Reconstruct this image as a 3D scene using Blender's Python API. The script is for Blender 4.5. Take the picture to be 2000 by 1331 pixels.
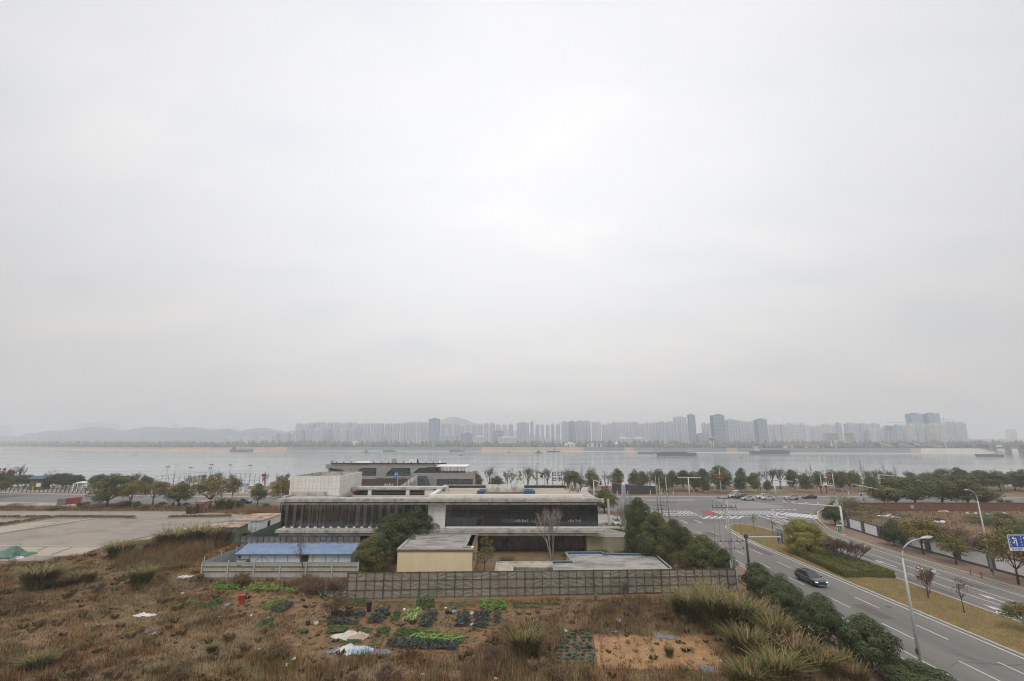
import bpy,bmesh,math,random
import numpy as np
from mathutils import Vector,Matrix

for o in list(bpy.data.objects):
 bpy.data.objects.remove(o)
S=bpy.context.scene
COL=S.collection
R=math.radians
PI=math.pi
random.seed(7)
rng=np.random.default_rng(11)

# ------------------------------------------------------------------ camera
H=20.0                       # camera height over the street,metres
FPX=889.0                    # focal length in pixels of the 2000 px photograph
PITCH=math.atan((862-665.5)/FPX)
cam_d=bpy.data.cameras.new('camera')
cam_d.sensor_width=36
cam_d.lens=36*FPX/2000
cam_d.clip_end=20000
cam_d.clip_start=0.5
cam=bpy.data.objects.new('camera',cam_d)
COL.objects.link(cam)
cam.location=(0,0,H)
cam.rotation_euler=(PI/2+PITCH,0,0)
S.camera=cam

# ------------------------------------------------------------------ sky, sun, exposure
SUN_EL,SUN_AZ=R(56),R(192)     # veiled sun,azimuth clockwise from +Y
W=bpy.data.worlds.new('World')
S.world=W
W.use_nodes=True
nt=W.node_tree
nt.nodes.clear()
def N(t,kind,**kw):
 n=t.nodes.new(kind)
 for k,v in kw.items():
  if k.startswith('i_'):
   n.inputs[k[2:].replace('_', ' ')].default_value=v
  else:
   setattr(n,k,v)
 return n
def ramp(t,stops,interp='LINEAR'):
 n=t.nodes.new('ShaderNodeValToRGB')
 n.color_ramp.interpolation=interp
 els=n.color_ramp.elements
 while len(els)<len(stops):
  els.new(0.5)
 for e,(p,c) in zip(els,stops):
  e.position=p
  e.color=(c[0],c[1],c[2],1)
 return n
def build_world():
 L=nt.links.new
 out=N(nt, 'ShaderNodeOutputWorld')
 sky=N(nt, 'ShaderNodeTexSky')
 sky.sky_type = 'NISHITA'
 sky.sun_disc=False
 sky.sun_elevation=SUN_EL
 sky.sun_rotation=SUN_AZ
 sky.dust_density=4.0
 bg1=N(nt, 'ShaderNodeBackground')
 bg1.inputs['Strength'].default_value=0.06
 L(sky.outputs[0],bg1.inputs[0])
 tc=N(nt, 'ShaderNodeTexCoord')
 sep=N(nt, 'ShaderNodeSeparateXYZ')
 L(tc.outputs['Generated'],sep.inputs[0])
 # overcast deck: brightness over elevation
 grad=ramp(nt,[(0.0,(0.80,0.76,0.705)),(0.05,(0.80,0.765,0.72)),(0.16,(0.845,0.825,0.80)),
                     (0.32,(0.92,0.92,0.93)),(0.5,(0.97,0.975,0.995)),(1.0,(1.02,1.02,1.03))])
 L(sep.outputs['Z'],grad.inputs[0])
 # cloud cover: direction projected on a flat cloud deck
 zc=N(nt, 'ShaderNodeMath',operation='MAXIMUM')
 zc.inputs[1].default_value=0.0
 L(sep.outputs['Z'],zc.inputs[0])
 za=N(nt, 'ShaderNodeMath',operation='ADD')
 za.inputs[1].default_value=0.22
 L(zc.outputs[0],za.inputs[0])
 dx=N(nt, 'ShaderNodeMath',operation='DIVIDE')
 L(sep.outputs['X'],dx.inputs[0]);L(za.outputs[0],dx.inputs[1])
 dy=N(nt, 'ShaderNodeMath',operation='DIVIDE')
 L(sep.outputs['Y'],dy.inputs[0]);L(za.outputs[0],dy.inputs[1])
 cmb=N(nt, 'ShaderNodeCombineXYZ')
 L(dx.outputs[0],cmb.inputs[0]);L(dy.outputs[0],cmb.inputs[1])
 mp=N(nt, 'ShaderNodeMapping')
 mp.inputs['Rotation'].default_value=(0,0,R(28))
 mp.inputs['Scale'].default_value=(0.75,1.5,1)
 L(cmb.outputs[0],mp.inputs[0])
 no=N(nt, 'ShaderNodeTexNoise')
 no.inputs['Scale'].default_value=1.9
 no.inputs['Detail'].default_value=5
 no.inputs['Roughness'].default_value=0.48
 no.inputs['Distortion'].default_value=0.35
 L(mp.outputs[0],no.inputs['Vector'])
 cr=ramp(nt,[(0.30,(0.92,0.937,0.965)),(0.5,(0.985,0.985,0.99)),(0.70,(1.05,1.04,1.02))], 'EASE')
 L(no.outputs[0],cr.inputs[0])
 mul=N(nt, 'ShaderNodeMix',data_type='RGBA',blend_type='MULTIPLY')
 mul.inputs[0].default_value=1
 L(grad.outputs[0],mul.inputs[6]);L(cr.outputs[0],mul.inputs[7])
 # sky colour brightened straight ahead and greyed to the sides, imitating lens vignetting
 dt=N(nt, 'ShaderNodeVectorMath',operation='DOT_PRODUCT')
 dt.inputs[1].default_value=(0.0,0.90,0.436)
 L(tc.outputs['Generated'],dt.inputs[0])
 hf=N(nt, 'ShaderNodeMath',operation='MULTIPLY_ADD')
 hf.inputs[1].default_value=0.5
 hf.inputs[2].default_value=0.5
 L(dt.outputs['Value'],hf.inputs[0])
 az=ramp(nt,[(0.0,(0.80,0.80,0.805)),(0.5,(0.80,0.80,0.81)),(0.80,(0.80,0.802,0.81)),(0.90,(0.95,0.95,0.953)),(1.0,(1.14,1.14,1.14))])
 L(hf.outputs[0],az.inputs[0])
 mul2=N(nt, 'ShaderNodeMix',data_type='RGBA',blend_type='MULTIPLY')
 mul2.inputs[0].default_value=1
 L(mul.outputs[2],mul2.inputs[6]);L(az.outputs[0],mul2.inputs[7])
 mul=mul2
 bg2=N(nt, 'ShaderNodeBackground')
 bg2.inputs['Strength'].default_value=1.0
 L(mul.outputs[2],bg2.inputs[0])
 mx=N(nt, 'ShaderNodeMixShader')
 mx.inputs[0].default_value=0.93
 L(bg1.outputs[0],mx.inputs[1]);L(bg2.outputs[0],mx.inputs[2])
 L(mx.outputs[0],out.inputs['Surface'])
build_world()
sun_d=bpy.data.lights.new('sun', 'SUN')
sun_d.energy=1.5
sun_d.angle=R(24)
sun_d.color=(1.0,0.96,0.90)
sun=bpy.data.objects.new('sun',sun_d)
COL.objects.link(sun)
sd=Vector((math.sin(SUN_AZ)*math.cos(SUN_EL),math.cos(SUN_AZ)*math.cos(SUN_EL),math.sin(SUN_EL)))
sun.rotation_euler=sd.to_track_quat('Z', 'Y').to_euler()

vs=S.view_settings
vs.view_transform = 'Standard'
vs.look = 'None'
vs.exposure=0.0
vs.gamma=1.0
vs.use_curve_mapping=False
cy=S.cycles
cy.max_bounces=5
cy.diffuse_bounces=2
cy.glossy_bounces=3
cy.transmission_bounces=4
cy.transparent_max_bounces=8
cy.volume_bounces=2
cy.caustics_reflective=False
cy.caustics_refractive=False
cy.use_denoising=True
cy.filter_width=1.1
cy.use_adaptive_sampling=True
cy.adaptive_threshold=0.02

# ------------------------------------------------------------------ photograph geometry -> place
cP,sP=math.cos(PITCH),math.sin(PITCH)
def G(px,py,z=0.0):
 """where the photograph's pixel meets the level z"""
 u=(px-1000)/FPX
 v=(665.5-py)/FPX
 dy_,dz_=cP-v*sP,sP+v*cP
 t=(z-H)/dz_
 return u*t,dy_*t
def XZ(px,py,Y):
 """where the photograph's pixel meets the upright plane at distance Y"""
 u=(px-1000)/FPX
 v=(665.5-py)/FPX
 t=Y/(cP-v*sP)
 return u*t,H+(sP+v*cP)*t
def Zat(py,Y):
 return XZ(1000,py,Y)[1]
# ------------------------------------------------------------------ objects
def tag(o,label=None,cat=None,group=None,kind=None):
 if label:o['label']=label
 if cat:o['category']=cat
 if group:o['group']=group
 if kind:o['kind']=kind
 return o
def thing(name,label,cat,loc=(0,0,0),rz=0.0,group=None):
 o=bpy.data.objects.new(name,None)
 o.empty_display_size=0.3
 COL.objects.link(o)
 o.location=loc
 o.rotation_euler=(0,0,rz)
 return tag(o,label,cat,group)
def link(name,me,parent=None,loc=None,rot=None,scale=None):
 o=bpy.data.objects.new(name,me)
 COL.objects.link(o)
 if parent is not None:o.parent=parent
 if loc is not None:o.location=loc
 if rot is not None:o.rotation_euler=rot
 if scale is not None:o.scale=scale if hasattr(scale, '__len__') else (scale,)*3
 return o
KIDS={}
def dup(root,loc=None,rz=None,scale=None,label=None,group=None):
 def cp(o,par):
  c=o.copy()
  COL.objects.link(c)
  if par is not None:
   c.parent=par
  for ch in o.children:
   cp(ch,c)
  return c
 r=cp(root,None)
 if loc is not None:r.location=loc
 if rz is not None:r.rotation_euler=(0,0,rz)
 if scale is not None:r.scale=scale if hasattr(scale, '__len__') else (scale,)*3
 if label:r['label']=label
 if group:r['group']=group
 return r
ORD=['first', 'second', 'third', 'fourth', 'fifth', 'sixth', 'seventh', 'eighth', 'ninth', 'tenth', 'eleventh',
       'twelfth', 'thirteenth', 'fourteenth', 'fifteenth', 'sixteenth', 'seventeenth', 'eighteenth', 'nineteenth', 'twentieth']
def quads_mesh(name,V,F,mat=None,smooth=False,mi=None):
 """mesh from numpy arrays, all faces with the same corner count"""
 V=np.asarray(V,dtype=np.float32)
 F=np.asarray(F,dtype=np.int32)
 k=F.shape[1]
 me=bpy.data.meshes.new(name)
 me.vertices.add(len(V))
 me.vertices.foreach_set('co',V.ravel())
 me.loops.add(F.size)
 me.loops.foreach_set('vertex_index',F.ravel())
 me.polygons.add(len(F))
 me.polygons.foreach_set('loop_start',np.arange(0,F.size,k,dtype=np.int32))
 me.polygons.foreach_set('loop_total',np.full(len(F),k,dtype=np.int32))
 if mi is not None:
  me.polygons.foreach_set('material_index',np.asarray(mi,dtype=np.int32))
 if smooth:
  me.polygons.foreach_set('use_smooth',np.ones(len(F),dtype=bool))
 me.update(calc_edges=True)
 for m in (mat if isinstance(mat,(list,tuple)) else [mat]):
  if m is not None:me.materials.append(m)
 return me
class MB:
 """collects simple solids into one mesh"""

 def __init__(self):
  self.v,self.f,self.m=[],[],[]
  self.mi=0

 def add(self,vs_,fs):
  n=len(self.v)
  self.v.extend([tuple(p) for p in vs_])
  for f in fs:
   self.f.append([i+n for i in f])
   self.m.append(self.mi)
  return self

 def box(self,x0,x1,y0,y1,z0,z1):
  vs_=[(x,y,z) for z in (z0,z1) for y in (y0,y1) for x in (x0,x1)]
  return self.add(vs_,[(0,2,3,1),(4,5,7,6),(0,1,5,4),(1,3,7,5),(3,2,6,7),(2,0,4,6)])

 def cbox(self,c,s,rz=0.0,taper=1.0):
  cx,cy_,cz=c
  vs_=[]
  for z in (-.5,.5):
   k=taper if z>0 else 1.0
   for y in (-.5,.5):
    for x in (-.5,.5):
     X,Y=x*s[0]*k,y*s[1]*k
     vs_.append((cx+X*math.cos(rz)-Y*math.sin(rz),cy_+X*math.sin(rz)+Y*math.cos(rz),cz+z*s[2]))
  return self.add(vs_,[(0,2,3,1),(4,5,7,6),(0,1,5,4),(1,3,7,5),(3,2,6,7),(2,0,4,6)])

 def prism(self,poly,z0,z1):
  n=len(poly)
  a=sum(poly[i][0]*poly[(i+1)%n][1]-poly[(i+1)%n][0]*poly[i][1] for i in range(n))
  if a<0:poly=poly[::-1]
  vs_=[(x,y,z0) for x,y in poly]+[(x,y,z1) for x,y in poly]
  fs=[tuple(range(n-1,-1,-1)),tuple(range(n,2*n))]
  fs+=[(i,(i+1)%n,n+(i+1)%n,n+i) for i in range(n)]
  return self.add(vs_,fs)

 def yprism(self,poly,y0,y1):
  """poly in x,z extruded along y"""
  n=len(poly)
  a=sum(poly[i][0]*poly[(i+1)%n][1]-poly[(i+1)%n][0]*poly[i][1] for i in range(n))
  if a<0:poly=poly[::-1]
  vs_=[(x,y0,z) for x,z in poly]+[(x,y1,z) for x,z in poly]
  fs=[tuple(range(n)),tuple(range(2*n-1,n-1,-1))]
  fs+=[((i+1)%n,i,n+i,n+(i+1)%n) for i in range(n)]
  return self.add(vs_,fs)

 def xprism(self,poly,x0,x1):
  """poly in y,z extruded along x"""
  n=len(poly)
  a=sum(poly[i][0]*poly[(i+1)%n][1]-poly[(i+1)%n][0]*poly[i][1] for i in range(n))
  if a<0:poly=poly[::-1]
  vs_=[(x0,y,z) for y,z in poly]+[(x1,y,z) for y,z in poly]
  fs=[tuple(range(n-1,-1,-1)),tuple(range(n,2*n))]
  fs+=[(i,(i+1)%n,n+(i+1)%n,n+i) for i in range(n)]
  return self.add(vs_,fs)

 def tube(self,pts,rad,n=6,cap=True):
  pts=[Vector(p) for p in pts]
  if not hasattr(rad, '__len__'):rad=[rad]*len(pts)
  rings=[]
  for i,p in enumerate(pts):
   d=(pts[min(i+1,len(pts)-1)]-pts[max(i-1,0)])
   if d.length<1e-9:d=Vector((0,0,1))
   d.normalize()
   a=d.orthogonal() if abs(d.z)<0.9 else d.cross(Vector((0,1,0)))
   a.normalize()
   b=d.cross(a)
   rings.append([p+(a*math.cos(2*PI*k/n)+b*math.sin(2*PI*k/n))*rad[i] for k in range(n)])
  vs_=[q for r in rings for q in r]
  fs=[]
  for i in range(len(pts)-1):
   for k in range(n):
    fs.append((i*n+k,i*n+(k+1)%n,(i+1)*n+(k+1)%n,(i+1)*n+k))
  if cap:
   fs.append(tuple(range(n-1,-1,-1)))
   m=(len(pts)-1)*n
   fs.append(tuple(range(m,m+n)))
  return self.add(vs_,fs)

 def lathe(self,prof,n=12,c=(0,0,0)):
  """prof: list of (r, z)"""
  vs_=[(c[0]+r*math.cos(2*PI*k/n),c[1]+r*math.sin(2*PI*k/n),c[2]+z) for r,z in prof for k in range(n)]
  fs=[]
  for i in range(len(prof)-1):
   for k in range(n):
    fs.append((i*n+k,i*n+(k+1)%n,(i+1)*n+(k+1)%n,(i+1)*n+k))
  fs.append(tuple(range(n-1,-1,-1)))
  m=(len(prof)-1)*n
  fs.append(tuple(range(m,m+n)))
  return self.add(vs_,fs)

 def ball(self,c,r,n=10,m=6,jit=0.0):
  vs_=[]
  for i in range(m+1):
   t=PI*i/m
   for k in range(n):
    a=2*PI*k/n
    q=1+(random.uniform(-jit,jit) if jit else 0)
    vs_.append((c[0]+r[0]*q*math.sin(t)*math.cos(a),c[1]+r[1]*q*math.sin(t)*math.sin(a),c[2]-r[2]*q*math.cos(t)))
  fs=[]
  for i in range(m):
   for k in range(n):
    fs.append((i*n+k,i*n+(k+1)%n,(i+1)*n+(k+1)%n,(i+1)*n+k))
  return self.add(vs_,fs)

 def quad(self,a,b,c,d):
  return self.add([a,b,c,d],[(0,1,2,3)])

 def poly(self,pts,z=None):
  if z is not None:pts=[(x,y,z) for x,y in pts]
  a=sum(pts[i][0]*pts[(i+1)%len(pts)][1]-pts[(i+1)%len(pts)][0]*pts[i][1] for i in range(len(pts)))
  if a<0:pts=pts[::-1]
  return self.add(pts,[tuple(range(len(pts)))])

 def mesh(self,name,mats,smooth=False,off=(0,0,0)):
  me=bpy.data.meshes.new(name)
  me.from_pydata([(p[0]-off[0],p[1]-off[1],p[2]-off[2]) for p in self.v],[],self.f)
  for m in (mats if isinstance(mats,(list,tuple)) else [mats]):
   me.materials.append(m)
  if any(self.m):
   me.polygons.foreach_set('material_index',self.m)
  if smooth:
   me.polygons.foreach_set('use_smooth',[True]*len(self.f))
  me.validate()
  me.update()
  return me

 def build(self,name,mats,parent=None,world=True,smooth=False,bevel=0.0):
  """world: the coordinates are in the place's own frame, the parent's location is taken off"""
  off=(0,0,0)
  if parent is not None and world:
   q=parent
   off=Vector((0,0,0))
   while q is not None:
    off=off+q.location
    q=q.parent
  me=self.mesh(name,mats,smooth,off)
  if bevel>0:
   bm=bmesh.new();bm.from_mesh(me)
   bmesh.ops.remove_doubles(bm,verts=bm.verts,dist=1e-4)
   bmesh.ops.bevel(bm,geom=[e for e in bm.edges if len(e.link_faces)==2 and e.calc_face_angle(0)>0.5],offset=bevel,segments=1,affect='EDGES')
   bm.to_mesh(me);bm.free();me.update()
  return link(name,me,parent)
def struct(o,label=None):
 o['kind'] = 'structure'
 if label:o['label']=label
 return o
def stuff(o,label=None,cat=None):
 o['kind'] = 'stuff'
 if label:o['label']=label
 if cat:o['category']=cat
 return o
# ------------------------------------------------------------------ materials
def mat(name,col,rough=0.8,var=0.12,scale=1.0,bump=0.0,bscale=None,metal=0.0,spec=0.3,col2=None,sc2=None,stain=0.0,stain_col=(0.05,0.045,0.04),
  stain_scale=0.4,stretch=(1,1,1),coords='Object',emit=0.0):
 m=bpy.data.materials.new(name)
 m.use_nodes=True
 t=m.node_tree
 b=t.nodes['Principled BSDF']
 b.inputs['Roughness'].default_value=rough
 b.inputs['Metallic'].default_value=metal
 b.inputs['Specular IOR Level'].default_value=spec
 L=t.links.new
 c=(col[0],col[1],col[2],1)
 if emit:
  b.inputs['Emission Color'].default_value=c
  b.inputs['Emission Strength'].default_value=emit
 if var<=0 and not col2 and not stain and not bump:
  b.inputs['Base Color'].default_value=c
  return m
 if coords == 'World':
  tc=N(t, 'ShaderNodeNewGeometry').outputs['Position']
 else:
  tc=N(t, 'ShaderNodeTexCoord').outputs['Object']
 mp=N(t, 'ShaderNodeMapping')
 mp.inputs['Scale'].default_value=stretch
 L(tc,mp.inputs[0])
 vec=mp.outputs[0]
 n1=N(t, 'ShaderNodeTexNoise')
 n1.inputs['Scale'].default_value=scale
 n1.inputs['Detail'].default_value=6
 n1.inputs['Roughness'].default_value=0.6
 L(vec,n1.inputs['Vector'])
 lo=tuple(x*(1-var) for x in col)
 hi=tuple(min(1,x*(1+var)) for x in col)
 r1=ramp(t,[(0.3,lo),(0.7,hi)])
 L(n1.outputs[0],r1.inputs[0])
 cur=r1.outputs[0]
 if col2:
  n2=N(t, 'ShaderNodeTexNoise')
  n2.inputs['Scale'].default_value=sc2 or scale*0.2
  n2.inputs['Detail'].default_value=5
  L(vec,n2.inputs['Vector'])
  f2=ramp(t,[(0.42,(0,0,0)),(0.62,(1,1,1))])
  L(n2.outputs[0],f2.inputs[0])
  mx=N(t, 'ShaderNodeMix',data_type='RGBA')
  L(f2.outputs[0],mx.inputs[0]);L(cur,mx.inputs[6])
  mx.inputs[7].default_value=(col2[0],col2[1],col2[2],1)
  cur=mx.outputs[2]
 if stain:
  n3=N(t, 'ShaderNodeTexNoise')
  n3.inputs['Scale'].default_value=stain_scale
  n3.inputs['Detail'].default_value=7
  n3.inputs['Roughness'].default_value=0.7
  L(vec,n3.inputs['Vector'])
  f3=ramp(t,[(0.45,(0,0,0)),(0.66,(stain,stain,stain))])
  L(n3.outputs[0],f3.inputs[0])
  mx=N(t, 'ShaderNodeMix',data_type='RGBA')
  L(f3.outputs[0],mx.inputs[0]);L(cur,mx.inputs[6])
  mx.inputs[7].default_value=(stain_col[0],stain_col[1],stain_col[2],1)
  cur=mx.outputs[2]
 L(cur,b.inputs['Base Color'])
 if bump:
  nb=N(t, 'ShaderNodeTexNoise')
  nb.inputs['Scale'].default_value=bscale or scale*4
  nb.inputs['Detail'].default_value=5
  L(vec,nb.inputs['Vector'])
  bp=N(t, 'ShaderNodeBump')
  bp.inputs['Strength'].default_value=bump
  bp.inputs['Distance'].default_value=0.05
  L(nb.outputs[0],bp.inputs['Height'])
  L(bp.outputs[0],b.inputs['Normal'])
 return m
def leaf_mat(name,stops,rough=0.55,spec=0.25,patch=None,patch_scale=0.25,trans=0.0):
 """each leaf (mesh island) takes its own tone; patch: a second set mixed in by place"""
 m=bpy.data.materials.new(name)
 m.use_nodes=True
 t=m.node_tree
 L=t.links.new
 b=t.nodes['Principled BSDF']
 b.inputs['Roughness'].default_value=rough
 b.inputs['Specular IOR Level'].default_value=spec
 g=N(t, 'ShaderNodeNewGeometry')
 r=ramp(t,[(i/max(1,len(stops)-1),c) for i,c in enumerate(stops)])
 L(g.outputs['Random Per Island'],r.inputs[0])
 cur=r.outputs[0]
 if patch:
  oi=N(t, 'ShaderNodeObjectInfo')
  tcn=N(t, 'ShaderNodeTexCoord')
  ad=N(t, 'ShaderNodeVectorMath',operation='ADD')
  L(tcn.outputs['Object'],ad.inputs[0]);L(oi.outputs['Location'],ad.inputs[1])
  no=N(t, 'ShaderNodeTexNoise')
  no.inputs['Scale'].default_value=patch_scale
  no.inputs['Detail'].default_value=3
  L(ad.outputs[0],no.inputs['Vector'])
  f=ramp(t,[(0.44,(0,0,0)),(0.60,(1,1,1))])
  L(no.outputs[0],f.inputs[0])
  r2=ramp(t,[(i/max(1,len(patch)-1),c) for i,c in enumerate(patch)])
  L(g.outputs['Random Per Island'],r2.inputs[0])
  mx=N(t, 'ShaderNodeMix',data_type='RGBA')
  L(f.outputs[0],mx.inputs[0]);L(cur,mx.inputs[6]);L(r2.outputs[0],mx.inputs[7])
  cur=mx.outputs[2]
 L(cur,b.inputs['Base Color'])
 return m
def glass_mat(name,tint,see=0.5,rough=0.03,dif=(0.045,0.05,0.055)):
 m=bpy.data.materials.new(name)
 m.use_nodes=True
 t=m.node_tree
 t.nodes.clear()
 L=t.links.new
 out=N(t, 'ShaderNodeOutputMaterial')
 tr=N(t, 'ShaderNodeBsdfTransparent')
 tr.inputs[0].default_value=(tint[0],tint[1],tint[2],1)
 di=N(t, 'ShaderNodeBsdfDiffuse')
 di.inputs[0].default_value=(*dif,1)
 m1=N(t, 'ShaderNodeMixShader')
 m1.inputs[0].default_value=see
 L(di.outputs[0],m1.inputs[1]);L(tr.outputs[0],m1.inputs[2])
 gl=N(t, 'ShaderNodeBsdfGlossy')
 gl.inputs['Roughness'].default_value=rough
 gl.inputs[0].default_value=(0.9,0.93,0.95,1)
 fr=N(t, 'ShaderNodeFresnel')
 fr.inputs[0].default_value=1.85
 m2=N(t, 'ShaderNodeMixShader')
 L(fr.outputs[0],m2.inputs[0]);L(m1.outputs[0],m2.inputs[1]);L(gl.outputs[0],m2.inputs[2])
 L(m2.outputs[0],out.inputs['Surface'])
 return m
M={}
M['concrete']=mat('concrete',(0.36,0.34,0.31),0.9,0.12,0.8,0.2,stain=0.5,stain_col=(0.16,0.145,0.125),stain_scale=0.25,coords='World')
M['paving']=mat('paving',(0.30,0.262,0.222),0.9,0.16,0.35,0.2,stain=0.6,stain_col=(0.19,0.165,0.14),stain_scale=0.13,col2=(.325,.28,.232),sc2=.05,coords='World')
M['sandpave']=mat('sandpave',(0.42,0.36,0.28),0.95,0.10,1.5,0.2,coords='World',stain=0.3,stain_col=(0.25,0.22,0.18),stain_scale=0.2)
M['asphalt']=mat('asphalt',(0.172,0.163,0.15),0.85,0.14,0.55,0.15,coords='World',col2=(0.215,0.197,0.172),sc2=0.10,stain=0.5,stain_col=(0.115,0.11,0.105),stain_scale=0.16,stretch=(1,0.07,1))
M['asphalt_x']=mat('asphalt_x',(0.175,0.17,0.165),0.85,0.12,0.4,0.15,coords='World',col2=(0.15,0.145,0.142),sc2=0.09,stain=0.4,stain_col=(0.22,0.21,0.2),stain_scale=0.1,stretch=(0.12,0.7,1))
M['asphalt_patch']=mat('asphalt_patch',(0.25,0.24,0.23),0.85,0.08,0.6,0.1,coords='World')
M['paint']=mat('road_paint',(0.62,0.61,0.59),0.7,0.1,2.0,coords='World',stain=0.45,stain_col=(0.3,0.29,0.28),stain_scale=1.2)
M['paint_y']=mat('road_paint_yellow',(0.50,0.34,0.09),0.7,0.15,2.0,coords='World',stain=0.4,stain_col=(0.25,0.2,0.12),stain_scale=1.0)
M['paint_red']=mat('red_paving',(0.30,0.085,0.055),0.85,0.12,1.5,coords='World')
M['brickpave']=mat('brick_pavement',(0.24,0.145,0.105),0.9,0.22,1.2,coords='World',col2=(0.22,0.18,0.14),sc2=0.25)
M['kerb']=mat('kerb_stone',(0.42,0.40,0.37),0.85,0.12,1.2,coords='World')
M['white']=mat('white_panel',(0.71,0.69,0.65),0.65,0.05,0.6,stain=0.25,stain_col=(0.42,0.38,0.31),stain_scale=0.5,coords='World',stretch=(1,1,0.35))
M['white_old']=mat('white_weathered',(0.48,0.46,0.415),0.75,0.10,0.9,stain=0.85,stain_col=(0.17,0.155,0.125),stain_scale=0.8,coords='World')
M['whitewall']=mat('white_wall',(0.85,0.84,0.81),0.85,0.05,0.6,coords='World',stain=0.25,stain_col=(0.45,0.42,0.38),stain_scale=0.4)
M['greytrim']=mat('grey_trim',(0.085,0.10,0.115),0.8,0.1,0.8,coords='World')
M['cream']=mat('cream_render',(0.68,0.58,0.38),0.85,0.06,0.5,coords='World',stain=0.25,stain_col=(0.42,0.35,0.24),stain_scale=0.3,stretch=(1,1,0.4))
M['beige']=mat('beige_wall',(0.37,0.325,0.225),0.85,0.10,0.6,coords='World',stain=0.45,stain_col=(0.22,0.19,0.14),stain_scale=0.35,stretch=(1,1,0.3))
M['roofmem']=mat('roof_concrete',(0.37,0.35,0.325),0.9,0.16,0.8,coords='World',stain=0.95,stain_col=(0.13,0.12,0.105),stain_scale=0.85,stretch=(0.4,1,1))
M['roofsand']=mat('roof_sand',(0.45,0.385,0.295),0.95,0.15,0.7,coords='World',stain=0.6,stain_col=(0.24,0.20,0.15),stain_scale=0.4,stretch=(0.4,1,1))
M['darkframe']=mat('dark_frame',(0.035,0.04,0.047),0.45,0.0)
M['blueframe']=mat('blue_frame',(0.22,0.38,0.58),0.6,0.08,2.0)
M['dark']=mat('dark_room',(0.03,0.032,0.035),0.9,0.0)  # near-black colour stands in for the shade of unlit interiors
M['inside']=mat('inside_wall',(0.50,0.48,0.43),0.9,0.08,0.4,coords='World')
M['curtain']=mat('curtain',(0.78,0.74,0.65),0.9,0.06,3.0,coords='World')
M['bluefilm']=mat('blue_edge',(0.03,0.09,0.20),0.6,0.35,1.0,coords='World')
M['stone_grey']=mat('grey_stone',(0.30,0.295,0.285),0.8,0.12,0.35,coords='World',stain=0.3,stain_col=(0.2,0.19,0.18),stain_scale=0.3)
M['darkbrick']=mat('dark_brick',(0.085,0.06,0.055),0.9,0.15,2.0,coords='World')
M['steel']=mat('galvanised_steel',(0.47,0.49,0.50),0.5,0.05,2.0,metal=0.2)
M['pole_white']=mat('white_pole_paint',(0.62,0.61,0.59),0.55,0.05,2.0)
M['pole_conc']=mat('pole_concrete',(0.34,0.325,0.28),0.9,0.1,2.0)
M['darksteel']=mat('dark_steel',(0.06,0.063,0.067),0.6,0.08,2.0)
M['rust']=mat('rusty_steel',(0.105,0.07,0.052),0.85,0.3,3.0)
M['rustroof']=mat('rusty_roof',(0.42,0.36,0.29),0.85,0.15,1.2,col2=(0.30,0.11,0.045),sc2=0.6,coords='World')
M['film']=mat('fence_film',(0.235,0.215,0.165),0.38,0.28,0.6,0.7,1.3,spec=0.6,coords='World',col2=(0.165,0.18,0.125),sc2=0.13,stain=0.6,stain_col=(0.29,0.28,0.26),stain_scale=0.5)
M['filmblue']=mat('fence_film_blue',(0.13,0.145,0.165),0.4,0.25,0.7,0.5,1.2,spec=0.4,coords='World',stain=0.6,stain_col=(0.28,0.29,0.30),stain_scale=0.6)
M['sheet']=mat('corrugated_sheet',(0.47,0.455,0.40),0.6,0.08,0.6,coords='World',stain=0.45,stain_col=(0.30,0.27,0.2),stain_scale=0.35)
M['sheet_grey']=mat('sheet_grey',(0.36,0.38,0.39),0.6,0.06,0.6,coords='World')
M['sheet_blue']=mat('blue_roof_sheet',(0.17,0.245,0.40),0.45,0.08,0.8,coords='World',stain=0.45,stain_col=(0.34,0.40,0.50),stain_scale=0.7,spec=0.5)
M['shed_white']=mat('shed_panel',(0.58,0.62,0.67),0.6,0.04,0.6,coords='World')
M['soil']=mat('garden_soil',(0.235,0.128,0.062),0.95,0.3,1.8,0.8,coords='World',col2=(0.155,0.095,0.058),sc2=0.55,stain=0.5,stain_col=(0.12,0.10,0.05),stain_scale=1.1)
M['soil_sand']=mat('orange_soil',(0.37,0.22,0.105),0.95,0.32,3.0,1.0,3.0,coords='World',col2=(0.29,0.165,0.08),sc2=0.5,stain=.5,stain_col=(.2,.12,.06),stain_scale=1.4)
M['litter_white']=mat('litter_white',(0.65,0.65,0.65),0.6,0.1,2.0)
M['litter_grey']=mat('litter_grey',(0.20,0.21,0.23),0.6,0.2,2.0)
M['litter_blue']=mat('litter_blue',(0.22,0.36,0.48),0.6,0.2,2.0)
M['tarp']=mat('sack_cloth',(0.56,0.53,0.48),0.7,0.12,1.5,col2=(0.40,0.29,0.20),sc2=1.1)
M['tarp_blue']=mat('sack_cloth_blue',(0.60,0.61,0.60),0.7,0.08,1.5,col2=(0.25,0.40,0.50),sc2=1.2)
M['net_green']=mat('green_net',(0.10,0.20,0.15),0.9,0.3,1.5,0.4)
M['net_dark']=mat('dark_green_net',(0.012,0.03,0.018),0.95,0.2,2.0)
M['red']=mat('red_plastic',(0.36,0.03,0.025),0.5,0.1,2.0)
M['redlant']=mat('red_lantern',(0.26,0.03,0.02),0.6,0.1,2.0)
M['orange_booth']=mat('orange_booth',(0.27,0.085,0.045),0.7,0.18,1.5)
M['black']=mat('black_plastic',(0.02,0.022,0.024),0.5,0.0)
M['tyre']=mat('tyre_rubber',(0.02,0.02,0.02),0.9,0.0)
M['rim']=mat('wheel_rim',(0.33,0.33,0.34),0.35,0.0,metal=0.6)
M['blue_sign']=mat('blue_sign',(0.018,0.075,0.34),0.5,0.03,1.0)
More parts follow.
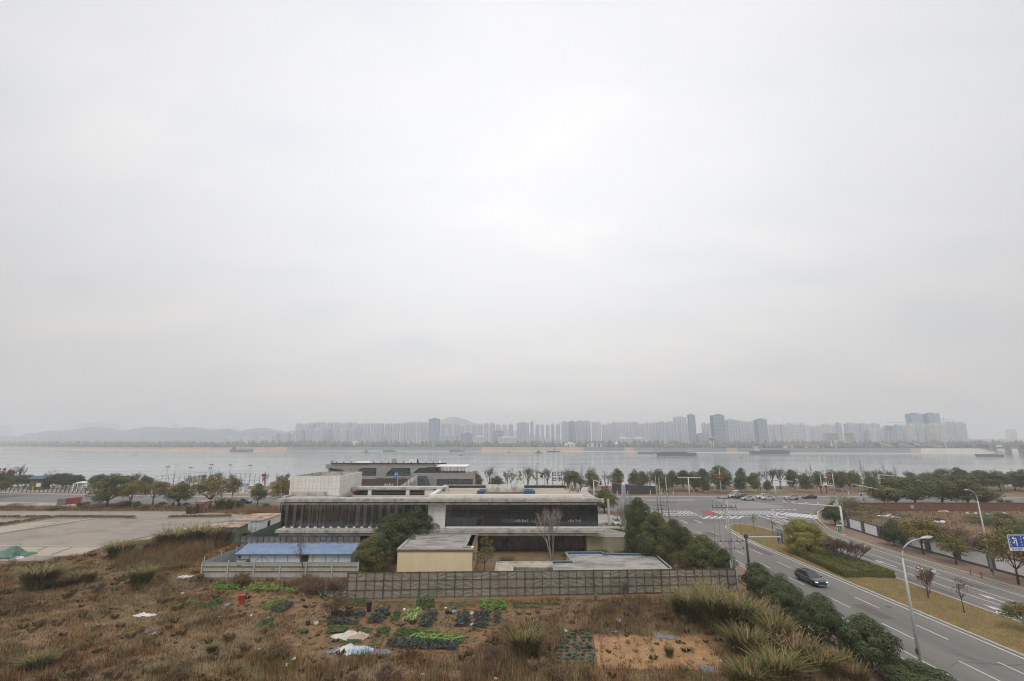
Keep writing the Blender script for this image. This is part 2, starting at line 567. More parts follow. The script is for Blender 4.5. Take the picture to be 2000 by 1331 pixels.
M['white_sign']=mat('white_sign',(0.70,0.70,0.70),0.5,0.0)
M['green_sign']=mat('green_sign',(0.02,0.27,0.14),0.5,0.0)
M['bark']=mat('bark',(0.075,0.06,0.048),0.9,0.25,4.0)
M['bark_pale']=mat('bark_pale',(0.25,0.22,0.185),0.9,0.2,4.0)
M['bark_lime']=mat('limewashed_bark',(0.60,0.58,0.54),0.9,0.1,3.0)
M['twig']=mat('twig',(0.13,0.10,0.082),0.9,0.15,3.0)
M['twig_red']=mat('twig_red',(0.17,0.105,0.09),0.9,0.15,3.0)
M['brickwall']=mat('brick_wall',(0.17,0.085,0.058),0.9,0.25,2.5,0.3,coords='World',stain=0.4,stain_col=(0.09,0.06,0.045),stain_scale=0.2)
M['glass']=glass_mat('window_glass',(0.95,0.96,0.95),0.96)
M['glass_dark']=glass_mat('window_glass_dark',(0.55,0.60,0.62),0.5)
M['glass_teal']=glass_mat('window_glass_teal',(0.30,0.42,0.45),0.3,dif=(0.07,0.105,0.115))  # lighter teal diffuse colour stands in for reflected sky
M['carglass']=glass_mat('car_glass',(0.15,0.17,0.18),0.25)
M['lamp_glass']=mat('lamp_lens',(0.75,0.75,0.72),0.25,0.0)

M['leaf']=leaf_mat('leaf_green',[(0.030,0.050,0.016),(0.054,0.078,0.025),(0.080,0.104,0.033),(0.115,0.132,0.045)],patch=[(0.085,0.098,0.028),(0.14,0.14,0.037),(0.20,0.17,0.046)])
M['leaf_dark']=leaf_mat('leaf_dark_green',[(0.024,0.037,0.012),(0.044,0.063,0.020),(0.070,0.092,0.030),(0.11,0.125,0.05)])
M['leaf_olive']=leaf_mat('leaf_olive',[(0.055,0.068,0.019),(0.095,0.104,0.026),(0.14,0.135,0.032),(0.185,0.165,0.042)],patch=[(0.13,0.115,0.025),(0.19,0.145,0.028),(0.22,0.17,0.04)])
M['leaf_bamboo']=leaf_mat('leaf_bamboo',[(0.11,0.115,0.022),(0.20,0.19,0.036),(0.28,0.25,0.05),(0.35,0.29,0.06)])
M['leaf_brown']=leaf_mat('leaf_brown',[(0.10,0.06,0.03),(0.16,0.10,0.05),(0.12,0.11,0.04)])
M['hedge']=leaf_mat('hedge_leaf',[(0.048,0.062,0.016),(0.09,0.10,0.022),(0.14,0.142,0.032),(0.18,0.17,0.04)])
M['reed']=leaf_mat('reed_blade',[(0.045,0.056,0.014),(0.10,0.108,0.024),(0.16,0.15,0.036),(0.26,0.20,0.065),(0.17,0.105,0.04)])
M['reed_dry']=leaf_mat('reed_dry',[(0.10,0.075,0.03),(0.19,0.135,0.055),(0.29,0.20,0.09)])
M['plume']=leaf_mat('plume',[(0.24,0.165,0.09),(0.33,0.25,0.15)])
M['cab_green']=leaf_mat('greens_bright',[(0.085,0.16,0.03),(0.14,0.24,0.045),(0.19,0.30,0.07)])
M['cab_mid']=leaf_mat('greens_mid',[(0.04,0.085,0.022),(0.065,0.125,0.034),(0.09,0.155,0.042)])
M['cab_dark']=leaf_mat('greens_purple',[(0.035,0.052,0.036),(0.062,0.075,0.062),(0.105,0.12,0.105)])
M['cab_pale']=leaf_mat('greens_pale',[(0.17,0.27,0.06),(0.28,0.38,0.12),(0.36,0.44,0.20)])
M['cab_yellow']=leaf_mat('greens_flower',[(0.10,0.18,0.035),(0.14,0.22,0.045),(0.20,0.26,0.05),(0.44,0.38,0.06)])
M['cab_kale']=leaf_mat('greens_kale',[(0.035,0.065,0.035),(0.06,0.10,0.055),(0.09,0.135,0.08)])
def grass_mat(name,sets,scale=0.11,dark=1.0):
 """dry field: patches of four tones laid out by place, each blade its own shade"""
 m=bpy.data.materials.new(name)
 m.use_nodes=True
 t=m.node_tree
 L=t.links.new
 b=t.nodes['Principled BSDF']
 b.inputs['Roughness'].default_value=0.85
 b.inputs['Specular IOR Level'].default_value=0.1
 g=N(t, 'ShaderNodeNewGeometry')
 no=N(t, 'ShaderNodeTexNoise')
 no.inputs['Scale'].default_value=scale
 no.inputs['Detail'].default_value=6
 no.inputs['Roughness'].default_value=0.62
 no.inputs['Distortion'].default_value=0.6
 L(g.outputs['Position'],no.inputs['Vector'])
 k=len(sets)
 r=ramp(t,[(0.34+0.32*i/(k-1),tuple(x*dark for x in c)) for i,c in enumerate(sets)])
 L(no.outputs[0],r.inputs[0])
 rr=ramp(t,[(0,(0.45,0.45,0.45)),(0.6,(1.0,0.98,0.95)),(1,(1.75,1.65,1.45))])
 L(g.outputs['Random Per Island'],rr.inputs[0])
 mx=N(t, 'ShaderNodeMix',data_type='RGBA',blend_type='MULTIPLY')
 mx.inputs[0].default_value=1
 L(r.outputs[0],mx.inputs[6]);L(rr.outputs[0],mx.inputs[7])
 L(mx.outputs[2],b.inputs['Base Color'])
 return m
DRY=[(0.115,0.078,0.045),(0.25,0.19,0.095),(0.27,0.145,0.055),(0.10,0.072,0.046),(0.33,0.255,0.13),(0.165,0.115,0.066),(0.29,0.165,0.063),(0.15,0.13,0.055),(0.27,0.21,0.11)]
M['drygrass']=grass_mat('dry_grass',DRY,0.075)
M['weed']=grass_mat('dead_weed',[(0.12,0.085,0.06),(0.23,0.17,0.11),(0.25,0.165,0.09),(0.15,0.105,0.07),(0.32,0.25,0.15)],0.5)
M['lawn']=grass_mat('median_grass',[(0.26,0.19,0.075),(0.22,0.165,0.07),(0.30,0.215,0.09),(0.20,0.16,0.065)],0.25)
M['field']=mat('field_soil',(0.20,0.145,0.088),0.95,0.25,0.5,0.5,1.5,coords='World',col2=(0.22,0.135,0.07),sc2=0.12)
M['lawn_soil']=mat('lawn_soil',(0.23,0.165,0.068),0.95,0.2,0.8,0.4,coords='World',col2=(0.19,0.145,0.06),sc2=0.25)
M['verge']=mat('verge_soil',(0.20,0.14,0.08),0.95,0.25,0.4,0.4,coords='World',col2=(0.15,0.10,0.06),sc2=0.12)

# ================================================================== THE SETTING
def sheet(name,poly,z,m,label=None):
 mb=MB()
 mb.poly(poly,z)
 return struct(mb.build(name,m),label)
# near ground: flat land, river bank falling to the bed
def build_ground():
 xs=[-1600,-700,-300,-100,0,100,300,700,1600]
 prof=[(-120,0),(207,0),(211,0.6),(214,0.3),(226,-5.0),(236,-9.5)]
 V=[(x,y,z-0.03) for y,z in prof for x in xs]
 n=len(xs)
 F=[(j*n+i,j*n+i+1,(j+1)*n+i+1,(j+1)*n+i) for j in range(len(prof)-1) for i in range(n-1)]
 struct(link('ground',quads_mesh('ground',V,F,M['verge'])), 'flat land on the near side of the river')
 mb=MB();mb.box(-7000,7000,230,9000,-12,-9.6)
 struct(mb.build('riverbed',M['verge']))
build_ground()

mw=bpy.data.materials.new('river_water')
mw.use_nodes=True
t_=mw.node_tree
b_=t_.nodes['Principled BSDF']
b_.inputs['Base Color'].default_value=(0.235,0.25,0.245,1)
b_.inputs['IOR'].default_value=1.33
b_.inputs['Specular IOR Level'].default_value=0.5
g_=N(t_, 'ShaderNodeNewGeometry')
m_=N(t_, 'ShaderNodeMapping');m_.inputs['Scale'].default_value=(0.10,0.35,1)
t_.links.new(g_.outputs['Position'],m_.inputs[0])
n_=N(t_, 'ShaderNodeTexNoise');n_.inputs['Scale'].default_value=1.2;n_.inputs['Detail'].default_value=4
t_.links.new(m_.outputs[0],n_.inputs['Vector'])
p_=N(t_, 'ShaderNodeBump');p_.inputs['Strength'].default_value=0.25;p_.inputs['Distance'].default_value=0.03
t_.links.new(n_.outputs[0],p_.inputs['Height']);t_.links.new(p_.outputs[0],b_.inputs['Normal'])
# long wind lanes where the surface is rougher
m2_=N(t_, 'ShaderNodeMapping');m2_.inputs['Scale'].default_value=(0.0018,0.016,1);m2_.inputs['Rotation'].default_value=(0,0,R(3))
t_.links.new(g_.outputs['Position'],m2_.inputs[0])
n2_=N(t_, 'ShaderNodeTexNoise');n2_.inputs['Scale'].default_value=1.6;n2_.inputs['Detail'].default_value=5
t_.links.new(m2_.outputs[0],n2_.inputs['Vector'])
r2_=ramp(t_,[(0.40,(0.09,0.09,0.09)),(0.58,(0.16,0.16,0.16)),(0.66,(0.24,0.24,0.24))])
t_.links.new(n2_.outputs[0],r2_.inputs[0]);t_.links.new(r2_.outputs[0],b_.inputs['Roughness'])

WZ=-7.0
mb=MB();mb.poly([(-7000,214),(7000,214),(7000,2600),(-7000,2600)],WZ)
struct(mb.build('river',mw), 'wide grey river with a smooth surface')

# ------------------------------------------------------------------ far bank
M['far_sand']=mat('pale_bank',(0.46,0.425,0.385),0.95,0.12,0.02,coords='World')
M['far_soil']=mat('orange_bank',(0.38,0.25,0.17),0.95,0.18,0.02,coords='World',col2=(0.30,0.235,0.17),sc2=0.006)
M['far_revet']=mat('blue_green_revetment',(0.115,0.15,0.155),0.9,0.12,0.02,coords='World')
M['far_land']=mat('far_land',(0.14,0.125,0.09),0.95,0.3,0.01,coords='World')
M['far_hill']=mat('far_hill',(0.10,0.135,0.165),0.95,0.25,0.006,coords='World')  # bluish tint puts distance haze into the hill colour
SHORE=[(-900,874.5),(-300,875.5),(0,877),(150,879.5),(300,881),(450,882),(700,881.5),(1000,882),(1120,882.3),(1300,884.2),(1500,886),
         (1700,886.3),(1900,887),(2050,889),(2300,893),(2700,905)]
def shore_y(px):
 for (a,ya),(b,yb) in zip(SHORE,SHORE[1:]):
  if a<=px<=b:
   return ya+(yb-ya)*(px-a)/(b-a)
 return SHORE[-1][1]
def build_far_bank():
 pxs=list(range(-900,2701,20))
 prof=[(-3,-8.5),(6,-6.0),(14,-5.6),(44,4.0),(52,4.2),(100,2.0),(6500,2.0)]
 V,F,mi=[],[],[]
 for p in pxs:
  x,y=G(p,shore_y(p),WZ)
  flat=1.0 if p>540 else max(0.25,1-(540-p)/420)
  for o,z in prof:
   k=(y+o)/y
   V.append((x*k,y+o,z if z<-4 else (z*flat if z>2 else 2*flat)))
 n=len(prof)
 for i in range(len(pxs)-1):
  p=pxs[i]+10
  for j in range(n-1):
   F.append((i*n+j,(i+1)*n+j,(i+1)*n+j+1,i*n+j+1))
   if j<2:
    mi.append(0 if not (620>p>520) else 1)
   elif j==2:
    rev=(560<=p<616) or (622<=p<822) or (828<p<945) or (1148<p<1212) or (1238<p<1425) or (1440<p<1782)
    mi.append(2 if rev else (1 if p<1800 else 0))
   else:
    mi.append(3 if p>150 or j>3 else 1)
 struct(link('far_bank',quads_mesh('far_bank',V,F,[M['far_sand'],M['far_soil'],M['far_revet'],M['far_land']],mi=mi)), 'far river bank with a blue green revetment and orange soil')
build_far_bank()
def ridge(name,pts,Y,depth,label,base=2.0):
 r=random.Random(5)
 V,F=[],[]
 sub=[]
 for (a,ya),(b,yb) in zip(pts,pts[1:]):
  k=max(1,int((b-a)/4))
  for i in range(k):
   q=i/k
   sub.append((a+(b-a)*q,ya+(yb-ya)*(3*q*q-2*q**3)+r.uniform(-0.25,0.25)))
 sub.append(pts[-1])
 for px,py in sub:
  x,z=XZ(px,py,Y)
  V+=[(x*(Y-depth)/Y,Y-depth,base),(x*(Y-depth*.45)/Y,Y-depth*.45+r.uniform(-30,30),base+(z-base)*0.72),(x,Y,z),(x,Y+depth*.6,base+(z-base)*.5),(x,Y+depth,base)]
 for i in range(len(sub)-1):
  for j in range(4):
   F.append((i*5+j,(i+1)*5+j,(i+1)*5+j+1,i*5+j+1))
 struct(link(name,quads_mesh(name,V,F,M['far_hill'],smooth=True)),label)
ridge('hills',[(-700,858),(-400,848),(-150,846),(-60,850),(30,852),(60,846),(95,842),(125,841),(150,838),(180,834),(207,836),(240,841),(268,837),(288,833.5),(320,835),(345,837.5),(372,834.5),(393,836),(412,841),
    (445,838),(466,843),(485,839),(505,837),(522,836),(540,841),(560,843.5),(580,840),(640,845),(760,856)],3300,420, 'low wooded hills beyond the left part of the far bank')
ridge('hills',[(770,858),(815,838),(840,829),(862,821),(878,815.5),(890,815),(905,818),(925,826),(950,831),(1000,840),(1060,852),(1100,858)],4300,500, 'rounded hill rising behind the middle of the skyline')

# ------------------------------------------------------------------ high-rise skyline
TW={k:mat('tower_' + k,c,0.8,0.06,0.05,coords='World') for k,c in dict(
 beige=(0.60,0.585,0.57),pale=(0.64,0.67,0.71),grey=(0.40,0.47,0.56),pink=(0.53,0.50,0.51),blue=(0.15,0.235,0.36),dark=(0.07,0.14,0.24)).items()}  # pale bluish wall colours carry part of the distance haze
M['tower_glass']=mat('tower_glazing',(0.27,0.33,0.42),0.4,0.1,0.1,coords='World')  # glazing lightened and blued for haze like the walls
ntow=[0]
def tower(px0,px1,ytop,Y,tone,label,group,crown='flat',depth=None):
 x0,z1=XZ(px0,ytop,Y)
 x1,_=XZ(px1,ytop,Y)
 # keep the wall's foot under its head: measure the width at the roof
 w=x1-x0
 cx=(x0+x1)/2
 d=depth or max(14.0,min(26.0,w*0.7))
 ntow[0]+=1
 r=random.Random(ntow[0]*13)
 root=thing('office_tower' if tone in ('blue', 'dark') else 'apartment_tower',label, 'tower' if tone in ('blue', 'dark') else 'apartment block',(cx,Y,2.0),0,group)
 m=MB()
 m.box(cx-w/2,cx+w/2,Y,Y+d,2,z1)
 m.build('wall',TW[tone],root)
 if tone in ('blue', 'dark'):
  m=MB()
  k=max(3,int(w/4))
  for i in range(k+1):
   X=cx-w/2+w*i/k
   m.box(X-.35,X+.35,Y-.6,Y+.02,2,z1-1)
  m.build('fin',TW['grey'],root)
  m=MB()
  nz=int((z1-2)/4)
  for i in range(nz):
   m.box(cx-w/2+.1,cx+w/2-.1,Y-.3,Y-.02,3.5+i*4.0,5.4+i*4.0)
  m.build('glazing',M['tower_glass'],root)
 else:
  k=max(2,int(round(w/9.0)))
  bw=w/k
  nz=max(3,int((z1-2)/6.2))
  g=MB();bay=MB()
  for i in range(k):
   X=cx-w/2+bw*i
   bay.box(X+bw*.10,X+bw*.40,Y-1.7,Y+.05,2,z1-r.uniform(0,3))
   # dark recess of balconies and windows beside every bay
   for j in range(nz):
    z=3.2+j*(z1-4)/nz
    g.box(X+bw*.52,X+bw*.92,Y-.35,Y+.04,z,z+(z1-4)/nz*.68)
    g.box(X+bw*.15,X+bw*.35,Y-1.95,Y-1.68,z,z+(z1-4)/nz*.5)
  bay.build('balcony_bay',TW['pale' if tone != 'pale' else 'beige'],root)
  g.build('window_band',M['tower_glass'],root)
 top=MB()
 if crown == 'spike':
  for i in range(2):
   X=cx-w/4+i*w/2
   top.cbox((X,Y+d/2,z1+2),(w*.22,d*.5,4))
   top.cbox((X,Y+d/2,z1+5.2),(w*.12,d*.3,2.6),0,0.2)
   if i==0:top.build('roof_house',TW[tone],root);top=MB()
 else:
  top.cbox((cx+r.uniform(-.15,.15)*w,Y+d/2,z1+1.6),(w*.45,d*.5,3.2))
 top.build('roof_house',TW[tone],root)
 return root
def run(x0,x1,n,ytop,jit,Y,tones,label,group,gap=0.16,crown='flat'):
 gap,jit=gap*1.5,jit*1.6
 r=random.Random(int(x0*7+ytop))
 w=(x1-x0)/n
 for i in range(n):
  a=x0+w*i
  tower(a+w*gap*r.uniform(.2,1),a+w*(1-gap*r.uniform(.2,1)),ytop+r.uniform(-jit,jit),Y+r.uniform(-60,60),tones[i%len(tones)],label,group,crown)
GF = 'faint apartment blocks far behind the hills'
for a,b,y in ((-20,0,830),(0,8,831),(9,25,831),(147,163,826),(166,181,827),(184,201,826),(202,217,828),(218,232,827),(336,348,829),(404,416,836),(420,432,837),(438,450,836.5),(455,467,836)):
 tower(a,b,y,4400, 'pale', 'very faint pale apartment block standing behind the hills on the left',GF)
GM = 'apartment blocks of the left end of the skyline'
run(577,735,13,827,1.0,1950,['beige', 'pale', 'grey'], 'hazy tower in the tall back row at the skyline left end',GM,.10, 'spike')
run(536,576,4,846,.6,1800,['grey', 'pale'], 'low dark apartment block at the left foot of the skyline', 'low blocks at the left foot of the skyline')
run(577,695,7,839,.7,1760,['grey', 'grey', 'pale'], 'lower dark topped block before the tall back row', 'lower blocks in front of the back row',.08)
run(424,534,7,853.5,.5,2300,['grey', 'pale'], 'very low long block under the hills left of the skyline', 'very low blocks under the hills')
GC = 'apartment towers of the dense middle of the skyline'
run(735,780,3,827,1.0,1850,['grey', 'beige'], 'beige apartment tower left of the tall flat blue tower',GC,.1)
run(781,837,5,825.5,1.0,1700,['beige', 'pale', 'beige'], 'beige apartment tower left of the tall flat blue tower',GC,.12)
tower(838,857.5,818.5,1650, 'blue', 'tall flat blue glass tower rising out of the left half of the skyline',None)
run(860,1003,12,829,1.6,1750,['pale', 'beige', 'pink'], 'beige apartment tower in the row below the rounded hill', 'apartment towers below the rounded hill',.16)
for a,b,y,tn,lb in ((1009,1033,826, 'grey', 'broad grey apartment block with a stepped left shoulder'),(1036,1042,824, 'grey', 'thin grey tower right of the broad grey block')):
 tower(a,b,y,1650,tn,lb,None)
run(1044,1095,5,829.5,.8,1750,['grey', 'pale', 'beige'], 'plain apartment tower right of the thin grey tower', 'apartment towers right of the thin grey tower',.16)
GR = 'apartment towers of the middle right skyline'
for i,(a,b,y,tn) in enumerate(((1097,1111,824.5, 'grey'),(1112,1124,824, 'blue'),(1126,1140,823, 'grey'),(1141,1153,823, 'grey'),(1157,1173,824.5, 'pale'),(1176,1185,830, 'beige'),(1186,1195,828, 'beige'),(1196,1207,825, 'beige'),(1208,1219,825, 'pale'),
                                  (1221,1232,825, 'beige'),(1234,1247,824, 'pale'),(1249,1259,828.5, 'beige'),(1260,1271,826, 'pale'),(1272,1283,826, 'beige'),(1285,1302,825, 'grey'),(1303,1318,825, 'grey'),(1303,1318,830, 'beige'),(1330,1346,826, 'pink'))):
 if i!=16:
  tower(a,b,y,1520+(i*37)%140,tn, 'close packed apartment tower left of the slim peak tower',GR)
tower(1319,1340,815,1700, 'grey', 'tall grey slab with a stepped crown left of the slim peak tower',None)
tower(1345,1357,810.5,1480, 'blue', 'slim peak tower, the tallest of the middle right skyline',None)
tower(1364,1383,848.5,1380, 'blue', 'short dark blue block in front of the gap beside the darkest tower',None)
run(1372,1393,2,827.5,.5,1600,['grey', 'pink'], 'plain tower just left of the darkest tower', 'plain towers left of the darkest tower',.1)
tower(1392.5,1414,811.5,1380, 'dark', 'darkest tower of the skyline, a broad blue slab',None)
tower(1421,1443,820.5,1450, 'grey', 'rounded grey tower right of the darkest tower',None)
tower(1445,1468,823.5,1500, 'beige', 'beige striped tower between the rounded grey and the narrow dark tower',None)
tower(1470,1478,822.5,1450, 'pale', 'pale sliver of a tower beside the narrow dark tower',None)
tower(1479,1497,819.5,1420, 'blue', 'narrow dark blue tower near the centre of the right skyline',None)
run(1500,1575,6,828.5,1.0,1650,['pale', 'beige'], 'faint pale tower right of the narrow dark tower', 'faint towers right of the narrow dark tower',.14)
run(1577,1605,3,832.5,.6,1800,['pale'], 'faint low tower in the dip of the right skyline', 'faint low towers in the dip',.14)
run(1608,1634,2,829,.6,1650,['beige', 'pale'], 'faint beige tower left of the thin slab', 'faint towers left of the thin slab',.08)
tower(1635.5,1643,826.5,1650, 'grey', 'thin slab standing alone in the right skyline',None)
tower(1657,1678,827.5,1500, 'grey', 'grey block left of the unfinished towers',None)
tower(1681,1699,828.5,1520, 'grey', 'pale grey block second left of the unfinished towers',None)
tower(1706,1718,828,1550, 'grey', 'narrow grey block next to the unfinished green tower',None)
run(1696,1730,3,838.5,.5,1450,['beige', 'pale'], 'lower pale block in front of the grey blocks', 'lower pale blocks on the right',.1)
tg=tower(1731,1745,832.5,1430, 'grey', 'unfinished tower wrapped in green netting near its top',None)
mb=MB();a_,z_=XZ(1731,832.5,1427);b__,z0_=XZ(1745,841,1427);mb.box(a_,b__,1426,1429.5,z0_,z_);mb.build('safety_net',mat('far_net',(0.12,0.26,0.27),.9,0),tg)
run(1750,1774,2,831,.6,1420,['grey', 'beige'], 'broad beige block left of the twin towers', 'blocks left of the twin towers',.06)
tower(1779,1800,808.5,1480, 'blue', 'left tower of the tall twin towers',None)
tower(1812,1834,808,1480, 'blue', 'right tower of the tall twin towers',None)
run(1776,1812,3,828,1.2,1380,['beige', 'grey', 'beige'], 'beige block at the foot of the twin towers', 'blocks at the foot of the twin towers',.05)
run(1813,1838,2,828,1.2,1375,['pink', 'beige'], 'beige block at the foot of the twin towers', 'blocks at the foot of the twin towers',.05)
run(1839,1886,4,826,1.0,1350,['beige', 'grey', 'beige', 'grey'], 'striped beige block at the right end of the dense skyline', 'blocks at the right end of the skyline',.05)
tower(1971,1984,839.5,2300, 'pale', 'lone faint tower far right above the bridge',None)
run(1868,2000,9,859,1.0,2000,['pale', 'grey'], 'very low pale block behind the bridge on the right', 'very low blocks behind the bridge',.12)
# low long buildings in front of the towers
for a,b,y,Y,tn,lb in ((900,921,848,1500, 'blue', 'squat dark blue block in front of the row below the hill'),(925,948,853,1450, 'pale', 'low white terrace building in front of the row below the hill'),(860,893,850,1500, 'grey', 'low grey stepped building right of the tall blue tower'),(962,984,843,1550, 'blue', 'squat blue glass block at the left of the dome hall'),
                          (973,1010,854,1440, 'pale', 'long low white hall in front of the skyline'),(1208,1236,856,1400, 'pale', 'long white podium under the middle right towers'),(1237,1262,855.5,1400, 'pale', 'second white podium under the middle right towers'),(1616,1638,847,1350, 'grey', 'dark topped block with a white band left of the bridge')):
 tower(a,b,y,Y,tn,lb,None)
# construction cranes by the twin towers
for i,(px,py,a,b) in enumerate(((1770,826,1730,1782),(1843,820,1836,1862))):
 x,z=XZ(px,py,1400)
 root=thing('tower_crane',('thin tower crane left of the twin towers', 'thin tower crane right of the twin towers')[i], 'crane',(x,1400,2))
 mb=MB();mb.box(x-.9,x+.9,1399,1401,2,z+6);mb.build('mast',TW['pink'],root)
 mb=MB();xa,xb=XZ(a,py,1400)[0],XZ(b,py,1400)[0]
 mb.box(xa,xb,1399.3,1400.7,z,z+1.4);mb.build('jib',TW['pink'],root)

# ------------------------------------------------------------------ far bank: woods, halls, tents
M['far_tree']=leaf_mat('far_tree',[(0.09,0.10,0.095),(0.13,0.135,0.13),(0.18,0.18,0.175),(0.10,0.12,0.11)])  # greys lightened to imitate haze over the tree belt
def build_far_wood():
 r=np.random.default_rng(3)
 V,F=[],[]
 tri=[]
 base=MB();base.ball((0,0,0),(1,1,1),5,3,0)
 bv=np.array(base.v);bf=[f for f in base.f]
 n=0
 Vs,Fs=[],[]
 bf4=np.array(bf)
 for px in np.arange(-500,2500,2.2):
  py=shore_y(px)
  for k in range(4):
   x,y=G(px+r.uniform(-2,2),py,WZ)
   o=r.choice([60,90,130,190,260])+r.uniform(-14,14)
   if px<480 and k>1:o+=r.uniform(100,500)
   s=(y+o)/y
   x,y=x*s,y+o
   hgt=r.uniform(4,13)*(1+.5*(o>150))*(1 if px>480 else .9)
   v=bv*np.array([r.uniform(2.2,4.5),r.uniform(2,4),hgt*.6])*(1+r.uniform(-.22,.22,(len(bv),1)))
   v=v+np.array([x,y,2+hgt*.55])
   Vs.append(v);Fs.append(bf4+n);n+=len(bv)
 me=quads_mesh('far_wood',np.concatenate(Vs),np.concatenate(Fs),M['far_tree'])
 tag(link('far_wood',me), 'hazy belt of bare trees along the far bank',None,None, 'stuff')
build_far_wood()
M['far_white']=mat('far_white',(0.74,0.72,0.69),0.8,0.03,0.1,coords='World')
M['far_roof']=mat('far_orange_roof',(0.42,0.22,0.15),0.8,0.05,0.1,coords='World')
M['far_conc']=mat('bridge_concrete',(0.27,0.26,0.24),0.9,0.1,0.05,coords='World')
M['far_dark']=mat('far_dark',(0.07,0.08,0.09),0.8,0.05,0.1,coords='World')
FZ=3.0
def far_pt(px,Yextra=60):
 x,y=G(px,shore_y(px),WZ)
 s=(y+Yextra)/y
 return x*s,y+Yextra
def gable_hall(px0,px1,ytop,yeave,label,cat='hall',roofm='far_white',wallm='far_white',name='exhibition_tent',Yx=58,peaks=1):
 x0,Y=far_pt(px0,Yx)
 x1=XZ(px1,ytop,Y)[0]
 zt,ze=Zat(ytop,Y),Zat(yeave,Y)
 root=thing(name,label,cat,((x0+x1)/2,Y,FZ))
 mb=MB();mb.box(x0,x1,Y,Y+20,FZ-1,ze);mb.build('wall',M[wallm],root)
 mb=MB()
 w=(x1-x0)/peaks
 for i in range(peaks):
  a=x0+w*i
  mb.yprism([(a-.3,ze),(a+w+.3,ze),(a+w*.5,zt)],Y-1,Y+21)
 mb.build('roof',M[roofm],root)
 return root
gable_hall(1104,1126,863.5,867.5, 'white gabled tent on the far bank left of the long white sheds', 'tent')
gable_hall(1147,1176,866,868.5, 'long white shed on the far bank beside the gabled tent', 'shed',name='white_shed')
gable_hall(686,697,861.5,864.5, 'small bright white roof on the far bank in the left middle', 'pavilion',name='white_pavilion',Yx=120)
gable_hall(1294,1342,868,873.5, 'dark gabled pavilion with an open front behind the big barge', 'pavilion', 'far_roof', 'far_dark', 'dark_pavilion',56)
gable_hall(1950-0,1963,870.5,873, 'small pale roof by the bridge piers on the far bank', 'shed', 'far_white', 'far_dark', 'small_shed',50)
gable_hall(1952-420,1620,866.5,871.5, 'long hall with a faded orange roof on the far bank', 'hall', 'far_roof', 'far_white', 'long_hall',60)
# pointed white canopies
for i,(px,yt) in enumerate(((1205,862.5),(1620.5,867),(1626,867),(1631.5,867))):
 x,Y=far_pt(px,62)
 zt=Zat(yt,Y)
 root=thing('pointed_canopy', 'white pointed canopy on the far bank behind the crane barge' if i==0 else 'small white pointed canopy right of the orange roofed hall', 'canopy',(x,Y,FZ),0,None if i==0 else 'three pointed canopies by the long hall')
 w=6.5 if i==0 else 3.6
 mb=MB();mb.lathe([(w,zt-7 if i==0 else zt-4),(w*.25,zt-3 if i==0 else zt-1.8),(.1,zt)],8,(x,Y,0));mb.build('roof',M['far_white'],root)
 mb=MB()
 for a in range(4):mb.tube([(x+w*.85*math.cos(a*PI/2+.7),Y+w*.85*math.sin(a*PI/2+.7),FZ-1),(x+w*.85*math.cos(a*PI/2+.7),Y+w*.85*math.sin(a*PI/2+.7),zt-(6.8 if i==0 else 3.9))],.25,4)
 mb.build('post',M['far_white'],root)
# sawtooth canopies at the right
for k,(a,b,yt) in enumerate(((1722,1756,866.5),(1756,1790,866.5),(1788,1850,866.8))):
 x0,Y=far_pt(a,54);x1=XZ(b,870,Y)[0]
 zt,zb=Zat(yt,Y),Zat(873.5,Y)
 root=thing('striped_hall', 'striped sloping roof hall under the viaduct, %s of three' % ('leftmost', 'middle', 'longest and rightmost')[k], 'hall',((x0+x1)/2,Y,FZ),0, 'striped roof halls under the viaduct')
 mb=MB();mb.yprism([(x0,zt),(x1,zb),(x1,zb-.6),(x0+(x1-x0)*.15,zb-2)],Y,Y+24);mb.build('body',mat('hall_body',(0.12,0.17,0.18),.8,0),root)
 n=int((x1-x0)/5)
 for i in range(n):
  q0,q1=(i+.1)/n,(i+.62)/n
  m=MB();m.quad((x0+(x1-x0)*q0,Y-.5,zt+(zb-zt)*q0+.35),(x0+(x1-x0)*q1,Y-.5,zt+(zb-zt)*q1+.35),(x0+(x1-x0)*q1,Y+24,zt+(zb-zt)*q1+1.4),(x0+(x1-x0)*q0,Y+24,zt+(zb-zt)*q0+1.4))
  m.quad((x0+(x1-x0)*q0,Y-.5,zt+(zb-zt)*q0-1.6),(x0+(x1-x0)*q1,Y-.5,zt+(zb-zt)*q1-1.6),(x0+(x1-x0)*q1,Y-.5,zt+(zb-zt)*q1+.35),(x0+(x1-x0)*q0,Y-.5,zt+(zb-zt)*q0+.35))
  m.build('roof_strip',M['far_white'],root)
# masts, monument, billboards
for px,yt,lb in ((818.5,856.5, 'thin white mast on the far bank left of the statue'),(1847,845, 'tall white leaning pylon in front of the viaduct'),(1299.5,850, 'thin white flagpole on the far bank behind the barge')):
 x,Y=far_pt(px,62)
 zt=Zat(yt,Y)
 root=thing('white_mast',lb, 'mast',(x,Y,FZ))
 k=5 if px>1800 else 0
 mb=MB();mb.tube([(x+k,Y,FZ-1),(x,Y,zt)],[.9,.5],6);mb.build('shaft',M['far_white'],root)
 mb=MB();mb.cbox((x+k,Y,FZ-.5),(3,3,1.4));mb.build('plinth',M['far_sand'],root)
x,Y=far_pt(845.5,62);zt=Zat(860.5,Y)
root=thing('statue', 'small pale statue on a wide plinth on the far bank', 'statue',(x,Y,FZ))
mb=MB();mb.cbox((x,Y,FZ+.8),(8,6,3.6));mb.build('plinth',M['far_sand'],root)
mb=MB();mb.lathe([(2.3,FZ+2.5),(2.0,FZ+5),(1.2,zt-2.6),(.55,zt-2),(1.0,zt-1),(.2,zt)],8,(x,Y,0));mb.build('figure',M['far_sand'],root)
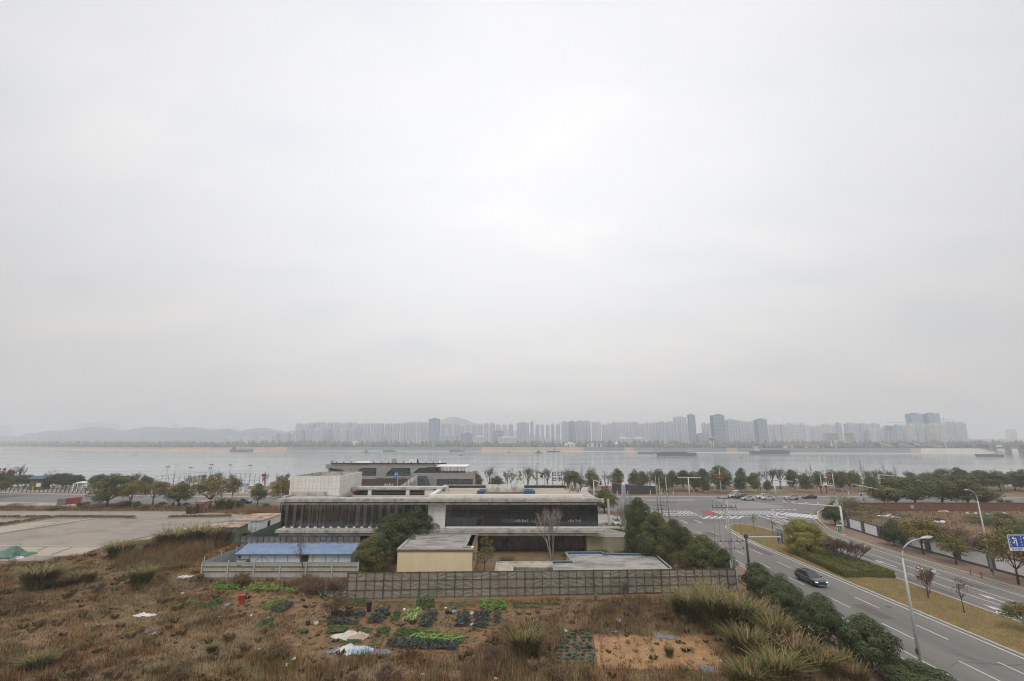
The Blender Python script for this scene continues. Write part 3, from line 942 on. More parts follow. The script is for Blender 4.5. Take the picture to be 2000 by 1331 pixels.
for i,(a,b,y0,y1,yb,cl) in enumerate(((1384,1397,855.5,861,870, 'far_dark'),(1615,1638,846.5,860,862, 'far_conc'),(1648,1669,845.5,862,863, 'far_conc'))):
 x,Y=far_pt((a+b)/2,66);x0,z1=XZ(a,y0,Y);x1,z0=XZ(b,y1,Y)
 root=thing('billboard',('dark billboard on two legs in front of the darkest tower', 'broad pale billboard with a dark top on the far bank', 'broad pale billboard nearest the twin towers')[i], 'billboard',((x0+x1)/2,Y,FZ))
 mb=MB();mb.box(x0,x1,Y-.6,Y+.6,z0,z1);mb.build('panel',M[cl],root)
 mb=MB();mb.box(x0-.4,x1+.4,Y-.8,Y+.8,z1,z1+2.5);mb.build('top_beam',TW['pink'],root)
 for q in (.3,.7):
  mb=MB();mb.tube([(x0+(x1-x0)*q,Y,FZ-1),(x0+(x1-x0)*q,Y,z0)],.6,6);mb.build('leg',M['far_white'],root)

# ------------------------------------------------------------------ bridges
M['far_conc']=mat('bridge_concrete',(0.27,0.26,0.24),0.9,0.1,0.05,coords='World')
def bridge(pts,w,zd,depth,piers,name,label):
 root=thing(name,label, 'bridge',(pts[0][0],pts[0][1],0))
 mb=MB()
 V=[]
 n=len(pts)
 P=[Vector((x,y)) for x,y in pts]
 for i,p in enumerate(P):
  d=(P[min(i+1,n-1)]-P[max(0,i-1)]).normalized()
  o=Vector((-d.y,d.x))*w/2
  dep=depth[i] if hasattr(depth, '__len__') else depth
  V+=[(p.x-o.x,p.y-o.y,zd-dep),(p.x+o.x,p.y+o.y,zd-dep),(p.x+o.x,p.y+o.y,zd),(p.x-o.x,p.y-o.y,zd)]
 F=[]
 for i in range(n-1):
  a,b=i*4,i*4+4
  for k in range(4):F.append((a+k,b+k,b+(k+1)%4,a+(k+1)%4))
 mb.add(V,F+[(3,2,1,0),tuple(range(n*4-4,n*4))])
 mb.build('deck',M['far_conc'],root)
 mb=MB()
 for i in range(n-1):
  for s in (-1,1):
   a,b=P[i],P[i+1]
   d=(b-a).normalized();o=Vector((-d.y,d.x))*w/2*.97*s
   mb.tube([(a.x+o.x,a.y+o.y,zd+1.1),(b.x+o.x,b.y+o.y,zd+1.1)],.22,4)
 mb.build('railing',M['far_conc'],root)
 for x,y in piers:
  for s in (-1,1):
   m=MB();m.cbox((x+s*w*.2,y,(zd-2-9)/2-.5),(3.4,4.5,zd+9-3));m.build('pier',M['far_conc'],root)
  m=MB();m.cbox((x,y,zd-4.2),(w*.8,5,2.6));m.build('pier_cap',M['far_conc'],root)
right_pts,right_piers=[],[]
for px,Y in ((1560,1560),(1640,1450),(1720,1340),(1800,1230),(1860,1140),(1920,1050),(1980,960),(2060,860),(2200,720),(2500,560)):
 right_pts.append((XZ(px,866,Y)[0],Y))
for px,Y in ((1600,1505),(1655,1430),(1690,1382),(1728,1330),(1765,1278),(1800,1230),(1832,1182),(1862,1137),(1888,1098),(1912,1062),(1938,1023),(1966,981),(1992,945),(2030,897)):
 right_piers.append((XZ(px,866,Y)[0],Y))
bridge(right_pts,16,17.5,[2.6,2.6,2.6,2.8,3.2,4.0,5.5,6,6,6],right_piers, 'viaduct', 'long concrete viaduct crossing the river at the right edge')
lp=[(XZ(px,858,Y)[0],Y) for px,Y in ((-700,2500),(-300,2600),(0,2700),(150,2800),(310,2900),(430,3000))]
bridge(lp,18,29,4,[(XZ(px,858,2700+px*.6)[0],2700+px*.6) for px in range(-280,420,28)], 'river_bridge', 'thin distant bridge low over the river at the left edge')

# ------------------------------------------------------------------ boats
M['hull']=mat('dark_hull',(0.055,0.065,0.075),0.7,0.15,0.2)
M['hull_b']=mat('blue_hull',(0.075,0.115,0.15),0.7,0.12,0.2)
M['boat_white']=mat('boat_white',(0.5,0.5,0.48),0.7,0.05,0.3)
M['cargo']=mat('sand_cargo',(0.33,0.28,0.21),0.95,0.2,0.5)
def hull(mb,L,B,D,bow=.16,sheer=.35):
 """flat bottomed hull along x, bow at -x; deck height rises to the bow"""
 st=[(-.5,.12,1+sheer),(-.5+bow*.5,.75,1+sheer*.55),(-.5+bow,1,1+sheer*.1),(.3,1,1),(.46,.96,1.05),(.5,.8,1.1)]
 V=[]
 for x,b,d in st:
  u=.8 if x>-.45 else .3
  xo=x*L
  V+=[(xo+(L*bow*.45 if x<-.49 else 0),-B/2*b*u,-.4),(xo,-B/2*b,D*d),(xo,B/2*b,D*d),(xo+(L*bow*.45 if x<-.49 else 0),B/2*b*u,-.4)]
 F=[]
 for i in range(len(st)-1):
  a,b=i*4,i*4+4
  F+=[(a,a+1,b+1,b)[::-1],(a+1,a+2,b+2,b+1)[::-1],(a+2,a+3,b+3,b+2)[::-1],(a+3,a,b,b+3)[::-1]]
 F+=[(0,1,2,3),(20,23,22,21)]
 mb.add(V,F)
def boat(px,py,wpx,label,kind='barge',flip=1,name='cargo_barge',hm='hull',dpx=None):
 x,y=G(px,py,WZ)
 L=wpx/FPX*math.hypot(y*cP,(H-WZ))*1.0
 B=max(1.6,L*(.17 if L>30 else .27));D=max(.5,L*.068 if L>30 else L*.10)
 root=thing(name,label, 'boat' if L<25 else 'barge',(x,y,WZ),0 if flip>0 else PI)
 mb=MB();hull(mb,L,B,D);mb.build('hull',M[hm],root,0)
 if kind in ('barge', 'sand', 'crane'):
  mb=MB();mb.box(L*.30,L*.43,-B*.38,B*.38,D,D+L*.055);mb.box(L*.32,L*.41,-B*.3,B*.3,D+L*.055,D+L*.11);mb.build('deckhouse',M['boat_white'] if kind != 'sand' else M[hm],root,0)
  mb=MB()
  for i in range(4):mb.box(L*(.312+i*.028),L*(.326+i*.028),-B*.39,-B*.3,D+L*.02,D+L*.042)
  mb.build('window',M['far_dark'],root,0)
  mb=MB();mb.box(L*.31,L*.44,-B*.42,B*.42,D+L*.11,D+L*.12);mb.build('roof',M['boat_white'],root,0)
  mb=MB();mb.tube([(L*.36,0,D+L*.09),(L*.36,0,D+L*.15)],L*.002+.05,4);mb.tube([(-L*.44,0,D),(-L*.44,0,D+L*.08)],L*.002+.05,4);mb.build('mast',M['far_dark'],root,0)
  if kind == 'barge':
   mb=MB();mb.box(-L*.36,L*.26,-B*.44,-B*.38,D,D+L*.022);mb.box(-L*.36,L*.26,B*.38,B*.44,D,D+L*.022);mb.box(-L*.36,-L*.35,-B*.44,B*.44,D,D+L*.022);mb.build('coaming',M[hm],root,0)
   mb=MB();mb.ball((-L*.06,0,D),(L*.26,B*.36,L*.018),12,4,.12);mb.build('cargo',M['cargo'],root,0)
  if kind == 'sand':
   mb=MB()
   for i in range(4):mb.ball((-L*.33+i*L*.17,0,D),(L*.13,B*.4,L*random.uniform(.10,.16)),10,6,.15)
   mb.build('cargo',M['cargo'],root,0)
  if kind == 'crane':
   mb=MB();mb.tube([(L*.1,0,D),(-L*.38,0,D+L*.28)],[L*.012,L*.006],4);mb.build('boom',TW['pink'],root,0)
   mb=MB();mb.box(L*.06,L*.16,-B*.3,B*.3,D,D+L*.1);mb.build('crane_cab',M['boat_white'],root,0)
 elif kind == 'dredger':
  mb=MB()
  for q in (.1,.14):mb.tube([(L*q,0,0),(L*q,0,L*.55)],L*.008+.1,4)
  mb.build('spud',M['far_dark'],root,0)
  mb=MB();mb.box(-L*.1,L*.05,-B*.3,B*.3,D,D+L*.09);mb.build('cabin',M['boat_white'],root,0)
  mb=MB();mb.tube([(-L*.15,0,D),(-L*.48,0,D+L*.12)],L*.008+.05,4);mb.build('boom',M['far_dark'],root,0)
 elif kind == 'tug':
  mb=MB();mb.box(-L*.12,L*.3,-B*.32,B*.32,D,D+L*.16);mb.box(-L*.1,L*.12,-B*.26,B*.26,D+L*.16,D+L*.30);mb.build('cabin',M['boat_white'] if hm != 'hull' else M['hull_b'],root,0)
  mb=MB();mb.tube([(0,0,D+L*.3),(0,0,D+L*.5)],L*.01+.04,4);mb.build('mast',M['far_dark'],root,0)
 else:
  mb=MB();mb.box(L*.02,L*.26,-B*.3,B*.3,D,D+L*.09);mb.build('cabin',M['boat_white'],root,0)
  mb=MB();mb.tube([(L*.3,0,D),(L*.38,0,D+L*.16)],L*.012+.03,4);mb.build('engine_post',M['far_dark'],root,0)
 return root
boat(472.5,882.2,45, 'dark barge heaped with grey sand by the left sandbank', 'sand',-1,hm='hull_b')
boat(352,880.3,4, 'tiny dark boat at the edge of the left sandbank', 'small',name='motorboat')
boat(263,889.3,7, 'small low boat alone on the water at far left', 'small',name='motorboat')
boat(381,885.4,7, 'small pale boat left of the sand heaped barge', 'small',name='motorboat',hm='boat_white')
boat(714,884.3,12, 'small workboat left of the twin masted barge', 'tug',name='workboat')
boat(760.5,882.6,26, 'low barge with a short cabin and masts in the left middle', 'barge')
boat(772.5,878.5+4,3, 'tiny skiff beside the low masted barge', 'small',name='skiff')
boat(891.5,881.9,31, 'dark flat barge moored below the left revetment', 'barge',hm='hull_b')
boat(900,890.5,7, 'tiny fishing boat in mid river left of the tug', 'small',name='fishing_boat')
boat(993,884.8,6.5, 'stubby dark tug seen end on in mid river', 'tug',name='tug')
boat(1052.5,885.7,14, 'grey tug with a high wheelhouse right of the stubby tug', 'tug',-1,name='tug')
boat(1080,883,26, 'pale dredger with two upright spuds', 'dredger',name='dredger',hm='hull')
boat(1264,886,34, 'low work barge with a slanting crane boom', 'crane',-1,name='crane_barge')
boat(1319,890.4,79, 'largest barge, dark and long with a stern deckhouse, right of the crane barge', 'barge',hm='hull')
boat(1447.5,894,8, 'small low boat between the two biggest barges', 'small',name='motorboat')
boat(1506,887,80, 'dark barge moored before the pale bank strip, its bow to the right', 'barge',-1,hm='hull')
boat(1684.5,885.4,5, 'tiny boat by the pale strip of the right bank', 'small',name='motorboat')
boat(1931,892.3,53, 'dark barge alone near the right edge below the viaduct', 'barge',hm='hull')
boat(522,880.6,9, 'small green and white boat at the end of the orange bank', 'small',name='motorboat',hm='hull_b')

# ------------------------------------------------------------------ haze
def build_haze():
 mb=MB();mb.box(-6500,6500,-130,6200,-13,260)
 o=mb.build('haze',[])
 m=bpy.data.materials.new('haze')
 m.use_nodes=True
 t=m.node_tree
 t.nodes.clear()
 out=N(t, 'ShaderNodeOutputMaterial')
 v=N(t, 'ShaderNodeVolumePrincipled')
 v.inputs['Color'].default_value=(0.945,0.97,1.0,1)
 v.inputs['Density'].default_value=0.00036
 v.inputs['Anisotropy'].default_value=0.0
 t.links.new(v.outputs[0],out.inputs['Volume'])
 o.data.materials.append(m)
 tag(o,None,None,None, 'stuff')
build_haze()

# ================================================================== ROADS
LZ=0.0
struct_root={}
def strip(pts_l,pts_r,z,m,name,label=None):
 """band between two polylines of equal length"""
 V=[(x,y,z) for x,y in pts_l]+[(x,y,z) for x,y in pts_r]
 n=len(pts_l)
 F=[(i,n+i,n+i+1,i+1) for i in range(n-1)]
 mb=MB();mb.add(V,F)
 return struct(mb.build(name,m),label)
def kerb_line(pts,name,label,w=0.3,h=0.13,m='kerb',step=None):
 """raised stones along a polyline"""
 mb=MB()
 for (x0,y0),(x1,y1) in zip(pts,pts[1:]):
  L=math.hypot(x1-x0,y1-y0)
  k=max(1,int(L/(step or 4.0)))
  a=math.atan2(y1-y0,x1-x0)
  for i in range(k):
   q=(i+.5)/k
   mb.cbox((x0+(x1-x0)*q,y0+(y1-y0)*q,h/2),(L/k-.03,w,h),a)
 o=mb.build(name,M[m])
 o['kind'] = 'structure'
 if label:o['label']=label
 return o
far_edge=[(-700,240),(-200,187.5),(-158,180.5),(-120,176),(-93,174.5),(42,174.2),(92,174.2),(134,174),(180,170),(700,140)]
near_edge=[(-700,205),(-200,160),(-158,157.5),(-120,156.5),(-93,155.5),(10,151),(96,148),(140,146.5),(180,144),(700,114)]
strip(near_edge,far_edge,0.0,M['asphalt_x'], 'street', 'riverside street crossing the picture behind the buildings')
# the avenue runs along y
mb=MB()
mb.poly([(34.3,-60),(70.2,-60),(70.4,95),(71.3,104),(73.2,113),(79.7,127),(88,140),(97,149.5),(60,151),(10,152.5),(26,144),(34,133),(37.8,122),(38.2,112),(36.6,60)],0.006)
struct(mb.build('road',M['asphalt']), 'wide avenue with a planted median leading to the junction')
mb=MB();mb.poly([(37.5,119),(52,119),(76,127),(88,141),(92,152),(22,152),(34,134)],0.010);struct(mb.build('road',M['asphalt_x']), 'junction surface of the avenue and the riverside street')
# light concrete apron where the parked cars wait
mb=MB();mb.poly([G(1385,972.6),G(1480,981),G(1545,993),G(1440,994)],0.014);mb.build('road',M['asphalt_patch'])['kind'] = 'structure'
mb=MB();mb.poly([G(1250,975),G(1365,975),G(1352,979),G(1265,979)],0.014);mb.build('road',M['asphalt_patch'])['kind'] = 'structure'

MK=thing('road_marking',None,None)
MK['kind'] = 'structure'
MK['label'] = 'painted lines, arrows and crossings on the avenue and junction'
mkn=[0]
def mark(pts,m='paint',name='painted_line'):
 mkn[0]+=1
 mb=MB();mb.poly(pts,0.020+0.00005*(mkn[0]%60))
 return mb.build(name,M[m],MK)
def vline(x,y0,y1,w=0.16,m='paint',x1=None):
 x1=x if x1 is None else x1
 return mark([(x-w/2,y0),(x+w/2,y0),(x1+w/2,y1),(x1-w/2,y1)],m)
def pline(pts,w=0.16,m='paint'):
 for (x0,y0),(x1,y1) in zip(pts,pts[1:]):
  d=Vector((x1-x0,y1-y0));L=d.length
  if L<1e-6:continue
  o=Vector((-d.y,d.x))/L*w/2
  mark([(x0+o.x,y0+o.y),(x0-o.x,y0-o.y),(x1-o.x,y1-o.y),(x1+o.x,y1+o.y)],m)
for i in range(0,7):
 for x in (41.6,45.0):
  y=29.5+9*i+(0 if x>43 else 0.2)
  vline(x,y-4,y+.1,.15, 'paint')
for i in range(7,10):
 for x in (41.9,45.2):
  y=29.5+9*i
  vline(x,y-4,y,.15)
vline(48.15,-40,94,.2);pline([(48.15,94),(48.6,104),(49.8,112),(51,115.6),(52.3,118.0),(54,119.0),(56,119.2),(58.0,118.2),(59.6,113)],.3)
pline([(59.6,113),(59.9,104),(59.3,96),(58,86),(57.4,76),(57.4,-40)],.2)
pline([(38.2,-40),(38.2,75),(39.0,104),(39.3,118)],.15)
for x,x1 in ((60.8,62.0),(64.0,65.3),(67.3,68.6)):
 pline([(x,-40),(x+.1,66),(x1,96),(x1+.8,118)],.16)
pline([(69.6,-40),(69.8,80),(70.4,97),(71.0,104),(72.8,112.5),(79.0,126.5),(83,133)],.22, 'paint_y')
# zebra crossing with red refuge
for q in np.arange(0,1,1/33.0):
 xt=38.5+q*38.5
 if 51.6<xt<57.6:continue
 mark([(xt,134.2),(xt+.47,134.2),(xt+.47,141.6),(xt,141.6)],name='crossing_stripe')
mark([G(1365.4,998),G(1388.4,998),G(1402.4,1005.6),G(1378.8,1005.6)], 'paint_red', 'crossing_refuge')
mark([G(1420,981),G(1450,981),G(1450,982),G(1420,982)], 'paint_red', 'red_strip')
pline([(41,132.6),(52.2,132.6)],.35)
pline([(58,130.8),(77,130.8)],.3)
# hatched triangle by the refuge
hp=[G(1364.5,1008),G(1375.5,1013.7),G(1445,1013.7)]
pline([hp[0],hp[1],hp[2]],.25)
for i in range(6):
 a=G(1371+13*i,1013.2);b=G(1383.5+13*i,1008.2);c=G(1390+13*i,1008.2);d=G(1379+13*i,1013.2)
 mark([a,d,c,b],name='hatch')
# turn arrows
def arrow(px,py,turn,s=1.0,flip=1):
 x,y=G(px,py)
 L=5.2*s
 mark([(x-.12,y),(x+.12,y),(x+.12,y+L*.62*flip),(x-.12,y+L*.62*flip)],name='lane_arrow')
 mark([(x-.42,y+L*.62*flip),(x+.42,y+L*.62*flip),(x,y+L*flip)][::1],name='lane_arrow')
 if turn:
  mark([(x,y+L*.22*flip),(x+turn*.75,y+L*.34*flip),(x+turn*.75,y+L*.44*flip),(x,y+L*.34*flip)],name='lane_arrow')
  mark([(x+turn*.7,y+L*.28*flip),(x+turn*1.25,y+L*.42*flip),(x+turn*.7,y+L*.5*flip)],name='lane_arrow')
for px,py in ((1329,1010),(1356,1010)):arrow(px,py+6,0,1.0,-1)
for i,y in enumerate((58,76,100)):
 for j,x in enumerate((59.1,62.5,65.8)):
  px_=1000  # world placed
  xx,yy=x+(0.8 if y>90 else 0),y+4*(j%2)
  L=5.0
  mark([(xx-.12,yy),(xx+.12,yy),(xx+.12,yy+L*.62),(xx-.12,yy+L*.62)],name='lane_arrow')
  mark([(xx-.42,yy+L*.62),(xx+.42,yy+L*.62),(xx,yy+L)],name='lane_arrow')
  t_s=(-1,0,1)[j]
  if t_s:
   mark([(xx,yy+L*.22),(xx+t_s*.75,yy+L*.36),(xx+t_s*.75,yy+L*.46),(xx,yy+L*.34)],name='lane_arrow')
   mark([(xx+t_s*.7,yy+L*.30),(xx+t_s*1.25,yy+L*.42),(xx+t_s*.7,yy+L*.54)],name='lane_arrow')
# slip lane: island outline, hatches, crossing and right arrow
pline([G(1578,1036),G(1555,1026),G(1532,1016),G(1518,1008.5),G(1516,1005),G(1522,1001),G(1530,999)],.35)
for a,b in (((1496,1006),(1505,1010)),((1505,1003.5),(1514,1008)),((1498,1012),(1516,1016)),((1508,1009.5),(1520,1013)),((1510,1018),(1525,1019.5))):
 x0,y0=G(*a);x1,y1=G(*b);pline([(x0,y0),(x1,y1)],.45)
pline([G(1480,1006.5),G(1560,1035)],.3)
pline([G(1518,1008),G(1600,1017)],.25)
for i in range(9):
 a=G(1525+9.5*i,1006.5+1.0*i);b=G(1538+9.3*i,1001.6+0.85*i)
 d=Vector((b[0]-a[0],b[1]-a[1])); 
 pline([a,b],.95)
xa,ya=G(1538,1021);mark([(xa,ya),(xa+.3,ya),(xa+.3,ya+5.5),(xa,ya+5.5)],name='turn_arrow');mark([(xa,ya+5.5),(xa,ya+5.0),(xa+2.0,ya+5.0),(xa+2.0,ya+5.5)],name='turn_arrow');mark([(xa+2.0,ya+4.2),(xa+3.6,ya+5.3),(xa+2.0,ya+6.4)],name='turn_arrow')
# stop line squares and lane lines of the riverside street
for i in range(5):
 x,y=G(1509+10.6*i,996.5);mark([(x,y),(x+.95,y),(x+.95,y+1.2),(x,y+1.2)],name='painted_square')
for y,xa,xb in ((158.5,84,240),(166.5,84,260)):
 for i in range(14):pline([(xa+i*10,y-.05*i),(xa+i*10+5.5,y-.05*(i+.5))],.18)
for i in range(34): 
 xx=-22-i*9;yy=164+(0 if xx>-93 else (-93-xx)*.13)
 pline([(xx,yy),(xx-4.5,yy+(0 if xx>-93 else .58))],.17)
for y_,w_ in ((978.0,.14),(983.5,.14),(988,.14)):
 pline([G(1490,y_),G(1530,y_+.3)],.2)
pline([G(1465,975.5),G(1500,980)],.16);pline([G(1560,975.2),G(1640,977.0)],.3)
# yellow hatched box left of the pylon sign
for k in range(5):
 pline([G(1166+9*k,1000),G(1204+6*k,1009-.5*k)],.28)
 pline([G(1166+9*k,1009),G(1214+4*k,1000.5)],.28)
# cracks sealed with tar on the near roadway
M['tar']=mat('tar_seal',(0.085,0.082,0.08),0.7,0.0)
for pts in ([(39.5,46.6),(41.2,47.6),(43.2,47.4),(45.0,46.9),(48.0,47.4)],[(41.9,50.5),(43.0,48.6),(44.6,47.0)]):
 for a,b in zip(pts,pts[1:]):
  k=6
  q=[(a[0]+(b[0]-a[0])*i/k+random.uniform(-.06,.06),a[1]+(b[1]-a[1])*i/k+random.uniform(-.06,.06)) for i in range(k+1)]
  pline(q,.045, 'tar')

# median, pavements
mb=MB();mb.prism([(48.75,-60),(57.0,-60),(57.0,78),(57.9,90),(59.0,100),(59.4,108),(58.6,115),(57,118.3),(54.4,118.6),(52.4,117.2),(50.8,113),(49.2,104),(48.75,94)],-.1,.15)
struct(mb.build('median_island',M['lawn_soil']), 'raised median with dry yellow grass')
kerb_line([(48.6,-60),(48.6,94),(49.05,104),(50.65,113),(52.3,117.4),(54.4,118.85),(57.1,118.5),(58.8,115.1),(59.6,108),(59.2,100),(58.1,90),(57.2,78),(57.2,-60)], 'kerb', 'stone kerb round the median',.28,.17)
mb=MB();mb.poly([(70.3,-60),(76.4,-60),(76.4,90),(78.5,104),(82,116),(96,134),(104,147),(97,148),(88.5,139),(80,126),(73.5,112.5),(71.5,104),(70.6,94)],0.13)
struct(mb.build('pavement',M['brickpave']), 'brown brick pavement along the white wall')
kerb_line([(70.3,-60),(70.5,94),(71.4,104),(73.4,112.7),(79.9,126.2),(88.4,139.2),(96.5,147.6)], 'kerb', 'kerb of the pavement by the white wall',.3,.16)
pline([(72.4,-40),(72.6,96),(74.6,108)],.3, 'paint_y')
for o in (MK.children[-1],MK.children[-2]):o.location.z+=.125
mb=MB();mb.poly([(30.6,-60),(34.4,-60),(36.7,60),(38.3,112),(37.9,122),(34,133),(27,143.5),(12,151),(12,147),(24,140),(31,128),(34,112),(33.4,80),(32.6,60)],0.12)
struct(mb.build('pavement',M['brickpave']), 'pavement along the left side of the avenue')
kerb_line([(34.45,-60),(36.75,60),(38.35,112),(37.95,122),(34.1,133),(27.1,143.5),(12,151.2)], 'kerb', 'kerb of the left side of the avenue',.28,.17)
pline([(31.5,30),(33.6,60),(35.2,96)],.32, 'paint_y')
for o in (MK.children[-1],MK.children[-2]):o.location.z+=.115
# service strip with white and yellow lines by the nearest tree
pline([(34.9,30),(35.6,47.5),(36.3,60)],.14);pline([(35.3,47.6),(36.4,47.5)],.14)
# promenade beyond the riverside street
far2=[(x,y+.35) for x,y in far_edge]
kerb_line([p for p in far_edge if abs(p[0])<400], 'kerb', 'far kerb of the riverside street',.35,.16,step=9)
strip([(x,y+.2) for x,y in far_edge],[(x,y+2.2) for x,y in far_edge],0.13,M['concrete'], 'footpath', 'pale footpath on the far side of the street')
strip([(x,y+2.2) for x,y in far_edge],[(x,y+7.0) for x,y in far_edge],0.125,M['brickpave'], 'cycle_path', 'faded red cycle path along the river street')
strip([(x,y+7.0) for x,y in far_edge],[(x,y+17) for x,y in far_edge],0.12,M['field'], 'verge', 'brown grass bank between cycle path and promenade')
strip([(x,196 if x>-90 else y+20) for x,y in far_edge if -210<x<700],[(x,199.5 if x>-90 else y+23) for x,y in far_edge if -210<x<700],0.14,M['concrete'], 'promenade', 'pale promenade path on top of the river bank')

# ================================================================== VEGETATION LIBRARY
def leaf_quads(C,Nrm,size,aspect,r):
 """one small bent-free leaf per point"""
 n=len(C)
 Nrm=Nrm/np.linalg.norm(Nrm,axis=1,keepdims=True)
 a=np.cross(Nrm,r.normal(size=(n,3)))
 a /= np.maximum(np.linalg.norm(a,axis=1,keepdims=True),1e-6)
 b=np.cross(Nrm,a)
 s=(size*r.uniform(.6,1.4,n))[:,None]
 a=a*s*.5;b=b*s*.5*aspect
 V=np.empty((n,4,3))
 V[:,0]=C-a;V[:,1]=C-b;V[:,2]=C+a;V[:,3]=C+b
 return V.reshape(-1,3),np.arange(n*4).reshape(n,4)
def clump_leaves(cl,per_area,size,aspect,r,up=0.35,thick=.35,jitter=.75,dome=0.0):
 P,Q=[],[]
 mid=np.mean([c for c,_ in cl],0);ext=np.std([c for c,_ in cl],0)+.3
 for c,rad in cl:
  rad=np.array(rad)
  n=max(6,int(per_area*(rad[0]*rad[1]+rad[0]*rad[2]+rad[1]*rad[2])/3))
  d=r.normal(size=(n,3));d[:,2]+=up
  d /= np.linalg.norm(d,axis=1,keepdims=True)
  k=1-thick*r.random(n)**1.5
  P.append(np.array(c)+d*rad*k[:,None])
  g=(P[-1]-mid)/ext;g /= np.linalg.norm(g,axis=1,keepdims=True)
  Q.append((d+g*dome)/rad.mean()+r.normal(size=(n,3))*jitter/rad.mean())
 return leaf_quads(np.concatenate(P),np.concatenate(Q),size,aspect,r)
def envelope_clumps(r,n,cz,rx,rz,cr,fill=.78,flat=1.0,bottom=-.75,irregular=.18,taper=0.0):
 out=[]
 tries=0
 while len(out)<n and tries<n*40:
  tries+=1
  d=r.normal(size=3);d /= np.linalg.norm(d)
  if d[2]<bottom:continue
  k=fill*r.uniform(.72,1.0) if len(out)%5 else fill*r.uniform(.1,.6)
  k*=1+r.uniform(-irregular,irregular)
  c=np.array([d[0]*rx*k,d[1]*rx*k,cz+d[2]*rz*k])
  c[:2]*=1-taper*max(0,c[2]-cz)/rz
  s=cr*r.uniform(.75,1.25)
  if any(np.linalg.norm(c-o)<.55*s for o,_ in out):continue
  out.append((c,(s,s,s*flat)))
 return out
def trunk_mesh(name,h0,r0,clumps,m,n_limbs=7,lean=.1,seed=1):
 rr=random.Random(seed)
 mb=MB()
 fx,fy=rr.uniform(-lean,lean),rr.uniform(-lean,lean)
 fork=Vector((fx,fy,h0))
 mb.tube([(0,0,-.15),(fx*.4,fy*.4,h0*.5),fork],[r0*1.25,r0,r0*.85],7)
 cs=sorted(clumps,key=lambda q:q[0][2])
 step=max(1,len(cs) // n_limbs)
 for c,s in cs[::step]:
  e=Vector(c)
  mid=fork.lerp(e,.5)+Vector((rr.uniform(-.2,.2),rr.uniform(-.2,.2),rr.uniform(-.1,.25)))
  mb.tube([fork-Vector((0,0,.1)),mid,e],[r0*.6,r0*.38,r0*.14],5,cap=False)
 return mb.mesh(name,m,smooth=True)
TREES={}
def tree_kind(key,n_var,h,w,base,nclump,cr,per_area,leaf,lm,bark='bark',flat=.8,fill=.8,bottom=-.7,irregular=.18,r0=.14,up=.35,aspect=.6,thick=.35,taper=0.0,low=0.5,dome=.5,jitter=.6):
 L=[]
 for v in range(n_var):
  r=np.random.default_rng(sum(map(ord,key))*31+v)
  cz,rz=base+(h-base)*low,(h-base)*max(low,1-low)
  cl=envelope_clumps(r,nclump,cz,w/2-cr*.55,rz-cr*flat*.5,cr,1.0 if fill>.95 else fill/.8,flat,bottom,irregular,taper)
  cl=[q for q in cl if q[0][2]>base+cr*flat*.3]
  for s_,dz_ in ((1.0,.85),(1.15,1.7)):cl.append((np.array([r.uniform(-.3,.3)*cr,r.uniform(-.3,.3)*cr,h-cr*flat*dz_]),(cr*s_,cr*s_,cr*flat*s_)))
  V,F=clump_leaves(cl,per_area,leaf,aspect,r,up,thick,jitter,dome)
  cm=quads_mesh('crown',V,F,M[lm])
  tm=trunk_mesh('trunk',max(.4,base*.95 if base>.5 else h*.2),r0,cl,M[bark],seed=v)
  L.append((tm,cm))
 TREES[key]=(L,h,w)
tree_kind('camphor',4,8.0,6.4,1.7,46,1.1,150,.28, 'leaf',r0=.17,bottom=-.85,taper=.25,low=.42)
tree_kind('camphor_near',3,8.0,6.4,.9,84,.95,560,.17, 'leaf',r0=.17,bottom=-.95,taper=.3,low=.42,irregular=.16)
tree_kind('camphor_dark',2,8.0,6.4,.9,84,.95,560,.17, 'leaf_dark',r0=.17,bottom=-.95,taper=.3,low=.42,irregular=.16)
tree_kind('olive',3,6.5,6.5,2.0,30,1.1,130,.27, 'leaf_olive',r0=.13,flat=.7,irregular=.25)
tree_kind('osmanthus',3,5.2,5.0,1.05,100,.66,760,.17, 'leaf_dark',r0=.12,flat=.9,irregular=.05,bottom=-.95,up=.25,taper=.42,low=.36,dome=1.6,jitter=.45,thick=.2)
tree_kind('round',2,3.5,5.0,.3,40,.85,150,.27, 'leaf_dark',r0=.12,flat=.85,irregular=.05,bottom=-.3)
tree_kind('column',4,8.0,5.2,1.5,44,1.0,150,.28, 'leaf',bark='bark',flat=1.0,irregular=.16,bottom=-.9,taper=.3,low=.42)
tree_kind('ball',2,1.5,1.9,.15,26,.36,420,.13, 'leaf_dark',r0=.05,flat=.8,irregular=.05,bottom=-.4)
tree_kind('bamboo',1,5.0,6.8,.05,110,.72,820,.21, 'leaf_bamboo',r0=.08,flat=.85,irregular=.14,bottom=-.95,aspect=.32,taper=.3,low=.45)
tree_kind('sparse',2,5.0,3.2,1.4,22,.55,150,.17, 'leaf_olive',r0=.06,flat=.7,irregular=.35)
tree_kind('sparse_leaf',2,3.4,2.4,1.6,16,.42,90,.16, 'leaf_brown',r0=.06,flat=.7,irregular=.35)
tree_kind('weedbush',3,2.2,3.4,.1,30,.5,260,.17, 'leaf_brown',r0=.05,flat=.75,irregular=.25,bottom=-.3,aspect=.35)
tree_kind('shrub_green',2,2.2,3.2,.1,30,.5,380,.14, 'leaf',r0=.05,flat=.8,irregular=.2,bottom=-.3)
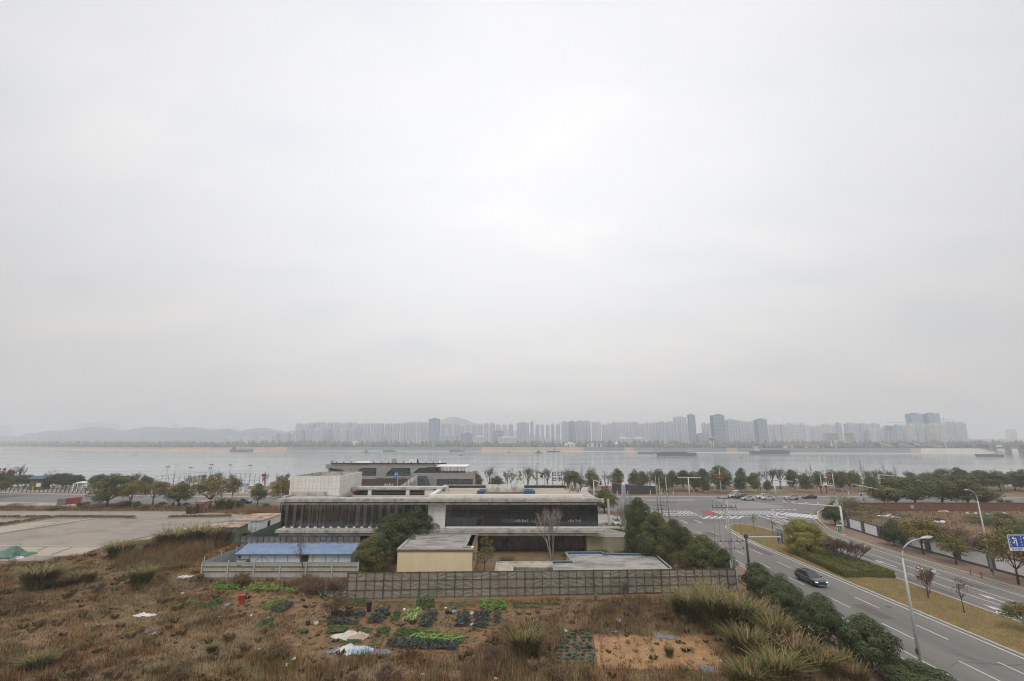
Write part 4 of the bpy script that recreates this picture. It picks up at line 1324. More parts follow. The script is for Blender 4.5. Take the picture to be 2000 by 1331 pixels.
def bare_mesh(seed,h,spread,levels=4,m='twig',r0=.11,first=.28,nsplit=(3,4),tall=False,stems=1):
 rr=random.Random(seed)
 mb=MB()

 def grow(p,d,L,r,lev):
  n=3
  pts,rad=[p],[r]
  q=p
  for i in range(n):
   d=(d+Vector((rr.uniform(-.16,.16),rr.uniform(-.16,.16),.06))).normalized()
   q=q+d*L/n
   pts.append(q);rad.append(r*(1-.45*(i+1)/n))
  mb.tube(pts,rad,5 if lev==0 else (4 if lev==1 else 3),cap=False)
  if lev>=levels:return
  k=rr.randint(*nsplit)
  for i in range(k):
   a=rr.uniform(0,2*PI)
   t=rr.uniform(.45,1.0) if lev else rr.uniform(.7,1.0)
   src=pts[1]+(pts[-1]-pts[1])*max(0,(t-.33)/.67)
   tilt=rr.uniform(.35,.75)*spread
   side=Vector((math.cos(a),math.sin(a),0))
   nd=(d+side*tilt).normalized()
   grow(src,nd,L*rr.uniform(.55,.8),max(.014,r*.52),lev+1)
  if tall:
   grow(pts[-1],d,L*.8,r*.55,lev+1)

 for s in range(stems):
  a=rr.uniform(0,2*PI)
  d=Vector((math.cos(a)*.35,math.sin(a)*.35,1)).normalized() if stems>1 else Vector((0,0,1))
  grow(Vector((rr.uniform(-.2,.2),rr.uniform(-.2,.2),-.1)) if stems>1 else Vector((0,0,-.1)),d,h*first,r0,0)
 zs=max(v[2] for v in mb.v)
 xs=max(max(abs(v[0]),abs(v[1])) for v in mb.v)
 me=mb.mesh('branches',M[m])
 return me,zs,xs*2
BARE={}
BARE['vase']=[bare_mesh(100+i,6.5,.85,4, 'twig',.09,.27,(3,4),stems=4) for i in range(4)]
BARE['tall']=[bare_mesh(200+i,11,1.2,4, 'twig',.10,.2,(2,3),tall=True) for i in range(3)]
BARE['pale']=[bare_mesh(300+i,7,1.0,4, 'bark_pale',.10,.3,(3,4),stems=3) for i in range(2)]
BARE['red']=[bare_mesh(400+i,3,1.1,4, 'twig_red',.05,.3,(3,5),stems=4) for i in range(2)]
M['twig_dry']=mat('twig_dry',(0.30,0.21,0.13),.9,.3,2.0)
BARE['weed']=[bare_mesh(500+i,1.6,1.1,3, 'twig_dry',.022,.36,(4,6),stems=7) for i in range(3)]
tcount=[0]
def tree_at(kind,x,y,h,w,label,group=None,name='tree',cat='tree',z=0.0,lime=0.0,seed=None):
 tcount[0]+=1
 k=tcount[0] if seed is None else seed
 rr=random.Random(k*17+3)
 if kind in TREES:
  L,h0,w0=TREES[kind]
  tm,cm=L[k%len(L)]
  root=thing(name,label,cat,(x,y,z),rr.uniform(0,2*PI),group)
  root.scale=(w/w0,w/w0,h/h0)
  link('trunk',tm,root);link('crown',cm,root)
  if lime:
   mb=MB();mb.tube([(0,0,-.1),(0,0,lime*h0/h)],[.24*w0/w]*2,7)
   link('limewash',mb.mesh('limewash',M['bark_lime']),root)
  return root
 me,h0,w0=BARE[kind][k%len(BARE[kind])]
 root=thing(name,label,cat,(x,y,z),rr.uniform(0,2*PI),group)
 root.scale=(w/w0,w/w0,h/h0)
 link('branches',me,root)
 if lime:
  mb=MB();mb.tube([(0,0,-.1),(0,0,lime*h0/h)],[.17*w0/w]*2,7)
  link('limewash',mb.mesh('limewash',M['bark_lime']),root)
 return root
def tree_px(kind,bx,by,ty,wpx,label,group=None,z=0.0,**kw):
 """foot at the ground under pixel (bx, by), top at row ty, wpx wide"""
 x,y=G(bx,by,z)
 h=Zat(ty,y)-z
 k=.86 if kind == 'osmanthus' else .95 if kind in ('camphor_near', 'camphor_dark', 'bamboo') else 1
 return tree_at(kind,x,y,h,k*wpx/FPX*(y*cP+(z-H)*0.1),label,group,z=z,**kw)
def tree_y(kind,px,Y,ty,wpx,label,group=None,z=0.0,**kw):
 """at distance Y, top at pixel (px, ty)"""
 x,zt=XZ(px,ty,Y)
 return tree_at(kind,x,Y,zt-z,wpx/FPX*Y*.97,label,group,z=z,**kw)
# ================================================================== TREES
# rounded dark trees along the left kerb of the avenue, near to far
for (bx,by,ty,w,lb) in ((1800,1352,1296,142, 'dark rounded tree cut by the lower edge, left of the near street lamp'),(1703,1312,1199,113, 'dark rounded tree with its bare forked trunk showing, beside the avenue'),
                            (1606,1262,1157,101, 'dark rounded tree between the trunk showing tree and the black car'),(1533,1212,1126,92, 'low dark rounded tree left of the black car'),(1484,1166,1098,72, 'dark rounded tree at the right end of the film fence')):
 o=tree_px('osmanthus',bx,by,ty,w,lb, 'rounded trees along the left kerb',name='round_tree')
# around the white building
for (k,bx,by,ty,w,lb) in (('camphor_near',727,1122,1044,84, 'dense olive green tree left of the cream shed behind the fence'),('camphor_dark',762,1098,1004,92, 'big tree rising behind the left tree of the cream shed'),('camphor_dark',812,1085,989,76, 'dark green tree in front of the white wall panel'),
                               ('camphor_dark',1252,1098,973,70, 'tall dark tree right of the pylon sign with an olive top'),('camphor_near',1282,1108,1000,82, 'broad green tree at the right of the beige wall'),('camphor_dark',1318,1078,1014,46, 'smaller tree between the broad green tree and the avenue'),('camphor_near',1341,1082,1030,38, 'slim small tree beside the left pavement of the avenue'),
                               ('camphor_near',1376,1126,1044,84, 'wide green tree behind the right part of the film fence'),('camphor_dark',1416,1128,1072,50, 'small tree at the foot of the big utility pole'),('sparse',945,1118,1052,50, 'thin yellow green tree right of the cream shed')):
 tree_px(k,bx,by,ty,w,lb,name='broadleaf_tree')
tree_px('pale',1080,1098,990,88, 'bare many stemmed pale tree before the dark ground floor',name='bare_tree')
tree_px('pale',1237,1086,962,74, 'bare staked tree before the beige wall',name='bare_tree')
tree_px('tall',592,1138,1024,50, 'bare slender tree in front of the grey sheet fence',name='bare_tree')
tree_px('camphor',1181,1003,955,58, 'olive topped tree at the right corner of the white building',name='broadleaf_tree')
tree_px('sparse',1212,1038,1020,34, 'low olive bush under the pylon sign',name='bush',cat='bush')
tree_px('weedbush',1186,1030,1021,36, 'rusty brown bush by the white parked car',name='bush',cat='bush')
# pavement trees along the white wall and the median
for (k,bx,by,ty,w,lb) in (('osmanthus',1632,1027,983,50, 'dark round headed tree at the start of the white wall'),('osmanthus',1747,1067,1014,46, 'dark round headed tree before the third white wall panel'),('olive',1804,1083,1011,76, 'wide olive tree before the middle of the white wall'),
                               ('olive',1868,1103,1049,56, 'small olive tree right of the wide olive one by the white wall'),('olive',1990,1142,1036,84, 'olive tree at the right edge under the blue lane sign')):
 tree_px(k,bx,by,ty,w,lb,name='street_tree',z=.13)
tree_px('olive',2010,1240,1178,66, 'yellow green tree branch reaching in at the right edge below the white wall',name='street_tree')
tree_px('bamboo',1576,1082,1015,92, 'big round golden green bamboo like bush on the median',name='large_bush',cat='bush',z=.15)
for (bx,by,ty,w,lb) in ((1640,1096,1048,62, 'bare reddish shrub standing in the hedge, left one'),(1672,1103,1052,60, 'bare reddish shrub standing in the hedge, right one')):
 tree_px('red',bx,by,ty,w,lb,name='bare_shrub',cat='shrub',z=.5)
for (k,bx,by,ty,w,lb) in (('sparse_leaf',1473,1036,1004,14, 'thin young tree at the tip of the median'),('sparse_leaf',1510,1045,1014,18, 'young tree with a drooping brown head at the tip of the median'),('sparse_leaf',1772,1150,1098,12, 'thin leafless young tree left of the near lamp pole'),('sparse_leaf',1813,1168,1108,38, 'young tree with red brown twigs right of the round sign'),
                               ('sparse_leaf',1884,1198,1130,34, 'young double stemmed tree, last on the near median')):
 tree_px(k,bx,by,ty,w,lb,name='young_tree',z=.15)
tree_px('red',1815,1160,1106,40, 'bare twiggy crown beside the round sign on the median',name='bare_shrub',cat='shrub',z=.15)

# left street trees
LS=((209,991,925,74, 'camphor'),(254,992,939,46, 'olive'),(298,987,939,54, 'olive'),(348,990,942,56, 'camphor'),(408,995,930,66, 'olive'),(452,983,930,30, 'olive'),(503,985,944,34, 'camphor'),(547,1000,933,46, 'olive'))
for i,(bx,by,ty,w,k) in enumerate(LS):
 tree_px(k,bx,by,ty,w,('largest dark green tree of the left street row, by the red board', 'small tree with a bent trunk right of the largest street tree', 'yellowish round crowned tree in the left street row', 'dark green tree above the two walkers', 'broad olive tree behind the orange booth', 'narrow yellowing tree left of the pickup', 'dark small tree right of the pickup with a white painted foot', 'olive tree beside the left corner of the white building')[i], 'street trees on the near side of the left street',name='street_tree')
tree_px('camphor',-8,972,920,46, 'dark tree cut by the left edge of the picture beyond the street',name='street_tree')
for i,(bx,by,ty,w) in enumerate(((266,995,980,17),(316,989.5,981,17),(363,990.5,982,16),(467,992,983,17),(519,992.5,984,16),(195,985,967,24))):
 tree_px('ball' if i<5 else 'round',bx,by,ty,w,('clipped ball shrub under the yellowish tree', 'clipped ball shrub left of the two walkers', 'clipped ball shrub right of the two walkers', 'clipped ball shrub in front of the pickup', 'clipped ball shrub near the white building', 'dark round bush beside the red board')[i], 'clipped ball shrubs along the left street',name='ball_shrub',cat='shrub')
# beyond the left street: clipped domes, bare trees
for i,(px,ty,w,yb) in enumerate(((14,925,28,198),(52,928,40,203),(110,926,36,203),(128,925,34,201),(134,930,24,197),(153,928,26,197),(196,927,32,199),(244,930,46,203),(287,931,28,199),(80,930,26,203))):
 tree_y('round',px,yb,ty,w, '%s dark clipped dome tree from the left in the row behind the left street' % ORD[sorted((14,52,110,128,134,153,196,244,287,80)).index(px)], 'clipped dome trees by the river on the left',name='dome_tree')
for px,ty,w in ((45,904,24),(100,913,30),(22,911,34),(268,920,24),(285,923,14),(30,915,20)):
 tree_y('vase',px,204,ty,w, 'bare grey tree against the river on the far left', 'bare trees by the river on the left',name='bare_tree')
for px,ty,w in ((432,918,20),(455,922,16),(520,920,18),(545,919,18),(560,921,16),(400,922,14),(372,925,14)):
 tree_y('vase',px,203,ty,w, 'small bare tree beside the sports court', 'bare trees by the sports court',name='bare_tree')

# river row: evergreens with limewashed feet
RV=((925,921,34,196),(934,927,20,192),(970,930,30,194),(1120,920,42,196),(1155,921,36,190),(1205,915,27,196),(1238,918,28,200),(1252,920,30,192),(1283,917,32,200),(1312,919,30,196),(1296,926,24,191),(1333,918,34,199),(1352,922,34,192),
      (1370,915,32,200),(1376,931,20,186),(1404,909,44,201),(1412,924,34,187),(1446,914,24,200),(1444,927,28,188),(1470,923,24,190),(1498,938,17,188),(1543,917,22,197),(1570,925,28,190),(1594,920,24,199),(1626,919,34,198),(1640,921,28,194),(1663,920,30,199),(1697,930,30,192),
      (1720,921,22,200),(1742,926,30,196),(1782,925,34,196),(1805,924,36,200),(1835,916,40,203),(1868,913,34,201),(1882,919,36,196),(1912,918,44,199),(1945,920,44,194),(1975,921,40,199),(2000,918,44,194))
for i,(px,ty,w,Y) in enumerate(RV):
 lb = 'river row evergreen with limewashed foot left of the dark hoarding' if px<1195 else 'river row evergreen with limewashed foot behind the T shaped signal' if px<1425 else 'separate evergreen tree with a limewashed foot behind the waiting cars' if px<1560 else 'evergreen tree of the mixed river row with lantern poles' if px<1712 else 'dense river row evergreen right of the blue gantry sign'
 if px==1404:lb = 'tallest dark evergreen of the river row, behind the pole with red knots'
 if px==1205:lb = 'dark evergreen with a notched crown at the left end of the dark hoarding'
 if px==1470:lb = 'neat oval evergreen standing alone right of the silver sedan'
 if px==1498:lb = 'small round evergreen by the white signal arm'
 tree_y('column',px,Y,ty,w,lb, 'evergreens along the river',name='evergreen_tree',z=.12,lime=1.3)
# bare trees between them
for i,(px,ty,w,Y,k) in enumerate(((956,908,34,203, 'vase'),(993,909,34,203, 'vase'),(1030,909,34,202, 'vase'),(1069,911,30,203, 'vase'),(1108,911,36,203, 'vase'),(1048,896,14,204, 'tall'),(1133,900,12,204, 'tall'),(1088,904,6,204, 'tall'),(1154,908,26,203, 'vase'),(1184,914,26,198, 'vase'),(1500,912,36,204, 'vase'),(1520,911,36,203, 'vase'),
                                     (1478,917,24,205, 'vase'),(1563,914,32,203, 'vase'),(1580,898,18,204, 'tall'),(1612,907,20,204, 'tall'),(1640,914,28,203, 'vase'),(1672,913,26,203, 'vase'),(1680,894,20,204, 'tall'),(1703,914,28,203, 'vase'),(1721,897,18,204, 'tall'),(1746,903,16,204, 'tall'),(1775,916,26,203, 'vase'),(1810,918,24,204, 'vase'),
                                     (1920,915,30,205, 'vase'),(1950,914,30,205, 'vase'),(1985,914,30,205, 'vase'),(1268,915,22,205, 'vase'),(1600,916,24,204, 'vase'),(1655,917,22,204, 'vase'),(1545,914,26,205, 'vase'),(1690,916,22,205, 'vase'),(1735,915,24,205, 'vase'))):
 lb = 'tall bare tree with a straight leader rising above the river row' if k == 'tall' else 'bare fan shaped tree behind the white building roof' if px<1200 else 'bare fan shaped tree between the evergreens of the river row'
 tree_y(k,px,Y,ty,w,lb, 'bare trees along the river',name='bare_tree',z=.3,lime=1.2 if k == 'vase' else 0)
# big trees in front of the street on the right, above the brick wall
for i,(px,ty,w,by) in enumerate(((1742,931,84,997),(1778,931,70,999),(1830,933,80,999),(1878,930,84,1000),(1905,946,66,998),(1722,946,50,996))):
 tree_y('camphor',px,149+2*(i%3),ty,w,('dark spreading tree left of the blue gantry sign above the brick wall', 'dark spreading tree under the blue gantry sign', 'dark spreading tree between the blue sign and the pole with red knots', 'largest dark tree behind the top of the right street lamp', 'dark tree at the right end of the clump above the brick wall', 'lower dark tree at the left end of the clump above the brick wall')[i], 'big trees above the brick wall',name='broadleaf_tree',lime=0)
for px,by,ty,w in ((1925,990,975,14),(1957,989,976,14),(1972,989,977,14)):
 tree_px('ball',px,by,ty,w, 'small dark shrub above the brick wall near the right edge', 'small shrubs above the brick wall',name='ball_shrub',cat='shrub')
# shrubby bank between junction and brick wall
for i,(px,by,ty,w) in enumerate(((1650,1000,968,40),(1672,1004,975,44),(1700,1012,986,46),(1668,1020,995,44),(1642,1008,984,30),(1720,1005,988,40),(1690,1028,1006,40))):
 tree_px('weedbush' if i%2 else 'sparse',px,by,ty,w, 'tangled brown olive bush behind the long white camera arm', 'bushes on the bank behind the signal arm',name='bush',cat='bush')
for i,(px,by,ty,w) in enumerate(((1915,1022,1008,50),(1950,1030,1012,56),(1985,1036,1014,60),(1965,1018,1003,34),(1992,1060,1026,50))):
 tree_px('shrub_green',px,by,ty,w, 'green brown bush in the rough plot below the brick wall', 'bushes in the rough plot on the right',name='bush',cat='bush')
for i,(px,by,ty,w) in enumerate(((1790,1072,1032,60),(1828,1068,1034,62),(1866,1080,1042,66),(1905,1090,1046,70),(1760,1052,1024,50),(1935,1096,1054,50),(1840,1052,1028,56),(1880,1058,1034,50))):
 tree_px('red' if i%3==0 else 'weedbush',px,by,ty,w, 'brown thorny bush behind the white wall', 'brown bushes behind the white wall',name='bush',cat='bush')

# hedge on the median: clipped, two levels with a groove
def hedge_block(name,poly,z0,z1,n,label,group,size=.085):
 r=np.random.default_rng(len(poly)*7+int(poly[0][1]*10))
 P=np.array(poly)
 root=thing(name,label, 'hedge',(P[:,0].mean(),P[:,1].mean(),z0),0,group)
 inner=MB()
 c=P.mean(0)
 inner.prism([tuple(c+(p-c)*.93) for p in P],z0,z1-.10)
 inner.build('core',mat('hedge_core',(0.02,0.026,0.01),.95,0),root)
 pts,nr=[],[]
 # top
 lo,hi=P.min(0),P.max(0)
 q=r.uniform(lo,hi,(n*2,2))
 def inside(q):
  res=np.zeros(len(q),bool)
  j=len(P)-1
  for i in range(len(P)):
   cond=((P[i,1]>q[:,1])!=(P[j,1]>q[:,1])) & (q[:,0]<(P[j,0]-P[i,0])*(q[:,1]-P[i,1])/(P[j,1]-P[i,1]+1e-9)+P[i,0])
   res ^= cond;j=i
  return res
 q=q[inside(q)][:n]
 pts.append(np.column_stack([q,z1+r.normal(0,.035,len(q))]));nr.append(np.tile([0,0,1.0],(len(q),1))+r.normal(0,.55,(len(q),3)))
 per=0
 for i in range(len(P)):
  a,b=P[i],P[(i+1)%len(P)]
  L=np.linalg.norm(b-a);k=int(n*.05*L)
  t=r.random(k)[:,None]
  nn=np.array([(b-a)[1],-(b-a)[0],0])/L
  s=1 if np.dot(nn[:2],(a+b)/2-c)>0 else -1
  pts.append(np.column_stack([a+(b-a)*t,r.uniform(z0,z1,k)])+r.normal(0,.04,(k,3)))
  nr.append(np.tile(nn*s,(k,1))+r.normal(0,.5,(k,3))+[0,0,.3])
 V,F=leaf_quads(np.concatenate(pts),np.concatenate(nr),size*2,.7,r)
 V=V-np.array(root.location)
 o=link('leaves',quads_mesh('leaves',V,F,M['hedge']),root)
 o['kind'] = 'stuff'
hA=[G(1565,1085.5),G(1652,1128.5),G(1672,1121),G(1600,1082)]
hedge_block('hedge',[(50.6,87.2),(49.6,73.8),(52.4,74.0),(52.6,87.8)],.15,1.0,9000, 'clipped hedge strip along the near edge of the median', 'median hedges')
hedge_block('hedge',[(52.9,88.0),(52.7,74.2),(56.9,73.6),(57.1,78),(57.3,88)],.15,1.05,14000, 'clipped hedge block under the bare reddish shrubs', 'median hedges')
# lawn on the median, blades
def blades(n,poly,h,w,m,seed=1,lean=.35,holes=(),name='grass',label=None,z=0.0,hvar=.5,clumpy=0.0,seg=1,tall=None,soft=0.0):
 r=np.random.default_rng(seed)
 P=np.array(poly)
 lo,hi=P.min(0),P.max(0)

 def inside(P,q):
  res=np.zeros(len(q),bool)
  j=len(P)-1
  for i in range(len(P)):
   cond=((P[i,1]>q[:,1])!=(P[j,1]>q[:,1])) & (q[:,0]<(P[j,0]-P[i,0])*(q[:,1]-P[i,1])/(P[j,1]-P[i,1]+1e-9)+P[i,0])
   res ^= cond;j=i
  return res
 out=[]
 got=0
 while got<n:
  q=r.uniform(lo,hi,(n,2))
  q=q[inside(P,q)]
  for hp in holes:
   jit_=q+r.normal(0,.55,q.shape)
   q=q[~(inside(np.array(hp),jit_) & (inside(np.array(hp),q) | (r.random(len(q))<.5)))]
  if clumpy:
   f=np.sin(q[:,0]*.9+np.sin(q[:,1]*.7)*2)*np.sin(q[:,1]*1.1+np.sin(q[:,0]*.5)*2)
   q=q[r.random(len(q))<(1-clumpy)+clumpy*(f*.5+.5)]
  if soft:
   ed=np.full(len(q),1e9)
   for i in range(len(P)):
    a_,b_=P[i-1],P[i];d_=b_-a_;t_=np.clip(((q-a_) @ d_)/(d_ @ d_),0,1)
    ed=np.minimum(ed,np.linalg.norm(q-a_-t_[:,None]*d_,axis=1))
   wob=soft*(.6+.5*np.sin(q[:,0]*1.7+np.sin(q[:,1]*2.3)*1.5)*np.sin(q[:,1]*1.9+1))
   q=q[r.random(len(q))<np.clip(ed/np.maximum(wob,.05),.0,1)**1.5]
  out.append(q);got+=len(q)
  if not len(q):break
 q=np.concatenate(out)[:n]
 n=len(q)
 hh=h*r.uniform(1-hvar,1+hvar,n)
 if tall is not None:
  hh*=tall(q)
 a=r.uniform(0,2*PI,n)
 ld=r.uniform(0,2*PI,n);lm=hh*lean*r.random(n)
 ww=w*r.uniform(.6,1.4,n)
 B=np.column_stack([q,np.full(n,z)])
 o=np.column_stack([np.cos(a)*ww/2,np.sin(a)*ww/2,np.zeros(n)])
 T=B+np.column_stack([np.cos(ld)*lm,np.sin(ld)*lm,hh])
 V=np.empty((n,3,3));V[:,0]=B-o;V[:,1]=B+o;V[:,2]=T
 ob=link(name,quads_mesh(name,V.reshape(-1,3),np.arange(n*3).reshape(n,3),M[m]))
 ob['kind'] = 'stuff'
 if label:ob['label']=label
 return ob
blades(60000,[(48.8,36),(56.9,36),(57,78),(59,100),(59.4,108),(57,118),(54.4,118.4),(50.8,113),(48.8,94)],.07,.03, 'lawn',3,1.2,name='lawn_grass',label='short dry grass on the median',z=.15,holes=[[(49.8,73.8),(57,73.6),(57.2,88),(50.8,87.2)]])

# ================================================================== BUILDINGS
def wloc(parent):
 off=Vector((0,0,0));q=parent
 while q is not None:
  off=off+q.location;q=q.parent
 return off
def pieces(parent,name,size,m,centres,gap=0.02,rz=0.0,bevel=0.0):
 """alike boxes sharing one mesh, each its own object"""
 mb=MB();mb.cbox((0,0,0),(size[0]-gap,size[1],size[2]-(gap if size[2]>.3 else 0)))
 me=mb.mesh(name,m)
 off=wloc(parent)
 for c in centres:
  link(name,me,parent,Vector(c)-off,(0,0,rz) if rz else None)
def box(parent,name,m,*b):
 mb=MB();mb.box(*b)
 return mb.build(name,M[m] if isinstance(m,str) else m,parent)
YS,YG=88.0,90.0
XL,XR=XZ(541,977,YS)[0],XZ(1180,980,YS)[0]
XM0,XM1=XZ(836,1005,YG)[0],XZ(870,1005,YG)[0]
XGL,XGR=XZ(551.5,1000,YG)[0],XZ(1167,1005,YG)[0]
ZT,ZB=Zat(974.5,YS),Zat(985,YG-.6)
ZC=Zat(1030,YG)            # second floor level
ZD=Zat(1046.5,YS)          # underside of the lower slab
BK=108.0
wb=thing('white_building', 'long two storey white building with dark glass fronts and flat roofs in the middle', 'building',((XL+XR)/2,98,0))
def build_white():
 zt,zb=ZT,ZB
 # upper slab
 ec=[G(1180,977.5,zt),G(1160,970,zt),G(1151,964,zt),G(1147,958.5,zt),G(1149,953.5,zt),G(1152,951,zt)]
 poly=[(XL,YS+.25),(XR-.3,YS+.25)]+[(x,y) for x,y in ec]+[(XZ(1131,951,BK)[0],BK+.3),(XM0,BK+.3),(XM0,YG+.7),(XZ(690,960,100)[0],YG+.7),(XZ(690,960,100)[0],101),(XL+3,101)]
 mb=MB();mb.prism(poly,zt-.55,zt);mb.build('roof_slab',M['white_old'],wb)
 box(wb, 'lower_roof', 'roofsand',XZ(690,960,100)[0]+.02,XM0-.02,YG+.75,101,zb-.05,zb+.1)
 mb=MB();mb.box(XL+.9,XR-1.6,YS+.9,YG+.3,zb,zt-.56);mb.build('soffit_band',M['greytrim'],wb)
 mb=MB();mb.box(XL+.6,XR-1.2,YS+.55,YS+.89,zb+.02,zb+.34);mb.build('drip_edge',M['white_old'],wb)
 n=44
 w=(XR-XL)/n
 pieces(wb, 'fascia_panel',(w,.12,.6),M['white_old'],[(XL+w*(i+.5),YS+.18,zt-.27) for i in range(n)],.03)
 k=int((101-YS)/1.5)
 mb0=MB();mb0.cbox((0,0,0),(.12,1.47,.6));me=mb0.mesh('fascia_panel',M['white_old'])
 for i in range(k):link('fascia_panel',me,wb,Vector((XL-.06,YS+.9+1.5*i,zt-.27))-wloc(wb))
 # little drain slots in the fascia
 mb=MB()
 for i in range(int((XR-XL)/.38)):mb.box(XL+.3+.38*i,XL+.44+.38*i,YS+.105,YS+.13,zt-.30,zt-.24)
 o=mb.build('drain_slot',M['greytrim'],wb);o['kind'] = 'stuff'
 # upstand at the left roof edge
 x0,x1=XL+.5,XL+7.2
 mb=MB();mb.box(x0,x1,92.2,92.6,zt,zt+.75);mb.box(x0,x0+.5,YS+1.0,92.19,zt,zt+.35);mb.build('roof_upstand',M['white_old'],wb)
 # right wing parapets
 pz=Zat(966.8,YG-.4)
 x0,x1=XZ(838,970,YG-.4)[0],XZ(1139,970,YG-.4)[0]
 mb=MB();mb.box(x0,x1,YG-.3,YG+.4,zt,pz-.02);mb.box(x0,x0+.9,YG+.41,BK-.6,zt,pz+.05);mb.box(x0,x1-1.0,BK-.6,BK+.2,zt,pz+.05);mb.build('parapet',M['white'],wb)
 k=21;w=(x1-x0)/k
 pieces(wb, 'parapet_panel',(w,.1,pz-zt),M['white'],[(x0+w*(i+.5),YG-.36,(pz+zt)/2) for i in range(k)],.05)
 pieces(wb, 'coping',(w,.9,.07),M['white_old'],[(x0+w*(i+.5),BK-.2,pz+.1) for i in range(k-1)],.04)
 mb=MB();mb.box(x0+.95,x1-.05,YG+.45,BK-.65,zt,zt+.05);mb.build('roof_deck',M['roofsand'],wb)
 mb=MB();mb.box(x0+.95,x1-1.1,BK-.75,BK-.62,zt+.06,zt+.55);mb.build('flashing',M['darkframe'],wb)
 # barrel cover and blue units on the roof
 a,b=XZ(949,955,97)[0],XZ(1024,955,97)[0]
 r=1.05
 seg=6
 L=(b-a)/3
 for j in range(3):
  mb=MB()
  mb.xprism([(97-r,zt+.35)]+[(97-r*math.cos(PI*i/10),zt+.75+r*.95*math.sin(PI*i/10)) for i in range(11)]+[(97+r,zt+.35)],a+L*j+.02,a+L*(j+1)-.02)
  mb.build('vault_cover',M['white_old'],wb)
 for (c,yy,ww) in ((a-.7,98.6,1.3),(a-.9,96.0,1.5),(b+.95,98.6,1.9),(b+1.0,96.0,2.2)):
  mb=MB();mb.box(c-ww/2,c+ww/2,yy-.7,yy+.7,zt+.05,zt+.62);mb.build('roof_unit',M['bluefilm'],wb)
 # floors and rooms behind the glass
 mb=MB();mb.box(XGL+.1,XGR-.1,YG+.3,BK-.2,ZC-.35,ZC-.02);mb.build('floor_slab',M['inside'],wb)
 mb=MB();mb.box(XGL+.1,XM0,98.6,99,ZC,zt-.6);mb.box(XM1,XGR-.2,100,100.4,ZC,zt-.6);mb.build('inner_wall',M['inside'],wb)
 mb=MB()
 for i in range(9):mb.box(XM1+2.0+i*3.6,XM1+2.35+i*3.6,92.2,92.6,ZC,zt-.6)
 mb.box(XM1+9,XM1+16,94.5,94.8,ZC,ZC+2.6);mb.box(XM1+19,XM1+25,93.6,94.6,ZC,ZC+1.1);mb.box(XM1+.5,XM1+5,95,95.3,ZC,zt-.6)
 mb.build('column',M['inside'],wb)['kind'] = 'stuff'
 mb=MB()
 rr=random.Random(4)
 for i in range(20):
  x=XGL+.5+i*1.46
  mb.box(x,x+rr.choice([.3,.45,.6,.8]),YG+.2,YG+.28,ZC+.2,zb-.1)
 mb.build('curtain',M['curtain'],wb)['kind'] = 'stuff'
 # glass: left wing, right wing
 def glazed(xa,xb,z0,z1,Y,nn,gm,transom=None,side=None):
  w=(xb-xa)/nn
  hz=z1-z0
  rows=[(0,hz)] if transom is None else [(0,transom),(transom,hz)]
  for q0,q1 in rows:
   pieces(wb, 'pane',(w,.03,q1-q0),M[gm],[(xa+w*(i+.5),Y,z0+(q0+q1)/2) for i in range(nn)],.06)
  pieces(wb, 'mullion',(.09,.16,hz),M['darkframe'],[(xa+w*i,Y-.05,z0+hz/2) for i in range(nn+1)],0)
  mb=MB();mb.box(xa,xb,Y-.10,Y+.06,z0-.09,z0-.005);mb.box(xa,xb,Y-.10,Y+.06,z1+.005,z1+.09)
  if transom:mb.box(xa,xb,Y-.07,Y+.05,z0+transom-.03,z0+transom+.03)
  mb.build('window_rail',M['darkframe'],wb)
 glazed(XGL,XM0-.1,ZC+.12,zb-.06,YG,20, 'glass',None)
 glazed(XM1+.1,XGR,ZC+.12,zb-.06,YG,20, 'glass_dark',2.6)
 # left end wall of the glass wing
 mb=MB();mb.box(XGL-.05,XGL,YG+.1,101,ZC+.02,zb);mb.build('end_glass',M['glass'],wb)
 pieces(wb, 'mullion',(.09,.16,zb-ZC),M['darkframe'],[(XGL-.1,YG+1.5*i,(zb+ZC)/2) for i in range(8)],0)
 # right end glass
 mb=MB();mb.box(XGR,XGR+.05,YG+.1,BK-1,ZC+.02,zb);mb.build('end_glass',M['glass_dark'],wb)
 # white sill blocks
 pieces(wb, 'sill_block',(.5,.2,.22),M['white'],[(XGL+.75+i*1.44,YG-.22,ZC+.02) for i in range(20)],0)
 pieces(wb, 'sill_panel',(1.7,.25,.3),M['white'],[(XM1+1+i*1.7,YG-.3,ZC) for i in range(19)],.03)
 # white stone panel wall
 w=(XM1-XM0)/3
 pieces(wb, 'stone_panel',(w,.18,(zb-ZC+.5)/3),M['white'],[(XM0+w*(i+.5),YG-.16,ZC-.2+(zb-ZC+.5)/3*(j+.5)) for i in range(3) for j in range(3)],.02)
 # lower slab
 xl,xr=XZ(536,1040,YS-.4)[0],XZ(1181,1040,YS-.4)[0]
 zl=ZC-.1
 ec=[G(1181,1036.5,zl),G(1172,1032,zl),G(1166,1028.5,zl)]
 mb=MB();mb.prism([(xl,YS-.2),(xr-.2,YS-.2)]+ec+[(XGR-.1,YG+2),(XGR-.1,BK),(XGL,BK),(xl+1.2,97),(xl,97)],zl-.5,zl);mb.build('floor_ledge',M['white_old'],wb)
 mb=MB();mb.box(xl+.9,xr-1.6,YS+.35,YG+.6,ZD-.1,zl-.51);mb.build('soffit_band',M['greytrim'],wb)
 mb=MB();mb.box(xl+.6,xr-1.1,YS+.02,YS+.34,ZD,ZD+.32);mb.build('drip_edge',M['white_old'],wb)
 n=44;w=(xr-xl)/n
 pieces(wb, 'fascia_panel',(w,.12,.55),M['white_old'],[(xl+w*(i+.5),YS-.27,zl-.25) for i in range(n)],.03)
 mb=MB()
 for i in range(int((xr-xl)/.38)):mb.box(xl+.3+.38*i,xl+.44+.38*i,YS-.345,YS-.32,zl-.28,zl-.22)
